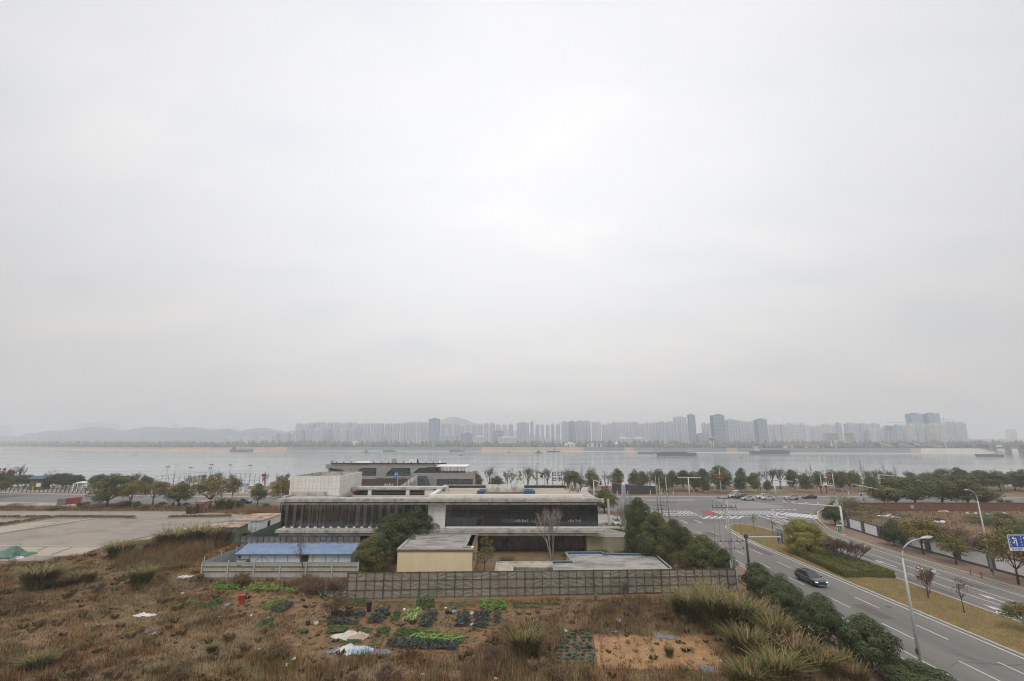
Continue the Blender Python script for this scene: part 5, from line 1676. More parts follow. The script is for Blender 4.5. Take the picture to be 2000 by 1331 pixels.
 o=mb.build('drain_slot',M['greytrim'],wb);o['kind'] = 'stuff'
 # ground floor: solid block, its near-black colour stands in for unlit rooms
 xg0,xg1=XZ(560,1070,91.5)[0],XZ(1145,1062,91.5)[0]
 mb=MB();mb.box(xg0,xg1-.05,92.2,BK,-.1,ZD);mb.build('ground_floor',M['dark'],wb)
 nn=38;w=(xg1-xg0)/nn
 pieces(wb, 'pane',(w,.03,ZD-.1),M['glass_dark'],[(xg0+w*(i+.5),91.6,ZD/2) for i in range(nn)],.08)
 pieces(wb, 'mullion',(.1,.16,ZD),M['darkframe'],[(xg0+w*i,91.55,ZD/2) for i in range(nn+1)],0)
 a,b=XZ(955,1056,91.2)[0],XZ(1022,1056,91.2)[0]
 mb=MB();mb.box(a,b,90.7,91.4,2.55,2.95);mb.build('entrance_lintel',mat('entrance_wood',(0.20,0.085,0.035),.6,.2,2.0),wb)
 for i in range(4):
  mb=MB();mb.box(a+.3+i*1.6,a+1.8+i*1.6,91.25,91.33,.05,2.5);d=mb.build('door',M['glass_dark'],wb)
  mb=MB();mb.tube([(a+.5+i*1.6,91.2,.8),(a+.5+i*1.6,91.2,1.6)],.03,5);mb.build('handle',M['steel'],d)
 # clerestory of the rear left wing
 Yc=100.0
 ca,cb=XZ(694,960,Yc)[0],XZ(836,960,Yc)[0]
 z0,z1=zb+.12,Zat(958.5,Yc)
 zc=Zat(951.5,Yc)
 mb=MB();mb.box(ca-.6,XZ(868,955,Yc)[0],Yc-.6,Yc+.7,zc-.38,zc);mb.build('cornice',M['white_old'],wb)
 mb=MB();mb.box(ca-.3,cb,Yc-.3,Yc+.3,z1+.1,zc-.39);mb.build('header',M['white'],wb)
 mb=MB();mb.box(ca,cb+4,Yc+.8,102.6,z0,zc-.02);mb.build('rear_block',M['inside'],wb)
 k=13;w=(cb-ca)/k
 pieces(wb, 'pane',(w,.03,z1-z0),M['glass_dark'],[(ca+w*(i+.5),Yc,(z0+z1)/2) for i in range(k)],.08)
 pieces(wb, 'mullion',(.09,.14,z1-z0),M['darkframe'],[(ca+w*i,Yc-.04,(z0+z1)/2) for i in range(k+1)],0)
 pieces(wb, 'pilaster',(.75,.3,zc-z0-.4),M['white'],[(XZ(p,960,Yc)[0],Yc-.22,(zc-.4+z0)/2) for p in (723,797)],0)
 mb=MB();mb.box(XZ(830,960,Yc)[0],XZ(848,960,Yc)[0],Yc-.35,Yc+.6,z0,zc-.4);mb.build('pilaster',M['white'],wb)
 # white box on the left roof
 bx0,bz1=XZ(568,929.5,93);bx1=XZ(665,930.5,93)[0]
 bz1=Zat(930,93);bz0=zt+.02
 by1=106.4
 t=.45
 mb=MB();mb.box(bx0+.1,bx1-.1,93.1,by1,bz0,bz1-.75);mb.build('roof_box_core',M['roofmem'],wb)
 mb=MB();mb.box(bx0+.08,bx1-.08,93.08,93.1+t,bz1-.75,bz1-.03);mb.box(bx0+.08,bx1-.08,by1-t,by1,bz1-.75,bz1-.03);mb.box(bx0+.08,bx0+.08+t,93.12+t,by1-t-.02,bz1-.75,bz1-.03);mb.box(bx1-.08-t,bx1-.08,93.12+t,by1-t-.02,bz1-.75,bz1-.03);mb.build('box_parapet',M['white_old'],wb)
 hs=[(bz0,bz0+(bz1-bz0)*.36),(bz0+(bz1-bz0)*.36,bz0+(bz1-bz0)*.70),(bz0+(bz1-bz0)*.70,bz1)]
 nf=13;w=(bx1-bx0)/nf
 for h0,h1 in hs:
  pieces(wb, 'cladding_panel',(w,.08,h1-h0),M['white'],[(bx0+w*(i+.5),93.03,(h0+h1)/2) for i in range(nf)],.025)
  ns=9;ws=(by1-93.1)/ns
  m0=MB();m0.cbox((0,0,0),(.08,ws-.025,h1-h0-.025));me=m0.mesh('cladding_panel',M['white'])
  for i in range(ns):
   link('cladding_panel',me,wb,Vector((bx1-.04,93.1+ws*(i+.5),(h0+h1)/2))-wloc(wb))
   link('cladding_panel',me,wb,Vector((bx0+.04,93.1+ws*(i+.5),(h0+h1)/2))-wloc(wb))
 # lettering seen faintly through the right glass: pale strokes on the panes
 for px0 in (1005,1108):
  mb=MB();rr=random.Random(px0)
  x=XZ(px0,1018,YG)[0];z=Zat(1019.5,YG)
  for i in range(9):
   hx=x+i*.29
   mb.box(hx,hx+.05,YG-.045,YG-.02,z,z+rr.uniform(.2,.45))
   if i%3==2:mb.box(hx,hx+.24,YG-.045,YG-.02,z+.12,z+.16);mb.box(hx,hx+.24,YG-.045,YG-.02,z+.32,z+.36)
  mb.build('glass_lettering',M['white_sign'],wb)['kind'] = 'stuff'
build_white()
# rusted letter frames on the roof, seen from behind
def roof_letters():
 Y=BK+.1
 zb=ZT+.6

 def P(px,py):return XZ(px,py,Y)
 rr=random.Random(3)

 def stroke(mb,a,b,w=.42):
  (x0,z0),(x1,z1)=P(*a),P(*b)
  d=Vector((x1-x0,0,z1-z0));L=d.length
  n=Vector((-d.z,0,d.x))/L*w/2
  mb.add([(x0+n.x,Y-.12,z0+n.z),(x0-n.x,Y-.12,z0-n.z),(x1-n.x,Y-.12,z1-n.z),(x1+n.x,Y-.12,z1+n.z),
    (x0+n.x,Y+.12,z0+n.z),(x0-n.x,Y+.12,z0-n.z),(x1-n.x,Y+.12,z1-n.z),(x1+n.x,Y+.12,z1+n.z)],
               [(0,1,2,3),(7,6,5,4),(0,4,5,1),(1,5,6,2),(2,6,7,3),(3,7,4,0)])
 L=[((987,1008),[((990,937),(991,925)),((998,925),(1008,930)),((1001,939),(1003,931)),((992,931),(1000,929))], 'leftmost broken roof letter, tangled with a bare tree'),
         ((1010,1022),[((1014,920),(1018,930)),((1013,928),(1018,939)),((1011,938),(1012.5,936))], 'second broken roof letter from the left, two slanting strokes'),
         ((1030,1048),[((1037,922),(1042,931)),((1033,930),(1036,924)),((1041,930),(1047,938))], 'middle broken roof letter behind a bare tree'),
         ((1050,1064),[((1051,922),(1061,927)),((1061,925),(1056,932)),((1055,930),(1061,933))], 'fourth broken roof letter, shaped like an arrow head'),
         ((1079,1098),[((1079,924),(1086,924)),((1079,929),(1086,929)),((1080,924),(1080,929)),((1085.5,924),(1085.5,929)),((1089,924),(1097,924)),((1089,929),(1097,929)),((1090,924),(1090,929)),((1096.5,924),(1096.5,929)),((1079,934),(1086,934)),((1079,939),(1086,939)),((1080,934),(1080,939)),((1085.5,934),(1085.5,939)),((1089,934),(1097,934)),((1093,931),(1093,941)),((1096.5,934),(1096.5,939)),((1090,938),(1097,938))], 'rightmost roof letter made of four small boxes')]
 for (a,b),sts,lb in L:
  xa,xb=P(a,945)[0],P(b,945)[0]
  root=thing('roof_letter',lb, 'letter',((xa+xb)/2,Y,zb),0, 'rusty letters on the roof')
  mb=MB()
  for s in sts:stroke(mb,s[0],s[1],.20 if len(sts)>8 else .42)
  mb.build('stroke',mat('letter_back',(0.20,0.17,0.13),.8,.3,2.0),root)['kind'] = 'stuff'
  mb=MB()
  zt_=P(a,922)[1]
  for x in (xa,xb):mb.tube([(x,Y,zb-.6),(x,Y,zt_)],.045,4)
  for z in (zt_,zt_-1.5):mb.tube([(xa,Y,z),(xb,Y,z)],.035,4)
  for x in (xa,xb):mb.tube([(x,Y-2.2,ZT+.05),(x,Y,zb+1)],.035,4)
  mb.build('frame',M['rust'],root)['kind'] = 'stuff'
 # collapsed frames at the right end
 root=thing('collapsed_frame', 'heap of collapsed letter frames and torn sheets at the right end of the roof', 'scrap heap',(XZ(1120,955,102)[0],102,ZT+.05))
 mb=MB();sh=MB()
 bx=root.location.x
 for i in range(26):
  p=Vector((bx+rr.uniform(-1.6,1.5),102+rr.uniform(-4,4),ZT+.05))
  q=p+Vector((rr.uniform(-1.2,1.2),rr.uniform(-1,1),rr.uniform(.6,2.6)))
  mb.tube([p,q],.05,4)
 for i in range(7):
  p=Vector((bx+rr.uniform(-1.4,1.3),102+rr.uniform(-3.5,3.5),ZT+.2));q=p+Vector((rr.uniform(-.4,.4),0,rr.uniform(.8,2.4)));o=Vector((.35,.1,.1))
  sh.quad(p-o,p+o,q+o*.8,q-o*.6)
 mb.build('bar',M['rust'],root)['kind'] = 'stuff'
 sh.build('sheet',M['white_old'],root)['kind'] = 'stuff'
roof_letters()

# ------------------------------------------------------------------ raised terrace with the beige wall
def build_terrace():
 Yt=89.6
 x0,zt=XZ(1145.5,1048.5,Yt)
 x1=XZ(1262,1052,Yt)[0]
 root=thing('terrace_wall', 'beige rendered terrace wall at the right of the white building', 'wall',((x0+x1)/2,Yt,0))
 k=3;w=(x1-x0)/k
 for i in range(k):
  box(root, 'wall_panel', 'beige',x0+w*i+.02,x0+w*(i+1)-.02,Yt,Yt+.4,-.1,zt-.12)
 box(root, 'coping', 'white_old',x0,x1+.1,Yt-.08,Yt+.5,zt-.115,zt+.02)
 pts=[(x0,Yt+.51),(x1,Yt+.51),G(1243,1046.5,zt),G(1222,1040,zt),G(1197,1034,zt),G(1170,1030,zt),(x0-.3,100)]
 mb=MB();mb.prism(pts,-.1,zt-.02);mb.build('deck',M['concrete'],root)
 mb=MB()
 c=[(x1,Yt+.55),G(1243,1046.5,zt),G(1222,1040,zt),G(1197,1034,zt),G(1170,1030,zt)]
 for a,b in zip(c,c[1:]):mb.tube([(a[0],a[1],zt+.18),(b[0],b[1],zt+.18)],.18,4)
 mb.build('edge_rail',M['darksteel'],root)
build_terrace()
# ------------------------------------------------------------------ cream shed
def build_cream():
 Yf,Yb=75.0,86.6
 zt=Zat(1072,Yf)
 x0,x1=XZ(776,1090,Yf)[0],XZ(922,1090,Yf)[0]
 xb=XZ(908,1042,Yb)[0]
 root=thing('cream_shed', 'plain cream shed with a stained grey flat roof and brown edge', 'building',((x0+x1)/2,Yf,0))
 box(root, 'wall', 'cream',x0,x1,Yf,Yb,-.1,zt-.42)
 box(root, 'edge_band',mat('brown_band',(0.17,0.105,0.06),.8,.15,1.0),x0-.12,x1+.12,Yf-.12,Yb+.1,zt-.415,zt-.16)
 t=.55
 mb=MB();mb.box(x0-.15,x1+.15,Yf-.15,Yf+t-.15,zt-.155,zt);mb.box(x0-.15,x0+t-.15,Yf+t-.14,Yb+.1,zt-.155,zt);mb.box(x0+t-.14,x1+.15,Yb-.4,Yb+.1,zt-.155,zt)
 mb.box(x1-1.6,x1-1.6+t,Yf+1.9,Yb-.41,zt-.155,zt);mb.box(x1-1.6,x1+.15,Yf+1.4,Yf+1.89,zt-.155,zt);mb.box(x1-.3,x1+.15,Yf+t-.14,Yf+1.39,zt-.155,zt)
 mb.build('parapet',M['concrete'],root)
 box(root, 'roof', 'roofmem',x0+t-.14,x1-1.61,Yf+t-.14,Yb-.41,zt-.30,zt-.12)
 box(root, 'roof', 'roofmem',x1-1.04,x1-.31,Yf+1.9,Yb-.1,zt-.40,zt-.16)
 box(root, 'vent_box', 'whitewall',x1-.2,x1+.16,Yf+.6,Yf+1.3,zt+.005,zt+.10)
build_cream()
# ------------------------------------------------------------------ flat grey roof and pergola behind the fence
def build_flat():
 z=2.2
 P=[G(*p,z) for p in ((1085,1121.5),(1078.5,1097.5),(1117,1097),(1106.5,1079.5),(1176,1079.3),(1179,1082),(1278,1083),(1310,1110),(1307,1112.5),(1320,1123))]
 root=thing('flat_roof_building', 'low building with a wide grey flat roof edged in blue behind the film fence', 'building',(sum(p[0] for p in P)/len(P),sum(p[1] for p in P)/len(P),0))
 mb=MB();mb.prism(P,-.1,z-.28);mb.build('wall',M['cream'],root)
 c=Vector((sum(p[0] for p in P)/len(P),sum(p[1] for p in P)/len(P)))
 mb=MB();mb.prism([tuple(c+(Vector(p)-c)*.975) for p in P],z-.275,z-.20);mb.build('roof',M['roofmem'],root)
 n=len(P)
 for i in range(n):
  a,b=Vector(P[i]),Vector(P[(i+1)%n])
  d=(b-a)
  L=d.length
  if L<.15:continue
  d /= L
  nrm=Vector((d.y,-d.x))
  if nrm.dot((a+b)/2-c)<0:nrm=-nrm
  q=lambda p,o:(p.x+nrm.x*o,p.y+nrm.y*o)
  mb=MB();mb.prism([q(a,-.02),q(b,-.02),q(b,.18),q(a,.18)],z-.27,z+.08);mb.build('parapet',M['concrete'],root)
  mb=MB();mb.prism([q(a,-.07),q(b,-.07),q(b,-.025),q(a,-.025)],z-.198,z+.05);mb.build('blue_strip',M['bluefilm'],root)
 z=2.35
 Q=[G(*p,z) for p in ((966,1120),(969,1098.3),(1078,1098.3),(1079.5,1109.5),(1003,1108.5),(1002,1120))]
 root=thing('pergola', 'low white L shaped canopy roof with a stained inner panel beside the grey flat roof', 'canopy',(Q[0][0]+3,Q[0][1]+3,0))
 mb=MB();mb.prism(Q,z-.35,z-.03);mb.build('roof',M['white_old'],root)
 n=len(Q);c=Vector((sum(p[0] for p in Q)/n,sum(p[1] for p in Q)/n))
 mb=MB()
 for i in range(n):
  a,b=Vector(Q[i]),Vector(Q[(i+1)%n]);d=(b-a).normalized();nrm=Vector((d.y,-d.x))
  if i==0 or True:
   mb.prism([(a.x,a.y),(b.x,b.y),(b.x+nrm.x*.25,b.y+nrm.y*.25),(a.x+nrm.x*.25,a.y+nrm.y*.25)],z-.4,z+.1)
 mb.build('edge_beam',M['white_old'],root)
 ins=[G(*p,z) for p in ((972,1117),(973.5,1101),(1074,1101),(1075,1106),(998,1105.5),(997.5,1117))]
 mb=MB();mb.prism(ins,z-.025,z+.01);mb.build('roof_panel',M['roofsand'],root)
 x0,x1=Q[4][0]+.6,Q[3][0]-1.0
 for i in range(13):
  x=x0+(x1-x0)*i/12
  box(root, 'slat', 'whitewall',x,x+.09,Q[4][1]+.5,Q[4][1]+.62,0,z-.36)
 for x in (Q[0][0]+.2,Q[3][0]-.3):box(root, 'post', 'whitewall',x,x+.25,Q[2][1]-1.0,Q[2][1]-.7,0,z-.36)
build_flat()
# ------------------------------------------------------------------ prefab shed with the blue roof and its fences
def build_prefab():
 Yf=77.2
 x0,x1=XZ(463,1082,Yf)[0],XZ(686,1082,Yf)[0]
 ze=Zat(1081.5,Yf);Yr=80.6;zr=Zat(1062,Yr)
 root=thing('prefab_shed', 'prefab site shed with a blue ribbed metal roof and white panel walls', 'shed',((x0+x1)/2,Yf,0))
 k=9;w=(x1-x0)/k
 for i in range(k):
  xa=x0+w*i
  if i==5:
   box(root, 'wall_panel', 'shed_white',xa+.05,xa+w-.05,Yf+.1,Yf+.18,-.05,ze-1.25)
   box(root, 'window', 'dark',xa+.1,xa+w*.62,Yf+.14,Yf+.2,ze-1.2,ze-.12)
   box(root, 'wall_panel', 'cream',xa+w*.64,xa+w-.05,Yf+.1,Yf+.18,ze-1.24,ze-.12)
  else:
   box(root, 'wall_panel', 'shed_white',xa+.05,xa+w-.05,Yf+.1,Yf+.18,-.05,ze-.05)
  box(root, 'wall_post', 'blueframe',xa-.05,xa+.045,Yf+.02,Yf+.22,-.05,ze-.04)
  if i in (1,2,7):
   mb=MB();mb.tube([(xa+.1,Yf+.05,ze-.3 if i==2 else .9),(xa+w-.1,Yf+.05,.9 if i==2 else ze-.3)],.02,4);mb.build('brace',M['darksteel'],root)
   box(root, 'window', 'dark',xa+.2,xa+w-.2,Yf+.05,Yf+.095,.95,1.35)
 mb=MB();mb.ball((x0+w*.98,Yf-.25,1.75),(.3,.28,.3),10,6);mb.build('exhaust_fan',M['rust'],root)
 box(root, 'vent', 'darksteel',x0+.25,x0+.6,Yf,Yf+.09,2.0,2.4)
 mb=MB();mb.tube([(x0+.2,Yf-.02,1.85),(x0+w,Yf-.02,1.85)],.05,5);mb.build('pipe',M['darksteel'],root)
 mb=MB();mb.box(x0+.05,x0+.12,Yf+.2,Yr+3.2,0,ze-.02);mb.box(x1-.12,x1-.05,Yf+.2,Yr+3.2,0,ze-.02);mb.box(x0+.05,x1-.05,Yr+3.2,Yr+3.28,0,ze);mb.build('end_wall',M['shed_white'],root)
 # ribbed roof sheets
 n=22;ws=(x1-x0+.5)/n
 def sheet_mesh(back):
  V,F=[],[]
  prof=[(0,0),(.10,0),(.13,.055),(.2,.055),(.23,0),(.43,0),(.46,.055),(.53,.055),(.56,0),(.76,0),(.79,.055),(.86,.055),(.89,0),(1.0,0)]
  ya,za,yb,zb=(Yf-.35,ze-.06,Yr,zr) if not back else (Yr+3.6,ze-.06,Yr,zr)
  for q,h in prof:
   V+=[(q*(ws-.015),ya,za+h),(q*(ws-.015),yb,zb+h)]
  for i in range(len(prof)-1):F.append((2*i,2*i+2,2*i+3,2*i+1))
  return quads_mesh('roof_sheet',V,F,M['sheet_blue'])
 ma,mb_=sheet_mesh(False),sheet_mesh(True)
 for i in range(n):
  for me in (ma,mb_):
   link('roof_sheet',me,root,Vector((x0-.25+ws*i,0,random.uniform(-.006,.006)))-Vector((root.location.x,root.location.y,0)))
 mb=MB();mb.tube([(x0-.3,Yr,zr+.06),(x1+.3,Yr,zr+.06)],.09,5);mb.build('ridge_cap',mat('ridge',(0.40,0.42,0.44),.6,.2,1.0,col2=(.3,.15,.08),sc2=1.2),root)
 mb=MB();mb.box(x0-.3,x1+.3,Yf-.4,Yf-.33,ze-.14,ze-.04);mb.build('gutter',M['darksteel'],root)
 mb=MB();mb.yprism([(x0-.3,0),(x0-.22,0),(x0-.22,.1),(x0-.3,.1)],0,0.01)
 # sheet fence in front
 Yq=74.0
 a,b=XZ(395,1110,Yq)[0],XZ(700,1110,Yq)[0]
 zt=Zat(1098.5,Yq)
 fr=thing('sheet_fence', 'grey white corrugated sheet fence in front of the blue roofed shed', 'fence',((a+b)/2,Yq,0))
 k=6;w=(b-a)/k
 V,F=[],[]
 m=20
 for i in range(m):
  q0=i/m*w
  for q,o in ((0,0),(.70,0),(.78,.05),(.92,.05)):
   V+=[(q0+q*w/m,o,.12),(q0+q*w/m,o,zt)]
 V+=[(w,0,.12),(w,0,zt)]
 for i in range(len(V) // 2-1):F.append((2*i,2*i+2,2*i+3,2*i+1))
 me=quads_mesh('corrugated_panel',V,F,M['sheet'])
 for i in range(k):link('corrugated_panel',me,fr,Vector((a+w*i,Yq,0))-fr.location)
 for i in range(k+1):box(fr, 'post', 'steel',a+w*i-.09,a+w*i+.09,Yq-.16,Yq-.02,-.1,zt+(.3 if i in (1,2) else .1))
 for z in (.95,1.62): 
  for i in range(k):box(fr, 'rail', 'rust',a+w*i+.095,a+w*(i+1)-.095,Yq-.09,Yq-.02,z-.04,z+.04)
 for i in range(k):box(fr, 'rail', 'steel',a+w*i+.095,a+w*(i+1)-.095,Yq-.07,Yq-.02,zt-.03,zt+.03)
 gm=mat('green_scrawl',(0.10,0.30,0.19),.8,0)
 # faint green sprayed marks
 for px,py in ((466,1105),(533,1112),(634,1107)):
  x,z=XZ(px,py,Yq)
  mb=MB();rr=random.Random(px)
  for i in range(4):mb.box(x+i*.18-.3,x+i*.18-.19,Yq-.012,Yq-.006,z+rr.uniform(-.15,0),z+rr.uniform(.05,.2))
  mb.box(x-.32,x+.4,Yq-.012,Yq-.006,z-.02,z+.01)
  mb.build('sprayed_mark',gm,fr)['kind'] = 'stuff'
 # plain side fence running back
 sd=thing('side_fence', 'plain grey sheet fence running back along the left side of the blue roofed shed', 'fence',(a,Yq+6,0))
 kk=3;L=12.5/kk
 for i in range(kk):box(sd, 'sheet_panel', 'sheet_grey',a-.1,a-.05,Yq+.2+L*i+.01,Yq+.2+L*(i+1)-.01,0,zt+.05)
 for i in range(kk+1):box(sd, 'post', 'steel',a-.04,a+.06,Yq+.2+L*i,Yq+.3+L*i,0,zt+.8-.2*i)
 # blue film fence behind
 Yb=86.4
 a2,b2=XZ(470,1050,Yb)[0],XZ(704,1050,Yb)[0]
 zt2=Zat(1047.3,Yb)
 film_fence('rear_film_fence', 'film covered fence with a bluish sheen between the blue roof and the white building',(a2,Yb),(b2,Yb),zt2,21,4, 'filmblue',3,5)
def film_fence(name,label,p0,p1,h,ncol,postevery,fm,rows=3,seed=2,h1=None):
 rr=random.Random(seed)
 a,b=Vector((p0[0],p0[1],0)),Vector((p1[0],p1[1],0))
 d=(b-a);L=d.length;d.normalize()
 ang=math.atan2(d.y,d.x)
 root=thing(name,label, 'fence',a,ang)
 w=L/ncol
 h1=h if h1 is None else h1
 zr=[0.06,.36,.70,1.0]
 variants=[]
 for v in range(26):
  V,F=[],[]
  k=8
  nx,nz=rr.uniform(.8,2),rr.uniform(.8,2)
  ph=rr.uniform(0,6);sl=rr.uniform(-1.4,1.4)
  for j in range(k+1):
   for i in range(k+1):
    q,s=i/k,j/k
    e=min(1,min(q,1-q)*9)
    fold=abs(((q*1.3+sl*s)*2.2*nx+ph)%1-.5)-.25
    o=e*(.085*fold+.03*math.sin((s*2-q*sl)*5*nz+ph*2))+rr.uniform(-.012,.012)
    V.append((q,o,s))
  for j in range(k):
   for i in range(k):F.append((j*(k+1)+i,j*(k+1)+i+1,(j+1)*(k+1)+i+1,(j+1)*(k+1)+i))
  variants.append(quads_mesh('film_panel',V,F,M[fm],smooth=v%2==0))
 for c in range(ncol):
  hc=h+(h1-h)*c/ncol
  for r_ in range(rows):
   z0,z1=zr[r_]*hc,zr[r_+1]*hc
   o=link('film_panel',rr.choice(variants),root,(c*w+.02,.06,z0+.02),None,(w-.04,1,z1-z0-.04))
 for c in range(ncol+1):
  hc=h+(h1-h)*c/ncol
  big=c%postevery==0
  mb=MB();t=.065 if big else .022
  mb.box(c*w-t,c*w+t,-.08,.04,-.1,hc+(.06 if big else .0))
  mb.build('post' if big else 'upright',M['darksteel' if big and c%(postevery*3) else 'rust'],root,0)
 for zq in zr:
  mb=MB()
  for c in range(ncol):
   h0,h2=h+(h1-h)*c/ncol,h+(h1-h)*(c+1)/ncol
   mb.add([(c*w,-.05,zq*h0-.022),(c*w+w,-.05,zq*h2-.022),(c*w+w,.02,zq*h2-.022),(c*w,.02,zq*h0-.022),(c*w,-.05,zq*h0+.022),(c*w+w,-.05,zq*h2+.022),(c*w+w,.02,zq*h2+.022),(c*w,.02,zq*h0+.022)],
                   [(3,2,1,0),(4,5,6,7),(0,1,5,4),(2,3,7,6)])
  mb.build('rail',M['rust'],root,0)
 return root
build_prefab()
ff=film_fence('film_fence', 'long rusty grid fence covered with wrinkled grey green plastic film across the middle',G(676,1173),G(1440,1157),3.28,45,4, 'film',3,9,2.95)
# dark green net slope left of the building
def net_mound():
 Y0=89.0
 pts=[(478,1047),(500,1038),(520,1030),(538,1023),(552,1017)]
 V,F=[],[]
 for px,py in pts:
  x,z=XZ(px,py,92.5)
  x0=XZ(px,1047,Y0)[0]
  V+=[(x0,Y0,0),(x0,Y0+.2,min(z,3.2)),(x,92.5,z),(x,97,z*.9),(x,101,0)]
 for i in range(len(pts)-1):
  for j in range(4):F.append((i*5+j,(i+1)*5+j,(i+1)*5+j+1,i*5+j+1))
 root=link('netted_slope',quads_mesh('netted_slope',V,F,M['net_dark']))
 tag(root, 'dark green netting slope at the left foot of the white building', 'netting')
net_mound()
# ------------------------------------------------------------------ hut, containers, booth, boards on the left
def build_left_sheds():
 Y=98.0
 x0,x1=XZ(434,1040,Y)[0],XZ(464,1040,Y)[0]
 zt=Zat(1030.5,Y)
 root=thing('green_hut', 'small pale green metal hut with a rusty orange roof among the reeds', 'hut',((x0+x1)/2,Y,0))
 gm=mat('green_paint',(0.20,0.265,0.205),.8,.15,1.2,stain=.6,stain_col=(.33,.33,.28),stain_scale=.8)
 k=3;w=(x1-x0)/k
 for i in range(k):box(root, 'wall_sheet',gm,x0+w*i+.01,x0+w*(i+1)-.01,Y,Y+.06,0,zt)
 box(root, 'side_wall',gm,x1-.05,x1,Y+.07,Y+3.6,0,zt-.02);box(root, 'side_wall',gm,x0,x0+.05,Y+.07,Y+3.6,0,zt-.02);box(root, 'back_wall',gm,x0,x1,Y+3.62,Y+3.68,0,zt)
 mb=MB();mb.xprism([(Y-.3,zt),(Y+4,zt+.38),(Y+4,zt+.5),(Y-.3,zt+.12)],x0-.35,x1+.45);mb.build('roof',mat('hut_roof',(0.36,0.33,0.29),.85,.2,1.0,col2=(.36,.10,.03),sc2=.55),root)
 box(root, 'window', 'dark',x0+1.4,x0+1.65,Y-.03,Y-.005,zt*.55,zt*.62)
 # container shed
 Y=108.0
 x0,x1=XZ(448,1025,Y)[0],XZ(509,1025,Y)[0]
 zt=Zat(1017.5,Y); 
 root=thing('container_shed', 'pale container shed with blue railing and a rust streaked flat roof', 'shed',((x0+x1)/2,Y,0))
 k=7;w=(x1-x0)/k
 for i in range(k):box(root, 'wall_panel', 'shed_white',x0+w*i+.02,x0+w*(i+1)-.02,Y,Y+.08,0,zt)
 Yb=118.0
 mb=MB();mb.box(x0,x0+.08,Y+.09,Yb,0,zt);mb.box(x1-.08,x1,Y+.09,Yb,0,zt);mb.box(x0,x1,Yb,Yb+.08,0,zt);mb.build('end_wall',M['whitewall'],root)
 box(root, 'door', 'dark',x1+.005,x1+.03,Y+3,Y+4.2,0,zt*.8)
 mb=MB();mb.box(x0-.3,x1+.25,Y-.2,Yb+.3,zt+.005,zt+.12);mb.build('roof',M['rustroof'],root)
 mb=MB()
 for i in range(k+1):mb.tube([(x0+w*i,Y-.35,0),(x0+w*i,Y-.35,zt+.5)],.035,4)
 mb.tube([(x0,Y-.35,zt+.1),(x1,Y-.35,zt+.1)],.035,4)
 mb.tube([(x0,Y-.35,zt*.55),(x1,Y-.35,zt*.5)],.05,4)
 mb.build('railing',M['blueframe'],root)['kind'] = 'stuff'
 # scaffold stair beside
 x0=XZ(421,1025,108)[0]
 root=thing('metal_stair', 'white metal stair frame at the left end of the container shed', 'stair',(x0,108,0))
 mb=MB();mb.tube([(x0,107.5,0),(x0+3.2,108.5,2.1)],.07,4);mb.tube([(x0+.2,108.5,0),(x0+3.4,109.5,2.1)],.07,4);mb.build('stringer',M['pole_white'],root)
 for i in range(6):box(root, 'tread', 'steel',x0+.3+i*.52,x0+.62+i*.52,107.7,109.0,.2+i*.34,.25+i*.34)
 mb=MB();mb.tube([(x0,109,2.2),(x0+4.2,109,2.2)],.05,4);mb.tube([(x0,109,0),(x0,109,2.2)],.05,4);mb.build('handrail',M['rust'],root)
 # orange guard booth
 x,y=G(396,1001.5)
 zt=Zat(979,y)
 root=thing('guard_booth', 'abandoned orange brown guard booth with broken windows at the plaza edge', 'booth',(x,y,0),R(-14))
 w,d=2.9,2.4
 mb=MB();mb.box(-w/2,w/2,-d/2,d/2,0,.95);mb.build('base_wall',M['orange_booth'],root,0)
 for sx in (-1,1):
  for sy in (-1,1): 
   mb=MB();mb.cbox((sx*(w/2-.08),sy*(d/2-.08),zt*.5+.2),(.16,.16,zt-1.35));mb.build('corner_post',M['orange_booth'],root,0)
 for q in (-.5,.1):
  mb=MB();mb.cbox((q,-d/2+.06,zt*.5+.2),(.1,.1,zt-1.35));mb.build('window_bar',M['orange_booth'],root,0)
 mb=MB();mb.box(.55,1.2,-d/2-.03,-d/2-.003,.02,zt-.62);mb.build('door',M['darksteel'],root,0)
 mb=MB();mb.box(-w/2+.2,-.6,-d/2+.1,-d/2+.12,1.0,zt-.7);mb.build('pane',M['glass'],root,0)
 mb=MB();mb.box(-.9,.4,d/2-.2,d/2-.15,1.0,zt-.7);mb.build('curtain',M['curtain'],root,0)
 mb=MB();mb.box(-w/2-.2,w/2+.2,-d/2-.25,d/2+.25,zt-.6,zt);mb.build('roof',mat('booth_roof',(0.30,0.10,0.05),.7,.2,1.0),root,0)
 mb=MB();mb.box(-w/2-.1,w/2+.1,-d/2-.1,d/2+.1,zt+.003,zt+.06);mb.build('roof_sheet',M['sheet_grey'],root,0)
 # red and grey hoarding by the street
 x0,y0=G(110,987);x1,y1=G(127,986.5);x2,y2=G(158,983)
 root=thing('hoarding', 'hoarding by the street, grey boards on its left end and red boards on the right', 'hoarding',(x0,y0,0))
 zt=Zat(974.5,y0)
 for (a,b,n,mm) in (((x0,y0),(x1,y1),4, 'greyboard'),((x1,y1),(x2,y2),7, 'red')):
  m_=M['red'] if mm == 'red' else mat('grey_board',(.16,.165,.165),.8,.1,1.0)
  for i in range(n):
   p=Vector(a).lerp(Vector(b),(i+.5)/n);L=(Vector(b)-Vector(a)).length/n
   mb=MB();mb.cbox((p.x,p.y,zt/2),(L-.03,.08,zt),math.atan2(b[1]-a[1],b[0]-a[0]));mb.build('board',m_,root)
 mb=MB()
 for q in (0,.5,1):
  p=Vector((x0,y0)).lerp(Vector((x2,y2)),q);mb.tube([(p.x,p.y+.3,0),(p.x,p.y+.3,zt-.1)],.06,5)
 mb.build('support_post',M['darksteel'],root)
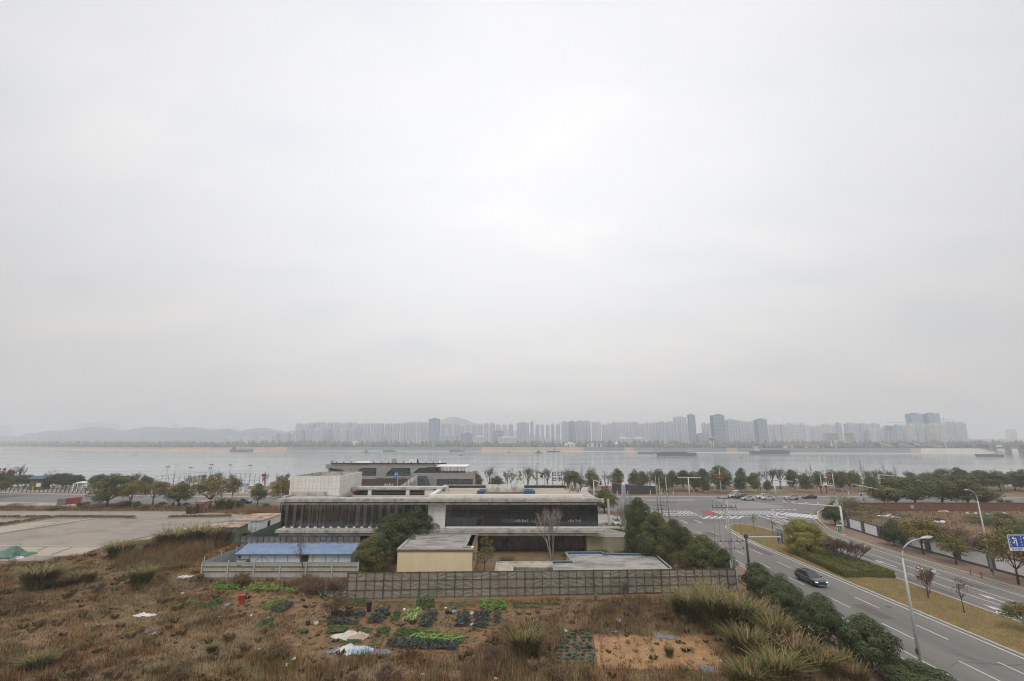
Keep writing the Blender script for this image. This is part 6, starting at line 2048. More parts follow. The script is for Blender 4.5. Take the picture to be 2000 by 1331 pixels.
 # hut with a blue roof by the river
 Y=199.0
 x0,x1=XZ(57,945,Y)[0],XZ(83,945,Y)[0];ze=Zat(935.5,Y);zr=Zat(931,Y)
 root=thing('river_hut', 'small brown hut with a blue sloping roof among the clipped trees on the far left', 'hut',((x0+x1)/2,Y,0))
 for i in range(5):box(root, 'wall_board',mat('hut_board',(.12,.085,.07),.85,.15,1.0) if i==0 else root.children[0].data.materials[0],x0+(x1-x0)/5*i+.02,x0+(x1-x0)/5*(i+1)-.02,Y,Y+3.5,0,ze)
 mb=MB();mb.xprism([(Y-.8,ze-.1),(Y+2,zr),(Y+4.3,ze-.1)],x0-.7,x1+.7);mb.build('roof',mat('hut_blue_roof',(.06,.12,.17),.7,.15,1.0),root)
 box(root, 'notice_board', 'white_sign',x0+3.1,x0+5.0,Y-.1,Y-.02,1.4,2.8)
 box(root, 'hydrant_box',mat('yellow_box',(.5,.3,.03),.6,0),x0+2.4,x0+2.9,Y-.8,Y-.3,0,1.6)
 # white canopy on posts
 Y=194.0
 x0,x1=XZ(151,946,Y)[0],XZ(166,946,Y)[0];z=Zat(943.5,Y)
 root=thing('white_canopy', 'small curved white shelter roof on posts beside the promenade on the left', 'shelter',((x0+x1)/2,Y,0))
 mb=MB();mb.yprism([(x0,z-.3),(x0+.6,z+.35),(x1-1,z+.6),(x1,z+.1),(x1,z-.05),(x0+.5,z-.1)],Y-1.2,Y+1.2);mb.build('roof',M['whitewall'],root)
 for x in (x0-1.5,x0+.2,x1-.9):box(root, 'post', 'whitewall',x-.12,x+.12,Y-.12,Y+.12,0,z-.12)
build_left_sheds()
# ------------------------------------------------------------------ grey riverside building
def build_grey():
 Y=190.0
 P=lambda px,py:XZ(px,py,Y)
 root=thing('grey_building', 'grey stone clad riverside building with slanting windows behind the white building', 'building',(P(775,930)[0],Y,0))
 D=16
 zt=P(760,907)[1]
 x0,x1=P(641,910)[0],P(926,925)[0]
 # body behind, upper and lower
 mb=MB();mb.box(x0+.3,P(852,915)[0],Y+.6,Y+D,0,zt-.05);mb.box(P(852,915)[0]+.02,x1,Y+.6,Y+D,0,P(900,924)[1]);mb.build('core',M['inside'],root)
 # stone cladding panels on a grid, leaving the openings
 def inpoly(x,z,poly):
  r=False;j=len(poly)-1
  for i in range(len(poly)):
   if (poly[i][1]>z)!=(poly[j][1]>z) and x<(poly[j][0]-poly[i][0])*(z-poly[i][1])/(poly[j][1]-poly[i][1])+poly[i][0]:r=not r
   j=i
  return r
 W1=[P(*q) for q in ((643,922),(643,914),(664,917.3),(672,919),(673,922))]
 W2=[P(*q) for q in ((694,930.5),(701,918),(707,914),(735,914),(735,930.5))]
 W3=[P(*q) for q in ((753.5,930.5),(754,926),(767.5,914.5),(801.5,914.2),(801.5,930.5))]
 W4=[P(*q) for q in ((806.5,924),(818,914),(851,913),(851,924))]
 DR=[P(*q) for q in ((797,952),(813,930),(833,929.5),(842,952))]
 CW=[P(*q) for q in ((852,952),(852,935.5),(924,935.5),(924,952))]
 BASE=[P(*q) for q in ((690,952),(690,937),(796,933),(796,952))]
 OPEN=[W1,W2,W3,W4,DR,CW,BASE]
 pw,ph=1.35,1.15
 me_=MB();me_.cbox((0,0,0),(pw-.05,.2,ph-.05));me=me_.mesh('stone_panel',M['stone_grey'])
 top_l=P(641,907)[1]
 n=0
 rest=MB()
 z=0.0
 zs=[]
 while z<zt:zs.append(z);z+=ph
 x=x0
 while x<x1:
  for z in zs:
   cx,cz=x+pw/2,z+ph/2
   if z+ph>zt+.3:continue
   pxr=cx
   lim=zt if cx<P(852,915)[0] else P(900,924)[1]
   if cz>lim:continue
   bad=any(inpoly(cx+dx*pw*.42,cz+dz*ph*.42,o) for o in OPEN for dx in (-1,0,1) for dz in (-1,0,1))
   if bad:
    # cut panels around the openings: quarter pieces
    for dx in (-1,1):
     for dz in (-1,1):
      for ddx in (-.5,.5):
                            for ddz in (-.5,.5):
                                qx,qz=cx+dx*pw*.25+ddx*pw*.25,cz+dz*ph*.25+ddz*ph*.25
                                if not any(inpoly(qx,qz,o) for o in OPEN):rest.cbox((qx,Y+.1,qz),(pw*.25,.19,ph*.25))
    continue
   if n<300:
    link('stone_panel',me,root,Vector((cx,Y+.1,cz))-root.location);n+=1
   else:rest.cbox((cx,Y+.1,cz),(pw-.05,.2,ph-.05))
  x+=pw
 rest.build('cut_panel',M['stone_grey'],root)['kind'] = 'stuff'
 def glazing(poly,nx,rows):
  xs=[p[0] for p in poly];zs_=[p[1] for p in poly]
  mb=MB();mb.yprism(poly,Y+.3,Y+.36)
  f=mb.build('window',M['glass_teal'],root)
  mb=MB()
  for i in range(len(poly)):
   a,b=poly[i],poly[(i+1)%len(poly)]
   mb.tube([(a[0],Y+.2,a[1]),(b[0],Y+.2,b[1])],.11,4)
  for i in range(1,nx):
   xx=min(xs)+(max(xs)-min(xs))*i/nx
   lo=[zz for zz in np.linspace(min(zs_),max(zs_),40) if inpoly(xx,zz,poly)]
   if lo:mb.box(xx-.06,xx+.06,Y+.18,Y+.29,lo[0],lo[-1])
  for j in range(1,rows):
   zz=min(zs_)+(max(zs_)-min(zs_))*j/rows
   lo=[q for q in np.linspace(min(xs),max(xs),60) if inpoly(q,zz,poly)]
   if lo:mb.box(lo[0],lo[-1],Y+.19,Y+.285,zz-.05,zz+.05)
  mb.build('frame',M['darkframe'],f)['kind'] = 'stuff'
 glazing(W1,4,2);glazing(W2,6,2);glazing(W3,7,2);glazing(W4,6,2);glazing(CW,12,2)
 box(root, 'dark_base', 'darkbrick',P(690,940)[0],P(796,940)[0],Y+.05,Y+.6,0,P(740,936)[1])
 mb=MB();mb.yprism(DR,Y-2.4,Y+.2);mb.build('entrance_portal',M['greytrim'],root)
 D2=[P(*q) for q in ((804,952),(817,934),(831,934),(838,952))]
 mb=MB();mb.yprism(D2,Y-2.5,Y-2.41);mb.build('entrance_glass',M['glass_teal'],root)
 # glass room
 a,b=P(852,920)[0],P(908,920)[0];z0,z1=P(880,924)[1],P(880,912.5)[1]
 mb=MB();mb.box(a,b+1,Y-.4,Y+12,z1,P(880,910.5)[1]);mb.build('glass_room_roof',M['whitewall'],root)
 k=8;w=(b-a)/k
 pieces(root, 'pane',(w,.05,z1-z0),M['glass'],[(a+w*(i+.5),Y,(z0+z1)/2) for i in range(k)],.12)
 pieces(root, 'mullion',(.16,.2,z1-z0),M['darkframe'],[(a+w*i,Y-.05,(z0+z1)/2) for i in range(k+1)],0)
 box(root, 'glass_room_wall', 'whitewall',b+.3,b+.8,Y,Y+12,z0,z1-.01)
 # dark roof edge with lamps, rounded nose
 box(root, 'roof_edge', 'darkframe',x0+1,P(872,906)[0],Y-.2,Y+.3,zt+.02,zt+.5)
 mb=MB();mb.tube([(P(640,910)[0],Y,zt-.85),(P(640,910)[0],Y+10,zt-.85)],.9,10);mb.build('roof_nose',M['stone_grey'],root)
 for i in range(14):
  x=P(657+14.6*i,905)[0]; 
  if 690<657+14.6*i<720:continue
  box(root, 'roof_lamp', 'darkframe',x-.18,x+.18,Y-.15,Y+.15,zt+.51,zt+.95)
 # glazed roof light
 a,b=P(685,906)[0],P(721,906)[0];z0=zt+.05;z1=P(700,902)[1]
 rl=mat('rooflight_glass',(.56,.60,.52),.3,.05,.5)
 mb=MB();mb.add([(a,Y+.4,z0),(b,Y+.4,z0),(b,Y+7,z0),(a,Y+7,z0),(a+2,Y+2.4,z1),(b-1.8,Y+2.4,z1),(b-1.8,Y+5,z1),(a+2,Y+5,z1)],[(0,1,5,4),(1,2,6,5),(2,3,7,6),(3,0,4,7),(4,5,6,7)]);s=mb.build('roof_light',rl,root)
 mb=MB()
 for i in range(6):
  q=i/5
  mb.tube([(a+(b-a)*q,Y+.38,z0+.02),(a+2+(b-a-3.8)*q,Y+2.38,z1+.03)],.07,4)
 mb.build('glazing_bar',M['whitewall'],s)['kind'] = 'stuff'
 for px,w_,h_,mm in ((766,1.5,2.0, 'concrete'),(643,.8,1.4, 'concrete'),(799,1.0,1.6, 'whitewall'),(804,.9,1.7, 'whitewall'),(809,.9,1.8, 'whitewall'),(812.5,.6,1.8, 'darkframe'),(857,.5,1.4, 'whitewall')):
  x=P(px,905)[0]
  mb=MB();mb.cbox((x,Y+3,zt+h_/2),(w_,w_,h_));u=mb.build('roof_unit',M[mm],root)
 # outside stair with white rails
 a=P(789,940)[0]
 for i in range(8):box(root, 'stair_step', 'stone_grey',a+i*.75,a+i*.75+.9,Y-4,Y-2.6,0,.6+i*.75)
 mb=MB()
 for q in range(4):mb.tube([(a-.2,Y-4.1,1.6+q*.5),(a+6,Y-4.1,6.0+q*.35)],.09,4)
 for q in range(5):mb.tube([(a+q*1.4,Y-4.1,.6+q),(a+q*1.4,Y-4.1,3.1+q*.95)],.09,4)
 mb.build('stair_rail',M['whitewall'],root)['kind'] = 'stuff'
 # white characters on the dark base
 mb=MB();rr=random.Random(8);z=P(755,949)[1]
 cx=P(751,948)[0]
 for i in range(4):
  x=cx+i*.95
  for s in range(3):mb.box(x+s*.26,x+s*.26+.12,Y-.1,Y+.02,z,z+rr.uniform(.5,1.0))
  mb.box(x,x+.7,Y-.1,Y+.02,z+.45,z+.57)
 mb.build('wall_lettering',M['white_sign'],root)['kind'] = 'stuff'
build_grey()

# dark hoarding by the promenade
def build_hoarding():
 pts=[G(1196,964.5),G(1215,966),G(1245,966.5),G(1281,966)]
 root=thing('dark_hoarding', 'long dark grey hoarding wall with a pale sloping top on the promenade', 'hoarding',(pts[0][0],pts[0][1],0))
 dm=mat('dark_sheet',(.05,.052,.055),.7,.2,.5)
 zt0,zt1=Zat(943.5,pts[0][1]),Zat(950,pts[3][1])
 tot=sum((Vector(b)-Vector(a)).length for a,b in zip(pts,pts[1:]))
 acc=0
 for a,b in zip(pts,pts[1:]):
  L=(Vector(b)-Vector(a)).length;k=max(2,int(L/1.4))
  for i in range(k):
   p=Vector(a).lerp(Vector(b),(i+.5)/k)
   q=(acc+L*(i+.5)/k)/tot
   h=zt0+(zt1-zt0)*q
   mb=MB();mb.cbox((p.x,p.y,h/2),(L/k-.02,.1,h),math.atan2(b[1]-a[1],b[0]-a[0]));mb.build('wall_sheet',dm,root)
  acc+=L
 mb=MB();mb.tube([(pts[0][0]-.8,pts[0][1],zt0+.1),(pts[1][0],pts[1][1],zt0+(zt1-zt0)*.25+.1),(pts[2][0],pts[2][1],zt0+(zt1-zt0)*.6+.08)],.12,4);mb.build('top_rail',M['concrete'],root)
build_hoarding()
# ------------------------------------------------------------------ white wall with grey piers along the avenue
def build_whitewall():
 pts=[(80.6,119),(78.9,114),(76.9,101.5),(76.55,90),(76.2,78),(76.0,60),(75.9,36)]
 def at(s):
  acc=0
  for a,b in zip(pts,pts[1:]):
   L=math.dist(a,b)
   if s<=acc+L:return Vector(a).lerp(Vector(b),(s-acc)/L),math.atan2(b[1]-a[1],b[0]-a[0])
   acc+=L
  return Vector(pts[-1]),0
 tot=sum(math.dist(a,b) for a,b in zip(pts,pts[1:]))
 root=thing('panelled_wall', 'long white panel wall with dark grey piers along the brown pavement', 'wall',(76.5,90,0))
 s=.4;per=5.85
 while s+per<tot:
  p,a=at(s);mb=MB();mb.cbox((p.x,p.y,1.36),(1.05,.5,2.75),a);mb.build('pier',M['greytrim'],root)
  q,a2=at(s+.5+(per-1)/2+.02)
  L=per-1.09
  mb=MB();mb.cbox((q.x,q.y,.21),(L,.36,.46),a2);mb.build('plinth',M['greytrim'],root)
  mb=MB();mb.cbox((q.x,q.y,1.43),(L,.26,1.96),a2);mb.build('wall_panel',M['whitewall'],root)
  mb=MB();mb.cbox((q.x,q.y,2.51),(L,.40,.18),a2);mb.build('coping',M['greytrim'],root)
  s+=per
build_whitewall()

# brick retaining wall below the street on the right
def build_brickwall():
 x0,x1=98.0,240.0
 Y=141.5
 zt=Zat(981.8,Y)
 root=thing('brick_wall', 'long weathered red brick wall below the big trees on the right', 'wall',(150,Y,0))
 k=22;w=(x1-x0)/k
 for i in range(k):
  mb=MB();mb.box(x0+w*i+.01,x0+w*(i+1)-.01,Y-.15*(i%2)*.2,Y+.5,-.1,zt-.2+.05*math.sin(i*2.1));mb.build('wall_bay',M['brickwall'],root)
 mb=MB()
 r=random.Random(2)
 for i in range(int(142/.9)):
  mb.box(x0+i*.9,x0+i*.9+.86,Y-.12,Y+.56,zt-.16+r.uniform(-.02,.02),zt-.06+r.uniform(-.02,.02))
 mb.build('coping_brick',M['brickwall'],root)['kind'] = 'stuff'
 x,z=XZ(1780,990,Y);mb=MB();mb.box(x-.5,x+.5,Y-.3,Y-.06,z-.5,z+.5);mb.build('meter_box',M['concrete'],root)
 # fill behind the wall up to the street level stays at ground height
build_brickwall()

# ================================================================== VEHICLES
PAINT={k:mat('paint_' + k,c,.16,0,spec=.75) for k,c in dict(white=(.66,.66,.65),black=(.03,.034,.042),silver=(.40,.41,.41),navy=(.02,.026,.04),grey=(.17,.175,.18),champagne=(.42,.39,.34)).items()}
M['headlight']=mat('headlight',(.75,.76,.76),.15,0,spec=.8)
M['taillight']=mat('taillight',(.30,.01,.01),.25,0)
M['plate']=mat('number_plate',(.02,.06,.38),.5,0)
CARS={
 # length, width, body line (x, z top), greenhouse (x, z), wheel radius, wheel x
 'sedan':(4.75,1.82,[(-2.37,.62,.72),(-2.28,.98,.84),(-1.7,1.03,.9),(-.9,1.0,.91),(.9,.96,.91),(1.75,.86,.89),(2.2,.74,.82),(2.37,.55,.66)],[(-1.85,1.0),(-1.0,1.42),(.1,1.46),(1.15,.96)],.33,(-1.38,1.42)),
 'suv':(4.7,1.9,[(-2.35,.62,.78),(-2.3,1.05,.88),(-1.7,1.1,.94),(-.9,1.08,.95),(1.0,1.05,.95),(1.8,.98,.92),(2.22,.86,.86),(2.35,.6,.72)],[(-2.2,1.08),(-1.9,1.62),(.1,1.68),(1.05,1.04)],.38,(-1.36,1.42)),
 'wagon':(5.0,1.92,[(-2.5,.6,.78),(-2.44,1.0,.88),(-1.8,1.06,.95),(-.9,1.04,.96),(1.0,1.0,.96),(1.9,.92,.92),(2.34,.80,.84),(2.5,.56,.68)],[(-2.36,1.04),(-1.95,1.52),(.1,1.62),(1.2,1.0)],.37,(-1.45,1.5)),
 'pickup':(5.3,1.86,[(-2.65,.62,.84),(-2.62,1.02,.9),(-1.4,1.04,.92),(-.6,1.04,.93),(1.1,1.04,.93),(2.0,.98,.9),(2.5,.86,.84),(2.65,.58,.7)],[(-.75,1.04),(-.6,1.66),(.55,1.72),(1.35,1.02)],.39,(-1.6,1.7))}
def make_car(kind,paint,label,loc,rz,z=0.03,lights=False):
 L,Wd,line,gh,wr,wx=CARS[kind]
 root=thing({'sedan': 'parked_car', 'suv': 'sport_utility_car', 'wagon': 'estate_car', 'pickup': 'pickup_truck'}[kind],label, 'car' if kind != 'pickup' else 'pickup',(loc[0],loc[1],z),rz)
 P=PAINT[paint]
 sec=[]
 for x,zt,hw in line:
  zl=.24 if abs(x)<L/2-.2 else .32
  sec.append([(x,-hw*.93,zl),(x,-hw,(zl+zt)/2),(x,-hw*.97,zt-.10),(x,-hw*.86,zt),(x,hw*.86,zt),(x,hw*.97,zt-.10),(x,hw,(zl+zt)/2),(x,hw*.93,zl)])
 V=[p for s in sec for p in s];n=8
 F=[(i*n+k,i*n+(k+1)%n,(i+1)*n+(k+1)%n,(i+1)*n+k)[::-1] for i in range(len(sec)-1) for k in range(n)]
 F+=[tuple(range(n)),tuple(range(len(V)-1,len(V)-n-1,-1))]
 mb=MB();mb.add(V,F)
 body=mb.build('body',P,root,0,smooth=False,bevel=.03)
 # greenhouse
 hb,ht=Wd/2*.9,Wd/2*.70
 (x0,z0),(x1,z1),(x2,z2),(x3,z3)=gh
 B=[(x0,-hb,z0-.03),(x3,-hb,z3-.03),(x3,hb,z3-.03),(x0,hb,z0-.03)]
 T=[(x1,-ht,z1),(x2,-ht,z2),(x2,ht,z2),(x1,ht,z1)]
 mb=MB();mb.add(B+T,[(4,5,6,7),(0,1,5,4),(1,2,6,5),(2,3,7,6),(3,0,4,7)])
 mb.build('cabin',P,root,0,bevel=.05)

 def pane(name,a,b,c,d,o,ins=.12):
  """quad on the cabin, pulled in and set proud"""
  pts=[Vector(p) for p in (a,b,c,d)]
  m=sum(pts,Vector())/4
  nrm=(pts[1]-pts[0]).cross(pts[3]-pts[0]).normalized()*o
  q=MB();q.quad(*[m+(p-m)*(1-ins)+nrm for p in pts]);q.build(name,M['carglass'],root,0)
 pane('windscreen',B[1],B[2],T[2],T[1],.012)
 pane('rear_window',B[3],B[0],T[0],T[3],.012)
 for s in (0,1):
  lo0,lo1,hi0,hi1=(B[0],B[1],T[0],T[1]) if s==0 else (B[3],B[2],T[3],T[2])
  lo0,lo1,hi0,hi1=map(Vector,(lo0,lo1,hi0,hi1))
  cuts=(.06,.46,.97) if kind in ('sedan', 'pickup') else (.03,.33,.64,.97)
  for a,b in zip(cuts,cuts[1:]):
   q=[lo0.lerp(lo1,a),lo0.lerp(lo1,b),hi0.lerp(hi1,b),hi0.lerp(hi1,a)]
   if s:q=[q[1],q[0],q[3],q[2]]
   pane('side_window',*q,.012,.13)
 for x in wx:
  for s in (-1,1):
   y=s*(Wd/2-.10)
   w=thing('wheel',None,None,(x,y,wr));w.parent=root
   prof=[(wr*.6,-.11),(wr*.95,-.11),(wr,-.07),(wr,.07),(wr*.95,.11),(wr*.6,.11)]
   t=MB();t.lathe(prof,14);o=t.build('tyre',M['tyre'],w,world=False);o.rotation_euler=(PI/2,0,0)
   t=MB();t.lathe([(wr*.62,-.1),(wr*.62,.1)],10);t.cbox((0,0,s*-.115),(wr*1.1,.05,.02));t.cbox((0,0,s*-.115),(.05,wr*1.1,.02));o=t.build('rim',M['rim'],w,world=False);o.rotation_euler=(PI/2,0,0)
   t=MB();t.tube([(x+(wr+.06)*math.cos(a),s*(Wd/2-.025),wr+(wr+.06)*math.sin(a)) for a in [PI*i/8 for i in range(9)]],.05,4);t.build('wheel_arch',M['black'],root,0)
 zf=line[-2][1]
 for s in (-1,1):
  t=MB();t.cbox((L/2-.16,s*Wd*.37,zf-.08),(.22,.28,.10));h=t.build('headlight',mat('headlight_on',(.95,.95,.9),.2,0,emit=.6) if lights else M['headlight'],root,0)
  t=MB();t.cbox((-L/2+.06,s*Wd*.37,line[1][1]-.16),(.14,.30,.16));t.build('taillight',M['taillight'],root,0)
  t=MB();t.cbox((gh[3][0]-.35,s*(Wd/2+.06),gh[3][1]+.06),(.16,.16,.13));t.build('wing_mirror',P,root,0)
  for xd in (-.5,.45):
   t=MB();t.cbox((xd,s*(Wd/2-.01),.88 if kind == 'sedan' else .93),(.18,.03,.035));t.build('door_handle',M['steel'] if kind == 'wagon' else P,root,0)
 t=MB();t.cbox((L/2-.03,0,zf-.16),(.1,Wd*.42,.2));t.build('grille',M['black'],root,0)
 t=MB();t.cbox((L/2+.03,0,.44),(.02,.46,.15));t.build('number_plate',M['plate'],root,0)
 t=MB();t.cbox((-L/2+.02,0,.78),(.06,.46,.15));t.build('number_plate',M['plate'],root,0)
 t=MB();t.cbox((L/2-.03,0,.30),(.1,Wd*.6,.06));t.build('bumper_trim',M['steel'] if kind == 'wagon' else M['black'],root,0)
 if kind in ('suv', 'wagon'):
  for s in (-1,1):
   t=MB();t.tube([(x1+.1,s*ht*.93,z1+.02),(x1+.3,s*ht*.93,z1+.08),(x2-.3,s*ht*.93,z2+.07),(x2,s*ht*.93,z2+.0)],.025,5);t.build('roof_rail',M['steel'],root,0)
 if kind == 'pickup':
  t=MB();t.box(-2.5,-.85,-.78,.78,1.0,1.05);t.build('load_bed',M['black'],root,0)
  t=MB();t.tube([(-.95,-.75,1.05),(-.95,-.7,1.6),(-.95,.7,1.6),(-.95,.75,1.05)],.04,5);t.build('roll_bar',M['black'],root,0)
 return root
def car_px(kind,paint,px,py,rz,label,**kw):
 return make_car(kind,paint,label,G(px,py),rz,**kw)
x,y=G(1572,1137)
make_car('wagon', 'black', 'black estate car with lit headlights driving towards the camera on the avenue',(43.2,71.7),-PI/2+R(1),lights=True)
car_px('suv', 'white',1436,972.5,PI, 'white car at the left end of the waiting row, half hidden by the black one')
car_px('suv', 'black',1449,974,PI, 'black car in the waiting row between the white and the silver one')
car_px('sedan', 'silver',1461,977.5,PI, 'silver saloon nearest the crossing in the waiting row')
car_px('suv', 'white',1490,974.5,PI, 'white sport utility car behind the champagne saloon')
car_px('sedan', 'champagne',1500,977.3,PI, 'champagne saloon by the foot of the white signal post')
car_px('suv', 'silver',1546,976.3,PI, 'silver sport utility car standing alone behind the scooter rider')
car_px('sedan', 'navy',1581,974.6,PI, 'dark navy saloon, rightmost of the waiting cars')
car_px('suv', 'white',1205,1027,-PI/2-R(6), 'white car parked nose towards the camera beside the pylon sign')
car_px('suv', 'white',1180,985,R(-40), 'white car half hidden by the olive tree at the roof corner')
car_px('sedan', 'white',1790,976,PI, 'white car seen between the trunks of the big trees')
car_px('pickup', 'navy',475,984.5,0, 'dark pickup truck driving on the left street')
car_px('sedan', 'white',404,951,0, 'white car parked behind the olive street tree by the sports court')
car_px('suv', 'white',352,951,PI, 'pale car parked left of the tipper truck')
def tipper():
 x,y=G(376,952)
 root=thing('tipper_truck', 'tipper truck with its pale ribbed bed raised beside the sports court', 'truck',(x,y,.02),0)
 mb=MB();mb.box(-3.6,3.4,-.55,.55,.75,1.05);mb.build('chassis',M['darksteel'],root,0)
 mb=MB();mb.xprism([(-1.15,.8),(1.15,.8),(1.15,2.9),(-1.15,2.9)],-4.6,-2.9);mb.build('cab',M['steel'],root,0,bevel=.1)
 mb=MB();mb.box(-4.63,-4.605,-1.0,1.0,1.8,2.7);mb.build('windscreen',M['carglass'],root,0)
 mb=MB();mb.box(-4.3,-3.3,-1.19,-1.155,1.8,2.6);mb.build('side_window',M['carglass'],root,0)
 bed=MB();bed.yprism([(-2.6,1.3),(3.8,2.8),(3.6,5.2),(-2.9,3.9)],-1.2,1.2);b=bed.build('load_bed',mat('bed_grey',(.42,.41,.36),.7,.1,1.0),root,0)
 for i in range(8):
  q=(i+.3)/8
  mb=MB();mb.add([(-2.6+6.4*q+dx,-1.27,1.3+1.5*q+dz) for dx,dz in ((0,0),(.14,.03),(-.1,2.5),(-.24,2.47))],[(0,1,2,3)]);mb.build('rib',M['darksteel'],b,world=False)
 mb=MB();mb.tube([(-1.5,0,1),(-.5,0,2.4)],.12,6);mb.build('ram',M['steel'],root,0)
 for wx in (-3.7,1.6,2.8):
  for s in (-1,1):
   t=MB();t.lathe([(.3,-.14),(.5,-.12),(.5,.12),(.3,.14)],12);o=t.build('wheel',M['tyre'],root,0);o.location=(wx,s*.95,.5);o.rotation_euler=(PI/2,0,0)
tipper()
# ================================================================== PEOPLE
M['skin']=mat('skin',(.42,.26,.19),.6,0)
M['hair']=mat('hair',(.015,.013,.012),.7,0)
def person(x,y,rz,label,top,legs,pose='walk',z=0.0,stride=.18,group=None):
 root=thing('person',label, 'person',(x,y,z),rz,group)
 sit=pose == 'ride'
 hip=.62 if sit else .90
 f=.38 if sit else 0
 J=dict(p=(0,0,hip),c=(0.06 if sit else .02,0,hip+.3),n=(.10 if sit else .02,0,hip+.56),hd=(.13 if sit else .04,0,hip+.70),ht=(.13 if sit else .04,0,hip+.80))
 for s,k in ((-1, 'l'),(1, 'r')):
  st=stride*s
  J[k + 's']=(.05,s*.19,hip+.50)
  J[k + 'e']=(.22,s*.24,hip+.28) if sit else (-st*.5,s*.25,hip+.22)
  J[k + 'w']=(.46,s*.24,hip+.28) if sit else (-st*.9+.08,s*.24,hip-.03)
  J[k + 'f']=(.54,s*.23,hip+.28) if sit else (-st*.95+.1,s*.235,hip-.13)
  J[k + 'h']=(0,s*.10,hip-.04)
  J[k + 'k']=(f,s*.13,hip-.05) if sit else (st*.6+.04,s*.11,.48)
  J[k + 'a']=(f-.02,s*.13,.17) if sit else (st*1.2-.04,s*.11,.07)
  J[k + 't']=(f+.16,s*.13,.13) if sit else (st*1.2+.13,s*.11,.03)
 names=list(J)
 E=[('p', 'c'),('c', 'n'),('n', 'hd'),('hd', 'ht')]
 for k in 'lr':E+=[('n',k + 's'),(k + 's',k + 'e'),(k + 'e',k + 'w'),(k + 'w',k + 'f'),('p',k + 'h'),(k + 'h',k + 'k'),(k + 'k',k + 'a'),(k + 'a',k + 't')]
 rad=dict(p=.13,c=.14,n=.06,hd=.095,ht=.075,s=.065,e=.045,w=.035,f=.035,h=.09,k=.06,a=.045,t=.04)
 me=bpy.data.meshes.new('body')
 me.from_pydata([J[k] for k in names],[(names.index(a),names.index(b)) for a,b in E],[])
 me.materials.append(M['skin'])
 o=link('body',me,root)
 sk=o.modifiers.new('skin', 'SKIN')
 ly=me.skin_vertices[0].data if me.skin_vertices else None
 if ly is None:
  bm=bmesh.new();bm.from_mesh(me);bm.verts.layers.skin.verify();bm.to_mesh(me);bm.free();ly=me.skin_vertices[0].data
 for i,k in enumerate(names):
  r=rad.get(k,rad.get(k[-1],.06));ly[i].radius=(r,r);ly[i].use_root=(k == 'p')
 sb=o.modifiers.new('sub', 'SUBSURF');sb.levels=1;sb.render_levels=1
 V={k:Vector(v) for k,v in J.items()}
 mb=MB();mb.tube([V['p']-Vector((0,0,.06)),V['c'],V['n']-Vector((0,0,.03))],[.185,.195,.12],8)
 for k in 'lr':mb.tube([V[k + 's'],V[k + 'e'],V[k + 'w']],[.085,.07,.055],6)
 mb.build('jacket',top,root,0,smooth=True)
 mb=MB()
 for k in 'lr':mb.tube([V[k + 'h']+Vector((0,0,.05)),V[k + 'k'],V[k + 'a']],[.12,.085,.065],6)
 mb.build('trousers',legs,root,0,smooth=True)
 mb=MB();mb.ball(tuple(V['ht']+Vector((-.02,0,-.03))),(.115,.105,.105),8,5);mb.build('hair',M['hair'],root,0,smooth=True)
 mb=MB()
 for k in 'lr':mb.cbox(tuple(V[k + 't']-Vector((.05,0,0))),(.26,.1,.08))
 mb.build('shoes',M['black'],root,0)
 return root
CL={k:mat('cloth_' + k,c,.85,0) for k,c in dict(navy=(.02,.03,.06),teal=(.03,.07,.09),black=(.015,.015,.018),red=(.25,.03,.03),pink=(.45,.22,.20),yellow=(.6,.42,.04),grey=(.12,.12,.13)).items()}
x,y=G(337,992);person(x,y,R(-80), 'walker in a dark navy coat, left one of two under the dark green street tree',CL['navy'],CL['black'])
x,y=G(351,992);person(x,y,R(-80), 'walker in a dark teal coat, right one of two under the dark green street tree',CL['teal'],CL['black'],stride=-.16)
x,y=G(1481,958.6,.14);person(x,y,R(180), 'person in pale pink walking on the promenade behind the cars',CL['pink'],CL['grey'],z=.14)
x,y=G(1485.5,958.6,.14);person(x,y,R(180), 'person in a red coat walking on the promenade behind the cars',CL['red'],CL['black'],z=.14,stride=-.15)
x,y=G(423,944);person(x,y,R(200), 'distant person in black by the sports court fence',CL['black'],CL['black'])
for i,px in enumerate((437,481,496)):
 x,y=XZ(px,950,195)[0],195;person(x,y,R(100*i),('person in black standing left of the blue topped stall', 'person in black standing right of the blue topped stalls', 'person in dark clothes at the right end of the sports court')[i],CL['black'],CL['navy'])
def scooter(x,y,rz,label,col,rl,top,z=0.03,cargo=False):
 root=thing('motor_scooter',label, 'scooter',(x,y,z),rz)
 for q in (-.55,.6):
  t=MB();t.lathe([(.12,-.05),(.24,-.05),(.24,.05),(.12,.05)],12);o=t.build('wheel',M['tyre'],root,0);o.location=(q,0,.24);o.rotation_euler=(PI/2,0,0)
 mb=MB();mb.yprism([(-.75,.45),(-.3,.32),(.3,.30),(.55,.45),(.5,.85),(.42,.85),(.35,.42),(-.1,.42),(-.15,.62),(-.75,.70)],-.15,.15);mb.build('body',col,root,0,bevel=.03)
 mb=MB();mb.box(-.7,-.05,-.14,.14,.66,.75);mb.build('seat',M['black'],root,0,bevel=.02)
 mb=MB();mb.tube([(.62,0,.3),(.45,0,.95)],.035,5);mb.tube([(.44,-.3,.98),(.44,.3,.98)],.02,5);mb.build('handlebar',M['black'],root,0)
 if cargo:
  mb=MB();mb.box(-1.05,-.6,-.25,.25,.72,1.15);mb.build('top_box',M['litter_white'],root,0)
 person(x,y,rz,rl,top,CL['black'], 'ride',z+.1)
x,y=G(1358,960.5,.14)
scooter(x,y,PI, 'dark scooter with a rider on the promenade behind the T shaped signal',CL['black'], 'rider in black on the promenade scooter',CL['black'],.15,True)
x,y=G(1540.5,982)
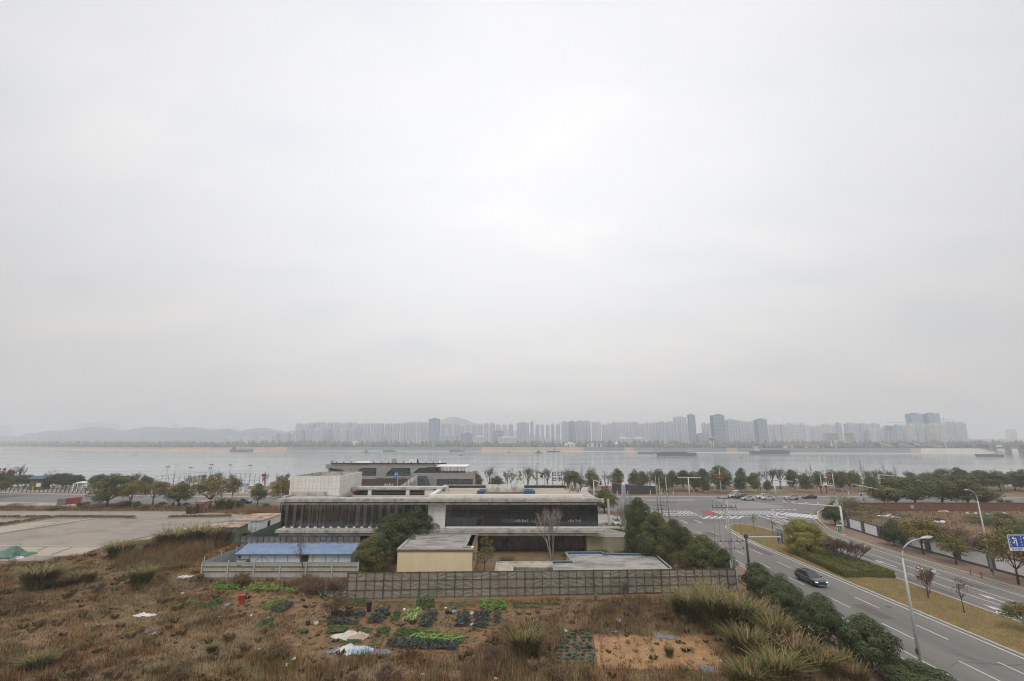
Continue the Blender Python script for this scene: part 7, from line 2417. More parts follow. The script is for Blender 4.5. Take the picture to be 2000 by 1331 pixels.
scooter(x,y,-PI/2-.3, 'white scooter crossing the junction in front of the silver car',PAINT['white'], 'scooter rider in a yellow helmet vest crossing the junction',CL['yellow'])
x,y=G(1299,960,.14)
scooter(x,y,PI, 'dark scooter behind the leaning utility poles on the promenade',CL['black'], 'rider in dark clothes behind the utility poles',CL['navy'],.15)
# ================================================================== LAMPS, SIGNALS, SIGNS
def lamp_head(mb,p,d,L=.85,w=.16):
 p=Vector(p);d=Vector(d).normalized()
 s=d.cross(Vector((0,0,1))).normalized()
 V=[]
 for q,ww,hh in ((0,.35,.3),(.3,.9,.8),(.7,1.0,1.0),(1,.5,.6)):
  c=p+d*L*q
  V+=[c-s*w*ww,c+s*w*ww,c+s*w*.7*ww+Vector((0,0,.13*hh)),c-s*w*.7*ww+Vector((0,0,.13*hh))]
 F=[(i*4+k,i*4+(k+1)%4,i*4+4+(k+1)%4,i*4+4+k) for i in range(3) for k in range(4)]+[(3,2,1,0),(12,13,14,15)]
 mb.add(V,F)
def street_lamp(x,y,h,arms,label,r0=.11,group=None,z=0.1,curve=1.6):
 """arms: list of (dx, dy, rise, head length)"""
 root=thing('street_lamp',label, 'street lamp',(x,y,z),0,group)
 hp=h-(curve if arms else 0)
 mb=MB();mb.tube([(0,0,-.1),(0,0,h*.5),(0,0,hp)],[r0*1.25,r0,r0*.62],10);mb.build('pole',M['steel'],root,0,smooth=True)
 mb=MB();mb.cbox((0,0,.06),(r0*4.5,r0*4.5,.12));mb.build('base_plate',M['steel'],root,0)
 if r0>=.1:
  mb=MB();mb.cbox((-r0*1.2,0,.9),(.12,.22,.45));mb.build('service_box',M['darksteel'],root,0)
 for dx,dy,rise,hl in arms:
  L=math.hypot(dx,dy)
  d=Vector((dx,dy,0))/L
  a,b,c=Vector((0,0,hp-.1)),Vector((0,0,h-.15)),d*L+Vector((0,0,h+rise-curve*.0))
  pts=[(1-t)**2*a+2*t*(1-t)*b+t*t*c for t in [i/8 for i in range(9)]]
  mb=MB();mb.tube(pts,[r0*.6-r0*.25*i/8 for i in range(9)],7);ar=mb.build('arm',M['steel'],root,0,smooth=True)
  mb=MB();lamp_head(mb,c-d*.1,d+Vector((0,0,.12)),hl,hl*.19);hd=mb.build('lamp_head',M['steel'],root,0)
  mb=MB();c2=c+d*hl*.5;mb.cbox((c2.x,c2.y,c2.z+.02),(.35*hl,.22*hl,.04),math.atan2(d.y,d.x));mb.build('lens',M['lamp_glass'],hd,world=False)
 return root
bx,by=G(1798,1297)
hx,hz=XZ(1797,1053,by)
street_lamp(bx,by,hz-.2,[(hx-bx+.15,0,.15,1.15)], 'near street lamp with one arm to the right on the left kerb of the avenue',.12,z=.1,curve=1.6)
bx,by=G(1941,1128);hx,hz=XZ(1893,959.5,by)
lp=street_lamp(bx,by,hz+.1,[(hx-bx,0,-.1,.85)], 'street lamp by the white wall carrying a round sign on its pole',.12,z=.1,curve=1.5)
bx,by=37.2,83.0;hx,hz=XZ(1434,962,by)
street_lamp(bx,by,hz-.4,[(1.3,0,.45,1.0)], 'street lamp standing directly behind the big concrete utility pole',.11,z=.1,curve=1.0)
LR=((1608,972,925,[(-2.2,0,.3,1.1),(1.6,0,.1,1.1)], 'twin armed street lamp with red lanterns left of the mixed river row'),(1632,971,921,[(1.9,0,1.0,.6),(-.9,0,-.2,.5)], 'street lamp with red knots and a rising arm behind the twin armed lamp'),(1409.5,970,914,[(1.4,0,.9,.9),(-.6,0,.2,.4)], 'street lamp with red knots in front of the tallest evergreen'),
      (1184,960,930,[(-2.0,0,.4,.8),(.9,0,.3,.8)], 'twin armed street lamp with red lanterns at the left end of the dark hoarding'),(1848,968,930,[(1.2,0,.5,.5),(-1.2,0,.3,.5)], 'street lamp with red knots above the big trees on the right'),(4,960,906,[(2.0,0,.2,.8),(-2,0,.2,.8)], 'street lamp with red lanterns at the left edge of the picture'),
      (337,952,907,[(-2.4,0,.6,.8),(1.2,0,.0,.8)], 'twin armed street lamp left of the tipper truck'),(410,952,918,[(2.6,0,1.0,.9),(-1.1,0,-.1,.5)], 'twin armed street lamp with a white head in front of the sports court'),(517,957,911,[(-1.7,0,.7,.6),(.9,0,.0,.5)], 'street lamp with a red lantern at the right end of the sports court'),
      (1182,957,910,[(.5,0,.1,.3)], 'thin tall lamp above the bare tree left of the notched evergreen'),(777,958,917,[(-.6,0,.2,.5)], 'thin lamp pole in front of the slanting windows of the grey building'),(731,958,912,[(-1.0,0,.3,.5)], 'thin lamp pole with a red banner in front of the grey building'))
for px,py,ty,arms,lb in LR:
 x,y=G(px,py);y=min(max(y,176.5),200);x=XZ(px,py,y)[0]
 street_lamp(x,y,Zat(ty,y),arms,lb,.17,None,.1,1.0)
def red_knots(px,Y,rows,label,dx=.9,kind='knot'):
 root=thing('red_lantern_set' if kind != 'knot' else 'red_knot_set',label, 'decoration',(XZ(px,rows[0],Y)[0],Y,Zat(rows[-1],Y)))
 for py in rows:
  x,z=XZ(px,py,Y)
  mb=MB();mb.tube([(x-dx,Y-.05,z+.55),(x+dx,Y-.05,z+.55)],.035,4);mb.build('bracket',M['steel'],root)
  for s in (-1,1):
   mb=MB()
   c=(x+s*dx,Y-.06,z)
   if kind == 'knot':mb.lathe([(.05,-.6),(.5,-.05),(.5,.05),(.05,.6)],4,c)
   else:mb.lathe([(.15,-.5),(.5,-.28),(.58,0),(.5,.28),(.15,.5)],8,c)
   mb.tube([(c[0],c[1],z-.55),(c[0],c[1],z-(.9 if kind == 'knot' else 2.6))],.06 if kind == 'knot' else .18,5)
   mb.build('lantern' if kind != 'knot' else 'knot',M['redlant'],root)
red_knots(1623.5,176.8,(931,937), 'four red knots on the lamp pole right of the twin armed lamp')
red_knots(1607.5,176.6,(950.5,), 'pair of red lanterns with long tassels on the twin armed street lamp',1.0, 'lantern')
red_knots(1402,177,(930,936), 'four red knots on the lamp pole before the tallest evergreen')
red_knots(1846,177.5,(930.5,936.5), 'four red knots on the lamp pole above the big trees')
red_knots(1180,176.8,(952,), 'pair of red lanterns at the left end of the dark hoarding',.7, 'lantern')
red_knots(4,197,(917,), 'red lanterns on the lamp at the left edge',1.1, 'lantern')
red_knots(516,197,(928,), 'red lantern on the lamp at the right end of the sports court',.35, 'lantern')
for i,(px,ty) in enumerate(((328,913),(372.5,914.5),(411,915.5),(413.5,909),(450,909.5),(489.5,910))):
 Y=(196,198,198,203,203,203)[i]
 x,z=XZ(px,ty,Y)
 root=thing('floodlight_pole', '%s floodlight pole of the sports court from the left' % ORD[i], 'floodlight',(x,Y,0),0, 'floodlights of the sports court')
 mb=MB();mb.tube([(x,Y,0),(x,Y,z)],[.15,.1],6);mb.tube([(x-.5,Y,z),(x+.5,Y,z)],.07,4);mb.build('pole',M['steel'],root)
 for s in (-1,1):
  mb=MB();mb.cbox((x+s*.5,Y-.1,z+.2),(.45,.3,.4));mb.build('floodlight',M['darksteel'],root)
def gantry(base,top_z,tip,label,heads=(),name='signal_gantry',r=.14,m='pole_white',drop=0.0,kind='red'):
 """post with an arm from its top to tip=(x,y); heads = list of (fraction, housing height offset)"""
 x,y=base
 root=thing(name,label, 'traffic signal',(x,y,.05))
 mb=MB();mb.tube([(x,y,0),(x,y,top_z)],[r*1.15,r*.9],8);mb.build('post',M[m],root,smooth=True)
 mb=MB();mb.tube([(x,y,top_z-.12),(tip[0],tip[1],top_z-.05+drop)],[r*.75,r*.45],7);mb.build('arm',M[m],root,smooth=True)
 mb=MB();mb.cbox((x,y,.12),(.6,.6,.16));mb.build('base_plate',M[m],root)
 for q,dz in heads:
  hx,hy=x+(tip[0]-x)*q,y+(tip[1]-y)*q
  signal_head((hx,hy-.2,top_z+drop*q+dz),root,False)
 return root
def signal_head(c,root,lit=True):
 mb=MB();mb.cbox(c,(.42,.28,1.25));h=mb.build('signal_head',M['black'],root)
 for k,col in enumerate(((.8,.03,.03),(.08,.07,.03),(.03,.08,.05))):
  t=MB();t.lathe([(.14,0),(.13,.03)],10);o=t.build('signal_lamp',mat('signal_red',col,.4,0,emit=1.2) if k==0 and lit else M['darksteel'],h,world=False)
  o.location=Vector(c)-wloc(h)+Vector((0,-.15,.38-.38*k));o.rotation_euler=(PI/2,0,0)
# T shaped signal
x,y=G(1347,970.5);zt=Zat(933,y)
root=thing('traffic_signal', 'T shaped white traffic signal with a head at each end of its beam', 'traffic signal',(x,y,.1))
mb=MB();mb.tube([(x,y,0),(x,y,zt)],[.24,.2],8);mb.build('post',M['pole_white'],root,smooth=True)
xa,xb=XZ(1320.5,933,y)[0],XZ(1371,935,y)[0]
mb=MB();mb.tube([(xa,y,zt+.1),(xb,y,zt-.15)],.13,6);mb.build('beam',M['pole_white'],root)
signal_head((xa,y-.3,zt+.25),root);signal_head((xb,y-.3,zt+.1),root,False)
for c in root.children:
 if c.name.startswith('signal_head'):c.scale=(1.6,1.2,1.55);c.location=Vector((0,0,0))-Vector(((c.scale[0]-1)*(c.data.vertices[0].co.x+c.data.vertices[1].co.x)/2,(c.scale[1]-1)*c.data.vertices[0].co.y,(c.scale[2]-1)*(c.data.vertices[0].co.z+c.data.vertices[4].co.z)/2))
x,y=G(1516,973);gantry((x,y),Zat(937,y),(XZ(1551,942,y-8)[0],y-8), 'white signal post with a long arm behind the champagne car',[(.98,-.3)],r=.26)
x,y=G(1649,1044.5,.13);zt=Zat(988.5,y);tx,ty_=XZ(1518,980.8,120)[0],118.0
gt=gantry((x,y),zt,(tx,ty_), 'white post with a long camera arm reaching left over the slip road',[], 'camera_gantry',.21,drop=Zat(981.5,ty_)-zt)
for q in (.08,.35,.55,.78,.96):
 c=(x+(tx-x)*q,y+(ty_-y)*q,zt+(Zat(981.5,ty_)-zt)*q)
 mb=MB();mb.cbox((c[0],c[1],c[2]+.25),(.5 if q==.08 else .22,.3,.3),.5);mb.build('camera',M['white_sign'],gt)
mb=MB();c=(x-.8,y-.3,zt+.8);mb.cbox(c,(.9,.12,1.1),.4);mb.build('solar_panel',M['steel'],gt)
x,y=20.0,152.5;x=XZ(1160,960,y)[0];gantry((x,y),Zat(937.5,y),(XZ(1170,941,y-6)[0],y-9), 'white signal post with a short arm at the right corner of the white building',[(.95,-.2)],r=.2)
# red light and blue sign on the arm on the right
Y=150.0
xa,z=XZ(1655,946,Y);xb,zb=XZ(1710,956,Y)
root=thing('traffic_signal', 'signal arm with a red light and a small blue sign left of the big trees', 'traffic signal',(xb+2,Y,0))
mb=MB();mb.tube([(xb+3,Y,0),(xb+3,Y,zb-.2)],.2,7);mb.build('post',M['pole_white'],root)
mb=MB();mb.tube([(xb+3,Y,zb-.4),(XZ(1664,948,Y)[0],Y,z+.0)],.13,6);mb.build('arm',M['pole_white'],root)
signal_head((xa+.2,Y-.2,z+.1),root)
x0,x1=XZ(1664,948,Y)[0],XZ(1671.5,948,Y)[0]
mb=MB();mb.box(x0,x1,Y-.2,Y-.14,z-.45,z+.3);s=mb.build('sign_panel',M['blue_sign'],root)
mb=MB();[mb.box(x0+.12+i*.26,x0+.27+i*.26,Y-.215,Y-.205,z-.15,z+.05) for i in range(4)];mb.build('sign_lettering',M['white_sign'],s)['kind'] = 'stuff'
# steel gantry with the big blue sign
Y=168.0
xa,za=XZ(1714,926.5,Y);xb,zb=XZ(1812,942,Y)
root=thing('sign_gantry', 'steel double beam gantry with a large blue direction sign above the big trees', 'gantry',(xa,Y,0))
mb=MB();mb.tube([(xa+.5,Y,0),(xa+.2,Y,za)],.3,8);mb.build('post',M['steel'],root)
mb=MB();mb.tube([(xa,Y,za-.2),(XZ(1770,931,Y)[0],Y,Zat(932,Y))],.16,6);mb.tube([(xa,Y,za-1.4),(xb,Y,zb-.2)],.16,6);mb.tube([(XZ(1744,930,Y)[0],Y,0),(XZ(1743,930,Y)[0],Y,Zat(928,Y))],.22,6);mb.build('beam',M['steel'],root)['kind'] = 'stuff'
x0,x1=XZ(1784,940,Y)[0],XZ(1800,940,Y)[0];z0,z1=Zat(945.5,Y),Zat(934.5,Y)
mb=MB();mb.box(x0,x1,Y-.4,Y-.3,z0,z1);s=mb.build('sign_panel',M['blue_sign'],root)
mb=MB();mb.box(x0+.3,x1-.8,Y-.43,Y-.41,z1-.9,z1-.3)
for i in range(4):mb.box(x1-.45,x1-.25,Y-.43,Y-.41,z0+.2+i*.45,z0+.45+i*.45);mb.box(x0+1.2+i*.35,x0+1.4+i*.35,Y-.43,Y-.41,z0+.15,z0+.4)
mb.build('sign_lettering',M['white_sign'],s)['kind'] = 'stuff'
# big lane sign at the right edge
def lane_sign():
 Y=66.0
 x0,z1=XZ(1967,1045,Y);z0=Zat(1076.5,Y)
 w=6.2
 root=thing('lane_sign', 'blue lane direction sign with white arrows at the right edge of the picture', 'road sign',(x0,Y,z0))
 mb=MB();mb.box(x0,x0+w,Y,Y+.07,z0,z1);mb.build('sign_panel',M['white_sign'],root)
 zb=z0+(z1-z0)*.22
 mb=MB();mb.box(x0+.07,x0+w-.07,Y-.012,Y-.004,zb,z1-.07);mb.build('blue_field',M['blue_sign'],root)
 a=MB()

 def seg(p,q,t=.13):
  d=Vector((q[0]-p[0],q[1]-p[1]));n=Vector((-d.y,d.x)).normalized()*t/2
  a.add([(p[0]+n.x,Y-.022,p[1]+n.y),(p[0]-n.x,Y-.022,p[1]-n.y),(q[0]-n.x,Y-.022,q[1]-n.y),(q[0]+n.x,Y-.022,q[1]+n.y)],[(0,1,2,3)])

 def head(x,z,dx,s=.22):
  a.add([(x,Y-.023,z+s),(x+dx*s*1.5,Y-.023,z),(x,Y-.023,z-s)],[(0,1,2)])
 hz=z1-zb
 for i in range(4):
  xd=x0+.2+i*1.5
  for j in range(4):a.add([(xd-.05,Y-.022,zb+.2+j*.36),(xd+.05,Y-.022,zb+.2+j*.36),(xd+.05,Y-.022,zb+.38+j*.36),(xd-.05,Y-.022,zb+.38+j*.36)],[(0,1,2,3)])
  xc=xd+.85
  if i<3:
   seg((xc,zb+.18),(xc,z1-.5),.15)
   if i<2:
    seg((xc+.03,z1-.5),(xc-.32,z1-.42),.15);head(xc-.3,z1-.40,-1,.2)
   else:a.add([(xc-.24,Y-.023,z1-.55),(xc+.24,Y-.023,z1-.55),(xc,Y-.023,z1-.18)],[(0,1,2)])
  if i==0:
   seg((xc-.02,zb+.85),(xc-.26,zb+.92),.12);seg((xc-.26,zb+.92),(xc-.28,zb+.66),.12);seg((xc-.28,zb+.66),(xc-.34,zb+.60),.12);head(xc-.32,zb+.60,-1,.17)
 a.build('arrow',M['white_sign'],root)['kind'] = 'stuff'
 tx=bpy.data.curves.new('sign_text', 'FONT');tx.body = '电子监控  电子监控';tx.size=.36;tx.extrude=.002
 o=link('sign_text',tx,root,(.22,-.014,.07),(PI/2,0,0));tx.materials.append(M['blue_sign'])
 mb=MB();mb.tube([(x0+.3,Y+.2,z0+.6),(x0+9,Y+.2,z0+.6)],.12,6);mb.tube([(x0+.3,Y+.2,z1-.4),(x0+9,Y+.2,z1-.4)],.12,6);mb.build('arm',M['steel'],root)['kind'] = 'stuff'
 mb=MB();mb.tube([(x0+9,Y+.2,.1),(x0+9,Y+.2,z1+.1)],.2,8);mb.build('post',M['steel'],root)
lane_sign()
def disc(root,name,c,r,m,o=0.0,n=20,inner=0):
 mb=MB()
 y=c[1]-o
 if inner:
  P=[(c[0]+r*math.cos(2*PI*i/n),y,c[2]+r*math.sin(2*PI*i/n)) for i in range(n)]+[(c[0]+inner*math.cos(2*PI*i/n),y,c[2]+inner*math.sin(2*PI*i/n)) for i in range(n)]
  mb.add(P,[(i,(i+1)%n,n+(i+1)%n,n+i) for i in range(n)])
 else:
  P=[(c[0]+r*math.cos(2*PI*i/n),y+q,c[2]+r*math.sin(2*PI*i/n)) for q in (0,.03) for i in range(n)]
  mb.add(P,[tuple(range(n)),tuple(range(2*n-1,n-1,-1))]+[(i,n+i,n+(i+1)%n,(i+1)%n) for i in range(n)])
 return mb.build(name,m,root)
# round no entry for lorries sign on the median
x,y=G(1799,1151,.15);z=Zat(1110.5,y)
root=thing('round_sign', 'round white sign with a red ring on a thin post on the median', 'road sign',(x,y,.15))
mb=MB();mb.tube([(x,y,.1),(x,y,z+.3)],.045,6);mb.build('post',M['steel'],root)
disc(root, 'sign_plate',(x,y-.06,z),.42,M['white_sign']);disc(root, 'red_ring',(x,y-.06,z),.415,M['redlant'],.008,24,.32)
mb=MB();mb.box(x-.2,x+.06,y-.075,y-.068,z-.1,z+.12);mb.box(x+.08,x+.2,y-.075,y-.068,z-.1,z+.04);mb.build('lorry_symbol',M['black'],root)['kind'] = 'stuff'
mb=MB();mb.add([(x-.31,y-.08,z+.22),(x-.22,y-.08,z+.31),(x+.31,y-.08,z-.22),(x+.22,y-.08,z-.31)],[(0,3,2,1)]);mb.build('slash',M['redlant'],root)
# end of limit sign on the right lamp
x,y=lp.location.x,lp.location.y;xx,z=XZ(1935.5,1085,y)
root=thing('round_sign', 'round white sign with a black ring and slash on the right street lamp', 'road sign',(xx,y-.15,z))
disc(root, 'sign_plate',(xx,y-.16,z),.42,M['white_sign']);disc(root, 'black_ring',(xx,y-.16,z),.415,M['black'],.008,24,.34)
tx=bpy.data.curves.new('sign_text', 'FONT');tx.body = '30';tx.size=.45;tx.align_x = 'CENTER';tx.align_y = 'CENTER';tx.extrude=.001
o=link('sign_text',tx,root,(0,-.02,0),(PI/2,0,0));tx.materials.append(M['greytrim'])
mb=MB()
for k in (-.07,0,.07):mb.tube([(xx-.25+k,y-.178,z-.25-k),(xx+.25+k,y-.178,z+.25-k)],.014,4)
mb.build('slash',M['black'],root)['kind'] = 'stuff'
M['sign_back']=mat('sign_back',(.20,.21,.21),.6,.08,2.0)
# backs of signs on the grey arm over the avenue
x,y=G(1464,1116);zt=Zat(1046,y)
root=thing('sign_gantry', 'dark grey post with an arm holding a round topped sign seen from behind', 'gantry',(x,y,.1))
mb=MB();mb.tube([(x,y,0),(x,y,zt+.25)],[.2,.16],8);mb.build('post',M['darksteel'],root,smooth=True)
ax,az=XZ(1532,1049.5,y-1)
mb=MB();mb.tube([(x,y,zt-.25),(ax,y,zt-.25)],.11,6);mb.build('arm',M['steel'],root)
mb=MB();mb.cbox((x,y,zt-.2),(.5,.45,.5));mb.build('clamp',M['darksteel'],root)
cx=XZ(1524.5,1048,y)[0]
disc(root, 'sign_back',(cx,y+.25,zt+.25),.72,M['sign_back'])
mb=MB();mb.box(cx-.45,cx+.45,y+.22,y+.27,zt-1.25,zt-.45);mb.build('sign_back',M['sign_back'],root)
mb=MB();[mb.box(cx+q-.04,cx+q+.04,y+.1,y+.21,zt-1.35,zt+.3) for q in (-.3,.3)];mb.build('bracket',M['darksteel'],root)['kind'] = 'stuff'
def post_sign(px,py,top,wpx,hpx,m,label,letters=4,z0=.13,name='road_sign',two=False,lm='white_sign'):
 x,y=G(px,py,z0);z1=Zat(top,y);w=wpx/FPX*y;h=hpx/FPX*y
 root=thing(name,label, 'sign',(x,y,z0))
 mb=MB()
 for q in ((-.42,.42) if two else (0,)):mb.tube([(x+q*w,y+.05,z0-.1),(x+q*w,y+.05,z1)],.05,6)
 mb.build('post',M['steel'],root)['kind'] = 'stuff'
 mb=MB();mb.box(x-w/2,x+w/2,y-.06,y-.01,z1-h,z1);s=mb.build('sign_panel',M[m],root)
 if letters:
  mb=MB()
  for i in range(letters):mb.box(x-w*.36+w*.72*i/letters,x-w*.36+w*.72*(i+.7)/letters,y-.075,y-.065,z1-h*.68,z1-h*.32)
  mb.build('sign_lettering',M[lm],s)['kind'] = 'stuff'
 return root
post_sign(1646,1041,1015.5,9.5,5, 'green_sign', 'green street name sign on two posts beside the white camera post',4,two=True)
post_sign(1376,962,954.5,8,3, 'green_sign', 'pale green sign board on a post behind the junction',0,two=False)
x,y=G(1686,985);z1=Zat(963,y);w=1.6
root=thing('notice_sign', 'white notice board with a blue round mark standing left of the big trees', 'sign',(x,y,0))
mb=MB();mb.box(x-w/2,x+w/2,y-.05,y,z1-2.6,z1);mb.build('sign_panel',M['white_sign'],root);disc(root, 'blue_disc',(x-.25,y-.06,z1-.6),.38,M['blue_sign'],.01)
mb=MB();mb.tube([(x,y+.06,0),(x,y+.06,z1)],.06,6);mb.build('post',M['steel'],root)
mb=MB();mb.box(x+.1,x+.55,y-.07,y-.06,z1-2.3,z1-1.8);mb.build('blue_patch',M['blue_sign'],root)
Y=179.0;x0,z1=XZ(770,922.5,Y)
root=thing('road_sign', 'blue road sign on a pale post in front of the grey building', 'road sign',(x0+1.2,Y,0))
mb=MB();mb.box(x0,x0+1.15,Y-.06,Y,z1-2.1,z1);s=mb.build('sign_panel',M['blue_sign'],root)
mb=MB();mb.box(x0+.3,x0+.9,Y-.08,Y-.07,z1-.9,z1-.4);mb.box(x0+.3,x0+.7,Y-.08,Y-.07,z1-1.7,z1-1.3);mb.build('sign_lettering',M['white_sign'],s)['kind'] = 'stuff'
mb=MB();mb.tube([(x0+1.35,Y,0),(x0+1.35,Y,z1+.2)],.12,6);mb.build('post',M['steel'],root)
# bollards, white stubs, litter bin, cabinets
for px,py in ((1896.5,1123),(1917.5,1129)):
 x,y=G(px,py,.13);root=thing('bollard', 'red bollard on the kerb by the white wall, %s of the two' % ('left' if px<1900 else 'right'), 'bollard',(x,y,.13))
 mb=MB();mb.tube([(0,0,0),(0,0,.85)],.06,8);mb.build('post',M['redlant'],root,0)
 mb=MB();mb.lathe([(.09,0),(.08,.08)],8);mb.build('foot',M['darksteel'],root,0)
for i,(px,py) in enumerate(((1205.5,968),(1226.5,968),(1270.5,967.5),(1315.5,967.5),(1292,967),(1657.5,968),(1256,960),(1396,958.5))):
 x,y=G(px,py,.1);h=1.7
 root=thing('white_stub', '%s white painted stub from the left on the grass bank beyond the street' % ORD[sorted((1205.5,1226.5,1270.5,1315.5,1292,1657.5,1256,1396)).index(px)], 'stub',(x,y,.1),0, 'white painted stubs beyond the street')
 mb=MB();mb.tube([(0,0,0),(.03,0,h)],[.14,.12],7);mb.build('stem',M['bark_lime'],root,0)
x,y=G(1642,1037,.13)
root=thing('litter_bin', 'green and white litter bin at the foot of the street name sign', 'bin',(x,y,.13))
for q,m_ in ((-.35, 'green_sign'),(.35, 'paint_y')):
 mb=MB();mb.box(q-.28,q+.28,-.25,.25,.1,.95);mb.build('bin_body',M[m_],root,0)
mb=MB();mb.box(-.75,.75,-.32,.32,1.1,1.2);mb.box(-.72,-.66,-.05,.05,0,1.1);mb.box(.66,.72,-.05,.05,0,1.1);mb.build('canopy',M['whitewall'],root,0)
# silver pylon sign
x,y=G(1221,1024);zt=Zat(942.5,y)
root=thing('pylon_sign', 'tall silver blue blade shaped pylon sign right of the white building', 'sign pylon',(x,y,0))
m_=mat('pylon_blue',(.30,.36,.43),.35,.15,.6,metal=.3)
mb=MB();mb.cbox((x,y,zt/2),(.55,.5,zt-1.2),0,.8);mb.build('core',m_,root)
for s in (-1,1):
 mb=MB();mb.add([(x+s*.29,y-.35,.8),(x+s*.55,y-.35,.8),(x+s*.55,y+.35,.8),(x+s*.29,y+.35,.8),(x+s*.24,y-.25,zt-.5),(x+s*.42,y-.25,zt-.5),(x+s*.42,y+.25,zt-.5),(x+s*.24,y+.25,zt-.5)],[(0,1,5,4),(1,2,6,5),(2,3,7,6),(3,0,4,7),(4,5,6,7)] if s>0 else [(1,0,4,5),(2,1,5,6),(3,2,6,7),(0,3,7,4),(7,6,5,4)]);mb.build('side_blade',M['steel'],root)
mb=MB();mb.cbox((x,y,zt-.35),(.8,.5,.75),0,.6);mb.build('cap',M['white_sign'],root)
mb=MB();mb.box(x-1.1,x-.58,y-.5,y+.5,0,2.9);mb.box(x+.58,x+1.1,y-.5,y+.5,0,2.9);mb.build('plinth',M['concrete'],root)['kind'] = 'stuff'
mb=MB();mb.box(x-.25,x+.25,y-.29,y-.26,5.2,6.6);mb.build('sign_lettering',M['steel'],root)
# ================================================================== UTILITY POLES
def utility_pole(x,y,zt,rows,label,wires=True,r=.17,lean=0.0,z0=0.0):
 root=thing('utility_pole',label, 'utility pole',(x,y,z0))
 mb=MB();mb.tube([(x,y,z0-.2),(x+lean,y,zt)],[r,r*.6],9);mb.build('pole',M['pole_conc'],root,smooth=True)
 pts=[]
 for z,a,b,k in rows:
  q=lean*(z-z0)/(zt-z0)
  mb=MB();mb.box(x+q-a,x+q+b,y-r-.08,y-r,z-.035,z+.035);mb.build('crossarm',M['darksteel'],root)
  row=[]
  for i in range(k):
   X=x+q-a+(a+b)*(i+.1)/(k-.8) if k>1 else x
   mb=MB();mb.lathe([(.03,.05),(.075,.12),(.05,.17),(.075,.22),(.03,.3)],7,(X,y-r-.03,z));mb.build('insulator',M['darksteel'],root)
   row.append((X,y-r-.03,z+.28))
  pts.append(row)
 if wires:
  mb=MB()
  for ra,rb in zip(pts,pts[1:]):
   if not ra or not rb:continue
   for i in range(len(rb)):
    A=Vector(ra[min(i*len(ra) // len(rb),len(ra)-1)]);B=Vector(rb[i])
    out=Vector((.5*(1 if B.x>x else -1) if len(ra)<=2 else 0,-.15,0))
    mb.tube([A,A.lerp(B,.25)+out,A.lerp(B,.6)+out*.9,B],.013,3,cap=False)
  mb.build('cable',M['black'],root)['kind'] = 'stuff'
 return root
x,y=G(1437,1150);sc=1/FPX*y
z_=[Zat(q,y) for q in (974,991,1058,1072)]
up=utility_pole(x,y,Zat(968,y),[(z_[0],.9,.9,2),(z_[1],1.9,1.6,6),(z_[2],2.2,1.9,6),(z_[3],2.0,1.9,4)], 'big concrete utility pole with four crossarms and looping cables at the fence end',lean=-.55)
mb=MB();mb.tube([(x-.32,y-.05,-.1),(x-.42,y-.05,3.6)],.09,7);mb.tube([(x+.3,y-.1,0),(x+.2,y-.1,2.6)],.10,7);mb.build('cable_conduit',M['steel'],up)['kind'] = 'stuff'
mb=MB();mb.lathe([(.165,3.05),(.16,3.35)],9,(x-.18,y,0));mb.build('yellow_band',M['paint_y'],up)
x=XZ(1309,1030,112)[0]
utility_pole(x,112,Zat(932,112),[(Zat(959,112),1.5,2.0,3),(Zat(981,112),1.8,2.0,6),(Zat(1001,112),1.9,1.9,5),(Zat(1010,112),1.2,1.8,3)], 'concrete utility pole rising from the dark green trees, nearest of the three together',r=.16,lean=-.3)
for px,ty,Y,lb in ((1284,930,134, 'leftmost thin utility pole of the three together'),(1291,933.5,130, 'middle thin utility pole of the three together')):
 x=XZ(px+2,1000,Y)[0]
 utility_pole(x,Y,Zat(ty,Y),[(Zat(938,Y),.9,.9,2),(Zat(988,Y),1.2,1.4,4),(Zat(996,Y),1.1,1.3,4)],lb,r=.17,lean=-.3,wires=px>1285)
x=XZ(1171.5,960,158)[0]

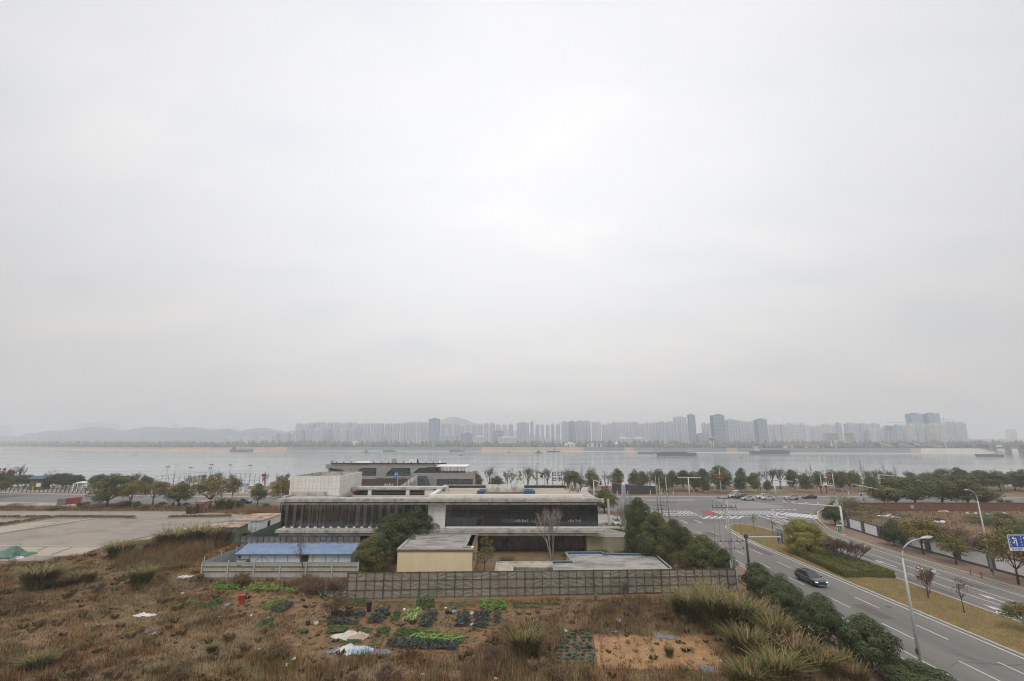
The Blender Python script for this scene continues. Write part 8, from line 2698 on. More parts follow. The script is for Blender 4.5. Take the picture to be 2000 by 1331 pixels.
# ================================================================== SPORTS COURT, STALLS, RAILS ON THE LEFT
def court():
 pts=[(305,930.5),(330,928),(352,926),(391,923.3),(430,924),(470,925.3),(518,926.5)]
 root=thing('court_fence', 'tall wire fence round the sports court by the river', 'fence',(XZ(400,930,200)[0],200,0))
 Ys=[194,197,199,203,203.5,204,204]
 k=0
 prev=None
 mbr=MB()
 for (a,ya),(b,yb),Ya,Yb in zip(pts,pts[1:],Ys,Ys[1:]):
  n=max(2,int((b-a)/9.5))
  for i in range(n):
   q=i/n
   Y=Ya+(Yb-Ya)*q;x,z=XZ(a+(b-a)*q,ya+(yb-ya)*q,Y)
   mb=MB();mb.tube([(x,Y,0),(x,Y,z)],.075,5);mb.build('post',M['darksteel'],root)
   if prev:
    for f in (1.0,.78,.56):mbr.tube([(prev[0],prev[1],prev[2]*f),(x,Y,z*f)],.05,4)
    for j in range(10):
     f0,f1=j/10,(j+1)/10
   prev=(x,Y,z)
 mbr.build('rail',M['darksteel'],root)['kind'] = 'stuff'
 for i,(px,w,ty) in enumerate(((447,12,944.5),(472,14,944.5),(352+100,8,948))):
  Y=190.0;x,z=XZ(px,ty,Y);ww=w/FPX*Y/2
  root=thing('market_stall',('blue topped white stall behind the thin yellowing tree', 'blue topped pale stall right of the thin yellowing tree', 'narrow white stall between the blue topped stalls')[i], 'stall',(x,Y,0))
  mb=MB();mb.box(x-ww,x+ww,Y,Y+2.4,0,z-.75);mb.build('tent_wall',M['shed_white'],root)
  mb=MB();mb.xprism([(Y-.3,z-.8),(Y+1.2,z),(Y+2.7,z-.8)],x-ww-.2,x+ww+.2);mb.build('tent_roof',M['sheet_blue'] if i<2 else M['whitewall'],root)
  for s in (-1,1):box(root, 'post', 'steel',x+s*ww-.05,x+s*ww+.05,Y-.28,Y-.18,0,z-.78)
 Y=188.0;x,z=XZ(319,946,Y)
 root=thing('orange_barrier', 'orange board lying left of the twin armed lamp by the sports court', 'barrier',(x,Y,0))
 for i in range(3):mb=MB();mb.box(x-2.3+i*1.55,x-.8+i*1.55,Y,Y+.4,z-1.1+.1*i,z);mb.build('board',mat('orange_board',(.55,.12,.03),.6,.05,1) if i==0 else root.children[0].data.materials[0],root)
 mb=MB();mb.box(x-2,x-1.8,Y+.1,Y+.3,0,z-1);mb.box(x+1.8,x+2,Y+.1,Y+.3,0,z-1);mb.build('leg',M['steel'],root)['kind'] = 'stuff'
 # row of posts with rails along the left street
 root=thing('rail_fence', 'dark post and rail fence along the far side of the left street', 'fence',(-160,190,0))
 P=[]
 px=-30.0
 while px<330:
  Y=192-(px+30)*.027;x,z=XZ(px,955.5+px*.028,Y);P.append((x,Y));px+=8.2
 for (x,Y) in P:
  mb=MB();mb.tube([(x,Y,0),(x+.25,Y,1.9)],[.16,.13],5);mb.build('post',M['darksteel'],root)
 mb=MB()
 for a,b in zip(P,P[1:]):mb.tube([(a[0],a[1],1.75),(b[0],b[1],1.75)],.07,4)
 mb.build('rail',M['darksteel'],root)['kind'] = 'stuff'
court()
strip([(-420,224),(-200,199),(-120,189),(-95,187.5)],[(-420,236),(-200,209),(-120,203),(-95,199)],.13,M['sandpave'], 'promenade', 'pale paved promenade behind the post and rail fence')
strip([(-420,217.5),(-200,191.5),(-120,183.5),(-95,182.5)],[(-420,224),(-200,199),(-120,189),(-95,187.5)],.132,M['concrete'], 'footpath', 'pale footpath by the post and rail fence')

# ================================================================== FOREGROUND FIELD
def rough(q):
 f=np.sin(q[:,0]*.55+1.7*np.sin(q[:,1]*.37))*np.sin(q[:,1]*.61+1.4*np.sin(q[:,0]*.29+2))+.6*np.sin(q[:,0]*1.9+q[:,1]*1.3)*np.sin(q[:,1]*2.3-q[:,0]*.8)
 return np.clip(.95+.6*f,.35,1.8)
def inpoly2(P,q):
 P=np.array(P);res=np.zeros(len(q),bool);j=len(P)-1
 for i in range(len(P)):
  cond=((P[i,1]>q[:,1])!=(P[j,1]>q[:,1])) & (q[:,0]<(P[j,0]-P[i,0])*(q[:,1]-P[i,1])/(P[j,1]-P[i,1]+1e-9)+P[i,0])
  res ^= cond;j=i
 return res
FIELD=[(-120,20),(30.5,20),(32.6,60),(31.5,69),(-21.5,66),(-23.5,73.5),(-46.5,73.6),(-47.5,88),(-52,96),(-53,103),(-62,118),(-77,113),(-81,94),(-79,84),(-120,78)]
sheet('field',FIELD,0.0,M['field'], 'overgrown field of dry brown grass in the foreground')
sheet('verge',[(-21,66.5),(31,70),(33,112),(20,140),(8,148),(-70,154),(-60,118),(-46,96),(-46,87),(-22,87)],0.0,M['field'], 'rough ground round the white building')
PX=lambda *p:[G(*q) for q in p]
SOIL=PX((450,1158),(560,1163),(640,1166),(680,1173),(1000,1178),(1120,1178),(1080,1196),(1005,1202),(985,1238),(925,1278),(700,1274),(535,1264),(540,1245),(600,1222),(604,1204),(500,1206),(446,1188))
SAND=PX((1085,1238),(1364,1243),(1411,1294),(1398,1308),(1082,1306))
sheet('garden_soil',SOIL,0.012,M['soil'], 'orange brown garden soil with footpaths between the vegetable beds')
sheet('sandy_plot',SAND,0.012,M['soil_sand'], 'bare sandy orange plot near the lower edge')
sheet('garden_soil',PX((318,1190),(425,1168),(445,1182),(400,1200),(330,1200)),0.011,M['soil'])
sheet('garden_soil',PX((400,1140),(560,1141),(600,1152),(598,1166),(470,1164),(405,1160)),0.010,M['soil'])
# dry grass, thinner where the beds lie
HOL=[SOIL,SAND]
blades(290000,[(-75,37),(30,37),(32.3,60),(31,66.6),(-21.5,62.8),(-24,72.9),(-46,73.3),(-47.5,86),(-60,110),(-75,111),(-79,84),(-100,76),(-95,60)],.34,.045, 'drygrass',21,.8,HOL, 'dry_grass', 'dry brown grass covering the field',clumpy=.8,tall=rough)
blades(26000,[(-60,37),(29,37),(30,46),(20,47),(4,47.5),(-6,49.5),(-24,49.5),(-60,52)],.75,.05, 'drygrass',22,.5,HOL, 'dry_grass', 'taller dry grass along the lower edge',clumpy=.9,soft=1.6,tall=rough)
blades(26000,PX((310,1120),(400,1108),(395,1085),(470,1060),(430,1040),(370,1052),(300,1072),(215,1090),(230,1120)),1.25,.05, 'drygrass',23,.35,(), 'tall_dry_grass', 'tall golden brown grass beside the sheet fence',clumpy=.5,soft=1.6,tall=rough)
blades(8000,PX((1040,1245),(1160,1190),(1200,1166),(1350,1174),(1390,1248)),.65,.04, 'weed',24,.4,(), 'dead_weeds', 'dead brown weeds in front of the film fence',clumpy=.9,soft=1.6,tall=rough)
blades(16000,PX((1400,1310),(1420,1250),(1560,1262),(1690,1331),(1700,1400),(1360,1400)),.9,.045, 'weed',25,.4,(), 'dead_weeds', 'dead brown weeds at the lower right beside the trees',clumpy=.6,soft=1.6,tall=rough)
blades(8000,PX((880,1290),(985,1215),(1110,1195),(1115,1330),(900,1345)),.75,.045, 'weed',26,.45,(), 'dead_weeds', 'dead brown weeds right of the vegetable beds',clumpy=.8,soft=1.6,tall=rough)
blades(9000,PX((395,1142),(690,1140),(680,1160),(610,1166),(560,1150),(400,1146)),.8,.05, 'weed',27,.45,(), 'dead_weeds', 'dead weeds at the foot of the sheet fence',clumpy=.7,soft=1.6,tall=rough)
blades(24000,[(-165,141),(-95,140.5),(-62,129),(-52,104),(-45,110),(-45,148),(-90,152),(-165,150)],.55,.09, 'drygrass',28,.6,(), 'dry_grass', 'dry weeds between the plaza and the street',clumpy=.6)
blades(26000,[(77.5,60),(78,96),(81,114),(92,128),(106,141),(190,141),(150,62)],.6,.09, 'drygrass',29,.6,(), 'dry_grass', 'dry grass in the rough plot behind the white wall',clumpy=.6)
blades(9000,[(18,70),(31,70),(33,100),(18,89)],.6,.06, 'weed',30,.5,(), 'rough_grass', 'rough grass between the grey flat roof and the avenue',clumpy=.5,soft=1.6,tall=rough)
blades(14000,[(-200,183.5),(92,182),(180,178),(180,186),(92,190),(-90,191),(-200,200)],.3,.1, 'drygrass',31,.8,(), 'dry_grass', 'dry grass of the bank beyond the street',clumpy=.3)
# ------------------------------------------------------------------ reed clumps
def reed_mesh(seed,n,h,lean,mats,plumes=10):
 r=np.random.default_rng(seed)
 k=4
 a=r.uniform(0,2*PI,n);rad=.62*np.sqrt(r.random(n))
 B=np.column_stack([np.cos(a)*rad,np.sin(a)*rad,np.zeros(n)])
 d=a+r.normal(0,.6,n)
 hh=h*r.uniform(.4,1.15,n);ln=lean*r.uniform(.35,1.2,n)*hh
 w=r.uniform(.02,.052,n)
 V=np.empty((n,(k+1)*2,3))
 sx,sy=-np.sin(d),np.cos(d)
 for i in range(k+1):
  t=i/k
  out=ln*t**1.8
  z=hh*(t-.42*t**3*(lean*1.1))
  ww=w*(1-.85*t**2)
  c=B+np.column_stack([np.cos(d)*out,np.sin(d)*out,z])
  o=np.column_stack([sx*ww,sy*ww,np.zeros(n)])
  V[:,2*i]=c-o;V[:,2*i+1]=c+o
 F=[]
 base=(np.arange(n)*(k+1)*2)[:,None]
 F=np.concatenate([base+np.array([2*i,2*i+1,2*i+3,2*i+2]) for i in range(k)])
 me=quads_mesh('blades',V.reshape(-1,3),F,M[mats])
 mb=MB();rr=random.Random(seed)
 for i in range(plumes):
  an=rr.uniform(0,2*PI);q=rr.uniform(.1,.5);H_=h*rr.uniform(1.0,1.3)
  tip=Vector((math.cos(an)*(q+.35),math.sin(an)*(q+.35),H_))
  b=Vector((math.cos(an)*q*.6,math.sin(an)*q*.6,0))
  mb.tube([b,b.lerp(tip,.7)],.012,3,cap=False)
  m=b.lerp(tip,.72)
  for j in range(6):
   s=m.lerp(tip,j/5);o=Vector((rr.uniform(-.09,.09),rr.uniform(-.09,.09),-.12))
   mb.add([s,s+o+Vector((.025,0,0)),s+o*1.6,s+o-Vector((.025,0,0))],[(0,1,2,3)])
 return me,mb.mesh('plumes',M['plume'])
REED={'g':[reed_mesh(i,760,2.3,.58, 'reed',9) for i in range(4)], 'd':[reed_mesh(10+i,520,1.7,.42, 'reed_dry',6) for i in range(2)]}
RL=[(1350,1215,1143,84, 'g', 'tallest reed clump at the left of the big group before the fence end'),(1402,1236,1140,92, 'g', 'broad reed clump in the middle of the big group before the fence end'),(1446,1248,1152,92, 'g', 'reed clump in front of the utility pole foot'),(1385,1195,1132,70, 'g', 'reed clump touching the right part of the film fence'),
      (1488,1245,1168,84, 'g', 'reed clump left of the dark rounded kerb trees'),(1525,1280,1188,78, 'g', 'reed clump before the second kerb tree'),(1470,1300,1215,84, 'g', 'reed clump below the big group, right of the sandy plot'),(1565,1310,1232,84, 'd', 'dry reed clump at the lower right before the kerb trees'),(1612,1338,1258,80, 'g', 'reed clump left of the trunk showing tree'),
      (1532,1350,1262,100, 'g', 'green reed clump cut by the lower edge at the right'),(1648,1330,1262,56, 'd', 'dry reed clump touching the trunk showing tree'),(1476,1362,1284,84, 'g', 'reed clump cut by the lower edge left of the green one'),(1425,1215,1150,70, 'g', 'reed clump between the tallest clump and the utility pole'),(1680,1350,1290,60, 'd', 'dry reed clump beside the kerb at the lower edge'),
      (1028,1300,1216,74, 'g', 'lone big reed clump right of the vegetable beds'),(1008,1262,1205,44, 'd', 'dry reed clump behind the lone big one'),(267,1148,1102,56, 'g', 'lone green reed clump in the middle of the left field'),(60,1312,1272,62, 'g', 'lone pale reed clump near the lower left corner'),(66,1152,1098,84, 'g', 'wide green reed clump at the left by the plaza edge'),
      (112,1152,1124,42, 'g', 'small green reed clump right of the wide one at the left'),(155,1142,1112,48, 'd', 'dry golden reed clump in the left field'),(228,1092,1052,60, 'g', 'green reed clump at the lower corner of the plaza'),(330,1074,1028,72, 'g', 'reed clump left of the tall golden grass'),(295,1080,1052,44, 'g', 'small reed clump on the plaza edge'),(378,1062,1022,72, 'g', 'big reed clump between plaza and green hut'),
      (420,1066,1026,56, 'd', 'dry reed clump left of the green hut'),(470,1056,1034,36, 'g', 'reed clump right of the green hut'),(405,1280,1255,26, 'g', 'thin reed tuft in the lower left field'),(1312,1290,1258,22, 'g', 'green tuft on the sandy plot'),(436,996,970,44, 'd', 'golden reed clump right of the orange booth'),(371,1004,984,28, 'd', 'golden bush left of the orange booth'),(158,992,978,26, 'd', 'golden tuft under the red hoarding'),(240,992,976,24, 'd', 'golden tuft below the small bent tree'),(305,1320,1296,44, 'd', 'dry russet tuft at the lower edge')]
for i,(bx,by,ty,w,k,lb) in enumerate(RL):
 x,y=G(bx,by);y+=.6
 h=Zat(ty,y);bl,pl=REED[k][i%len(REED[k])]
 root=thing('reed_clump',lb, 'grass clump',(x,y,0),i*1.3, 'clumps of tall reed grass')
 h0,w0=(2.3,2.9) if k == 'g' else (1.7,2.1)
 root.scale=(w/FPX*y*1.0/w0,)*2+(h/h0,)
 o=link('blades',bl,root);o['kind'] = 'stuff';o=link('plumes',pl,root);o['kind'] = 'stuff'
# low tussocks and green weeds between the taller grass
def tussocks(n,poly,h,spread,m,seed,label,per=34,w=.03,name='grass_tussocks',holes=()):
 r=np.random.default_rng(seed);P=np.array(poly);lo,hi=P.min(0),P.max(0)
 q=r.uniform(lo,hi,(n*4,2));q=q[inpoly2(P,q)]
 for hp in holes:q=q[~inpoly2(hp,q)]
 q=q[:n];n=len(q)
 s=r.uniform(.5,1.4,n)
 c=np.repeat(q,per,0);S_=np.repeat(s,per);k=len(c)
 a=r.uniform(0,2*PI,k);rad=.12*S_*r.random(k)
 out=spread*S_*r.uniform(.2,1,k);hh=h*S_*r.uniform(.5,1.1,k)
 d=np.column_stack([np.cos(a),np.sin(a)]);sd=np.column_stack([-d[:,1],d[:,0]])*w*.5
 V=np.zeros((k,5,3))
 b=c+d*rad[:,None];mid=b+d*(out*.45)[:,None];tip=b+d*out[:,None]
 V[:,0,:2]=b-sd;V[:,1,:2]=b+sd;V[:,2,:2]=mid+sd*.8;V[:,2,2]=hh*.8;V[:,3,:2]=tip;V[:,3,2]=hh*r.uniform(.6,1.05,k);V[:,4,:2]=mid-sd*.8;V[:,4,2]=hh*.8
 o=link(name,quads_mesh(name,V.reshape(-1,3),np.arange(k*5).reshape(k,5),M[m]));o['kind'] = 'stuff';o['label']=label
FRONT=[(-75,37),(30,37),(32,60),(31,66.2),(-21.5,62.6),(-24,72.4),(-46,72.4),(-60,110),(-79,84),(-95,60)]
M['straw']=leaf_mat('straw',[(.24,.17,.085),(.36,.27,.14),(.46,.36,.2)])
M['russet']=leaf_mat('russet',[(.20,.11,.05),(.31,.18,.08),(.38,.25,.12)])
M['weedgreen']=leaf_mat('weed_green',[(.08,.10,.03),(.15,.16,.05),(.24,.21,.08)])
tussocks(300,FRONT,.5,.5, 'straw',41, 'pale straw tussocks in the field',holes=[SOIL,SAND])
tussocks(180,FRONT,.5,.45, 'russet',42, 'russet tussocks in the field',holes=[SOIL,SAND])
tussocks(330,FRONT,.3,.4, 'weedgreen',43, 'small green brown weeds in the field')
tussocks(420,SOIL,.14,.22, 'weedgreen',44, 'low weeds between the vegetable beds',14,.03, 'low_weeds')
tussocks(160,SOIL,.2,.25, 'straw',45, 'straw lying between the vegetable beds',14,.03, 'straw_litter')
tussocks(90,SAND,.25,.2, 'russet',46, 'dead stalks on the sandy plot',8,.03, 'dead_stubble')
# brown bushes in the field
for i,(bx,by,ty,w) in enumerate(((1222,1180,1130,24),(1300,1215,1180,50),(1240,1212,1176,44),(1190,1205,1178,34),(640,1165,1132,44),(655,1210,1158,60),(600,1165,1140,40),(30,1200,1160,60),(190,1160,1138,40),(540,1290,1255,60),(960,1300,1262,50),(1560,1270,1240,60),(1640,1300,1262,60),(470,1148,1115,36),(1440,1330,1290,70),(1085,1330,1300,60),(760,1331,1300,70),(350,1331,1300,60),(232,993,980,60),(180,994,982,60),(290,995,986,50),(110,996,988,40),(340,996,989,40),(30,992,984,60),(500,1003,995,60))):
 k=('red', 'weedbush')[i%2]
 lb = 'dead creeper bush leaning on the film fence' if i==0 else 'dead twiggy bush standing in the dry field' if i<18 else 'dead twiggy bush between the plaza and the left street'
 tree_px(k,bx,by,ty,w,lb, 'dead bushes in the dry field' if i<18 else 'dead bushes by the plaza',name='dead_bush',cat='bush')
for i,(bx,by,ty,w,lb) in enumerate(((8,1140,1056,44, 'bare thin sapling at the left edge beside the green net'),(598,1140,1118,30, 'bare twiggy shrub at the foot of the sheet fence'),(645,1210,1165,40, 'heap of bare bean stalks left of the kale beds'))):
 tree_px('tall' if i==0 else 'vase',bx,by,ty,w,lb,name='bare_sapling',cat='sapling')
for i,(bx,by,ty,w) in enumerate(((1110,1096,1080,30),(1170,1082,1074,40),(1220,1084,1076,34),(1330,1100,1078,36),(1300,1090,1074,30),(990,1096,1088,30),(1345,1118,1098,40))):
 tree_px('shrub_green',bx,by,ty,w, '%s low green shrub from the left round the grey flat roof' % ORD[sorted((1110,1170,1220,1330,1300,990,1345)).index(bx)], 'low green shrubs round the grey flat roof',name='low_shrub',cat='shrub')
# single dead weeds with twiggy heads
rr_=random.Random(77)
WD=[(rr_.uniform(20,1330),rr_.uniform(1296,1345)) for _ in range(12)]+[(rr_.uniform(1120,1340),rr_.uniform(1172,1236)) for _ in range(9)]+[(rr_.uniform(900,1090),rr_.uniform(1225,1320)) for _ in range(6)]+[(rr_.uniform(1380,1640),rr_.uniform(1270,1345)) for _ in range(7)]+[(rr_.uniform(10,560),rr_.uniform(1120,1290)) for _ in range(8)]
for i,(bx,by) in enumerate(WD):
 x,y=G(bx,by)
 if x>31-(68-y)*.02 or (y<60 and 4<x<19 and y>46.5):continue
 tree_at('weed',x,y,rr_.uniform(.7,1.5),rr_.uniform(.8,1.7), 'single dead weed with a twiggy brown head', 'single dead weeds in the dry field',name='dead_weed',cat='weed')
# ------------------------------------------------------------------ vegetable beds
def rosette(seed,n,size,m,cup=.5):
 r=np.random.default_rng(seed)
 a=np.arange(n)*2.4+r.normal(0,.2,n)
 t=np.sqrt((np.arange(n)+.5)/n)
 C=np.column_stack([np.cos(a)*t*size*.42,np.sin(a)*t*size*.42,size*(.16+.3*(1-t))])
 Nn=np.column_stack([-np.cos(a)*t*cup,-np.sin(a)*t*cup,np.ones(n)])+r.normal(0,.25,(n,3))
 V,F=leaf_quads(C,Nn,size*.55,.75,r)
 return quads_mesh('plant',V,F,M[m])
bedn=[0]
def bed(px,m,kind,label,size=.32,dens=9.0,rows=None):
 bedn[0]+=1
 r=np.random.default_rng(bedn[0])
 size*=1.2
 P=PX(*px)
 c=np.mean(P,0)
 root=thing('vegetable_bed',label, 'vegetable bed',(c[0],c[1],0),0,None)
 mb=MB();top=[tuple(c+(np.array(p)-c)*.93) for p in P]
 mb.add([(x,y,.012) for x,y in P]+[(x,y,.11) for x,y in top],[tuple(range(len(P),2*len(P)))]+[(i,(i+1)%len(P),len(P)+(i+1)%len(P),len(P)+i) for i in range(len(P))])
 s=mb.build('soil',M['soil'],root)
 P4=np.array(top)
 if kind in ('rows', 'sparse'):
  nu,nv=rows
  mes=[rosette(bedn[0]*9+i,12 if kind == 'rows' else 7,size,m) for i in range(3)]
  for i in range(nu):
   for j in range(nv):
    u,v=(i+.5+r.uniform(-.25,.25))/nu,(j+.5+r.uniform(-.15,.15))/nv
    if kind == 'sparse' and r.random()<.25:continue
    p=(P4[0]*(1-u)+P4[1]*u)*(1-v)+(P4[3]*(1-u)+P4[2]*u)*v
    link('plant',mes[(i+j)%3],root,(p[0]-c[0],p[1]-c[1],.1),(0,0,r.uniform(0,6)),r.uniform(.7,1.25))
 else:
  lo,hi=P4.min(0),P4.max(0)
  area=abs(sum(P4[i][0]*P4[(i+1)%len(P4)][1]-P4[(i+1)%len(P4)][0]*P4[i][1] for i in range(len(P4))))/2
  n=int(area*dens*22)
  q=r.uniform(lo,hi,(n*3,2));q=q[inpoly2(P4,q)][:n]
  # plants stand in little heads, so the bed's top is bumpy
  hd=r.uniform(lo,hi,(max(4,int(area*dens)),2))
  dist=np.sqrt(((q[:,None,:]-hd[None])**2).sum(2)).min(1) if len(hd)<1500 else np.zeros(len(q))
  hgt=size*np.clip(1.1-dist/(size*.9),.15,1.1)*r.uniform(.6,1.05,len(q))
  C=np.column_stack([q-c,.1+hgt])
  Nn=r.normal(0,.55,(len(q),3))+[0,0,.9]
  V,F=leaf_quads(C,Nn,size*.48,.55 if kind == 'leafy' else .25,r)
  o=link('plants',quads_mesh('plants',V,F,M[m]),root);o['kind'] = 'stuff'
 return root
def Z6(*pts):return [(640+x/5.556,1100+y/5.556) for x,y in pts]
bed(Z6((265,418),(430,412),(420,500),(255,496)), 'cab_mid', 'grass', 'fresh green bed directly behind the black bin',.35,10)
bed(Z6((500,428),(930,428),(935,500),(505,502)), 'cab_mid', 'sparse', 'bed of sparse seedlings right of the black bin under the fence',.22,rows=(22,5))
bed(Z6((955,415),(1165,415),(1170,505),(950,505)), 'cab_mid', 'leafy', 'mid green square bed under the middle of the film fence',.3,12)
bed(Z6((1200,440),(1610,440),(1620,508),(1200,508)), 'cab_mid', 'sparse', 'bed of sparse seedlings left of the bright cabbage bed',.2,rows=(20,5))
bed(Z6((1645,430),(1960,430),(1950,535),(1632,525)), 'cab_green', 'leafy', 'bright cabbage bed at the right end under the film fence',.42,6)
bed(Z6((20,545),(420,545),(425,606),(10,600)), 'cab_dark', 'leafy', 'upper of two long dark kale beds at the left',.42,7)
bed(Z6((0,628),(340,640),(340,692),(-30,690)), 'cab_dark', 'leafy', 'lower of two long dark kale beds at the left',.42,7)
bed(Z6((545,525),(690,520),(575,690),(405,675)), 'cab_dark', 'leafy', 'slanting dark kale bed below the black bin',.45,7)
bed(Z6((725,540),(800,535),(760,660),(650,655)), 'cab_mid', 'leafy', 'small green bed left of the pale cabbage bed',.3,9)
bed(Z6((880,530),(1040,530),(940,675),(795,650)), 'cab_pale', 'leafy', 'pale yellow green cabbage bed, the brightest in the garden',.5,5)
bed(Z6((1080,540),(1208,540),(1115,728),(962,716)), 'cab_dark', 'leafy', 'purple dark bed right of the pale cabbage bed',.45,8)
bed(Z6((1245,575),(1380,575),(1325,735),(1165,725)), 'cab_mid', 'sparse', 'nearly bare bed between two dark beds',.22,rows=(4,9))
bed(Z6((1415,555),(1545,560),(1535,712),(1360,726)), 'cab_dark', 'leafy', 'dark bed left of the white bag',.42,8)
bed(Z6((1585,555),(1760,555),(1742,730),(1580,722)), 'cab_dark', 'leafy', 'dark bed right of the white bag',.42,8)
bed(Z6((1800,560),(1885,560),(1865,680),(1790,682)), 'cab_dark', 'leafy', 'small dark bed at the right end of the garden',.4,6)
bed(Z6((915,788),(1500,828),(1475,882),(885,838)), 'cab_green', 'rows', 'bed of bright lettuces in neat rows',.48,rows=(16,4))
bed(Z6((760,718),(1055,742),(1030,800),(680,828)), 'cab_mid', 'leafy', 'wide mid green bed above the lettuce rows',.28,12)
bed(Z6((1070,745),(1240,750),(1235,795),(1060,790)), 'cab_green', 'leafy', 'small leafy green bed behind the lettuce rows',.32,9)
bed(Z6((1262,752),(1500,750),(1490,795),(1255,795)), 'cab_green', 'sparse', 'thin seedling bed at the right behind the lettuce rows',.2,rows=(12,3))
bed(Z6((625,858),(880,858),(1452,892),(1440,972),(900,962),(598,930)), 'cab_dark', 'leafy', 'long purple dark bed along the lower side of the garden',.42,8)
bed(Z6((560,715),(682,715),(662,790),(510,796)), 'cab_mid', 'leafy', 'small green bed on the narrow strip by the red footpath',.3,10)
bed(Z6((485,802),(640,802),(560,918),(420,918)), 'cab_mid', 'sparse', 'seedling bed on the narrow strip below the small green bed',.2,rows=(6,8))
bed(Z6((0,700),(235,700),(175,772),(-40,788)), 'cab_mid', 'rows', 'bed of small green plants in rows above the sacks',.27,rows=(15,7))
bed(Z6((290,700),(500,720),(460,770),(300,762)), 'cab_mid', 'sparse', 'thin green bed right of the pale sacks',.27,rows=(11,4))
bed(Z6((30,845),(380,845),(385,880),(20,890)), 'cab_mid', 'sparse', 'thin seedling strip between the two sack heaps',.22,rows=(20,3))
bed([(415,1143),(470,1144),(469,1155),(416,1156)], 'cab_green', 'leafy', 'bright leafy bed at the left under the sheet fence',.42,6)
bed([(474,1142.5),(554,1147),(553,1160),(472,1157)], 'cab_yellow', 'leafy', 'yellow flowering bed under the sheet fence',.42,8)
bed([(556,1153),(588,1152),(586,1160),(557,1163)], 'cab_green', 'leafy', 'small bright bed right of the yellow flowering bed',.35,8)
bed([(612,1156),(638,1161),(643,1173),(625,1172)], 'cab_mid', 'leafy', 'green patch left of the film fence corner',.5,5)
bed([(320,1190),(390,1172),(395,1177),(328,1196)], 'cab_green', 'grass', 'slanting bright green rows left of the red bin',.28,8)
bed([(369,1192),(429,1172),(439,1181),(380,1196)], 'cab_mid', 'leafy', 'darker leafy bed between the slanting rows and the red bin',.36,8)
bed([(505,1191),(540,1175),(556,1177),(517,1196)], 'cab_green', 'leafy', 'bright bed right of the red bin',.32,9)
bed([(523,1198),(562,1177),(576,1180),(551,1202)], 'cab_dark', 'leafy', 'dark bed beside the bright bed right of the red bin',.36,8)
bed([(506,1218),(530,1217),(537,1230),(506,1230)], 'cab_mid', 'leafy', 'lone green patch below the red bin',.35,6)
bed([(575,1233),(602,1230),(598,1243),(572,1243)], 'cab_mid', 'leafy', 'low weedy green patch left of the pale sacks',.25,5)
bed([(998,1179),(1100,1181),(1098,1184.5),(998,1183)], 'cab_mid', 'leafy', 'narrow green row under the fence right of the cabbage bed',.24,12)
bed([(1000,1186),(1062,1187),(1060,1191),(1000,1190)], 'cab_mid', 'leafy', 'second narrow green row right of the cabbage bed',.24,12)
bed([(1088,1238),(1158,1238),(1168,1305),(1082,1305)], 'cab_kale', 'rows', 'bed of knee high dark green kale on the sandy plot',.5,rows=(5,9))
for i,q in enumerate(((1170,1245,1176,1300),(1205,1245,1222,1300),(1236,1245,1250,1300),(1268,1252,1280,1290))):
 (xa,ya),(xb,yb)=G(q[0],q[1]),G(q[2],q[3])
 mb=MB();rr=random.Random(i)
 for k in range(26):
  t=rr.random();x,y=xa+(xb-xa)*t+rr.uniform(-.15,.15),ya+(yb-ya)*t
  mb.tube([(x,y,0),(x+rr.uniform(-.15,.15),y+rr.uniform(-.1,.1),rr.uniform(.25,.7))],.012,3,cap=False)
 o=mb.build('dead_stalks',M['twig'])
 tag(o, 'dead stalk row on the sandy plot, %s from the left' % ORD[i], 'dead stalks', 'dead stalk rows on the sandy plot')
# ------------------------------------------------------------------ bins, sacks, litter
def bin_(px,py,m,label,lid=True):
 x,y=G(px,py)
 root=thing('wheelie_bin',label, 'bin',(x,y,0),R(15))
 mb=MB();mb.cbox((0,0,.52),(.46,.52,.96),0,1.25);mb.build('bin_body',M[m],root,0,bevel=.02)
 mb=MB();mb.cbox((0,0,1.03),(.66,.74,.05));mb.build('rim',M[m],root,0)
 mb=MB()
 if lid:mb.cbox((0,0,1.09),(.66,.74,.07),0,.9)
 else:mb.cbox((-.37,.05,.72),(.06,.66,.66),0)
 mb.build('lid',M[m],root,0)
 for s in (-1,1):
  t=MB();t.lathe([(.1,-.03),(.1,.03)],10);o=t.build('wheel',M['black'],root,0);o.location=(s*.2,.3,.1);o.rotation_euler=(0,PI/2,0)
bin_(472,1180, 'red', 'red wheelie bin with its lid hanging open between the vegetable beds',False)
bin_(720.5,1195, 'black', 'black wheelie bin with a closed lid before the film fence')
def cloth(px,py,wpx,dpx,h,m,label,name='sack_heap',cat='sacks',seed=1):
 x,y=G(px,py);w=wpx/FPX*y;d=dpx
 r=np.random.default_rng(seed)
 k=26
 u,v=np.meshgrid(np.linspace(-1,1,k),np.linspace(-1,1,k))
 e=np.clip(1.05-np.sqrt(u**2+v**2),0,1)
 z=h*e**.6*(.55+.45*np.sin(u*4.2+seed)*np.cos(v*3.1+seed*2))+.07*np.sin(u*13+v*6+seed)*e+r.normal(0,.025,u.shape)+.03
 z=np.maximum(z,.015)
 V=np.column_stack([(u*w/2*(1+.12*np.sin(v*9+seed))).ravel(),(v*d/2*(1+.12*np.sin(u*8+seed))).ravel(),z.ravel()])
 F=[(j*k+i,j*k+i+1,(j+1)*k+i+1,(j+1)*k+i) for j in range(k-1) for i in range(k-1) if e[j,i]>.02 or e[j+1,i+1]>.02]
 o=link(name,quads_mesh(name,V,F,M[m],smooth=True),None,(x,y,.01))
 tag(o,label,cat)
cloth(684,1246,62,2.0,.75, 'tarp', 'heap of pale tan and white cloth sacks on the garden path',seed=2)
cloth(703,1243,18,1.2,.5, 'tarp', 'round pale bag at the right end of the tan sacks',seed=5)
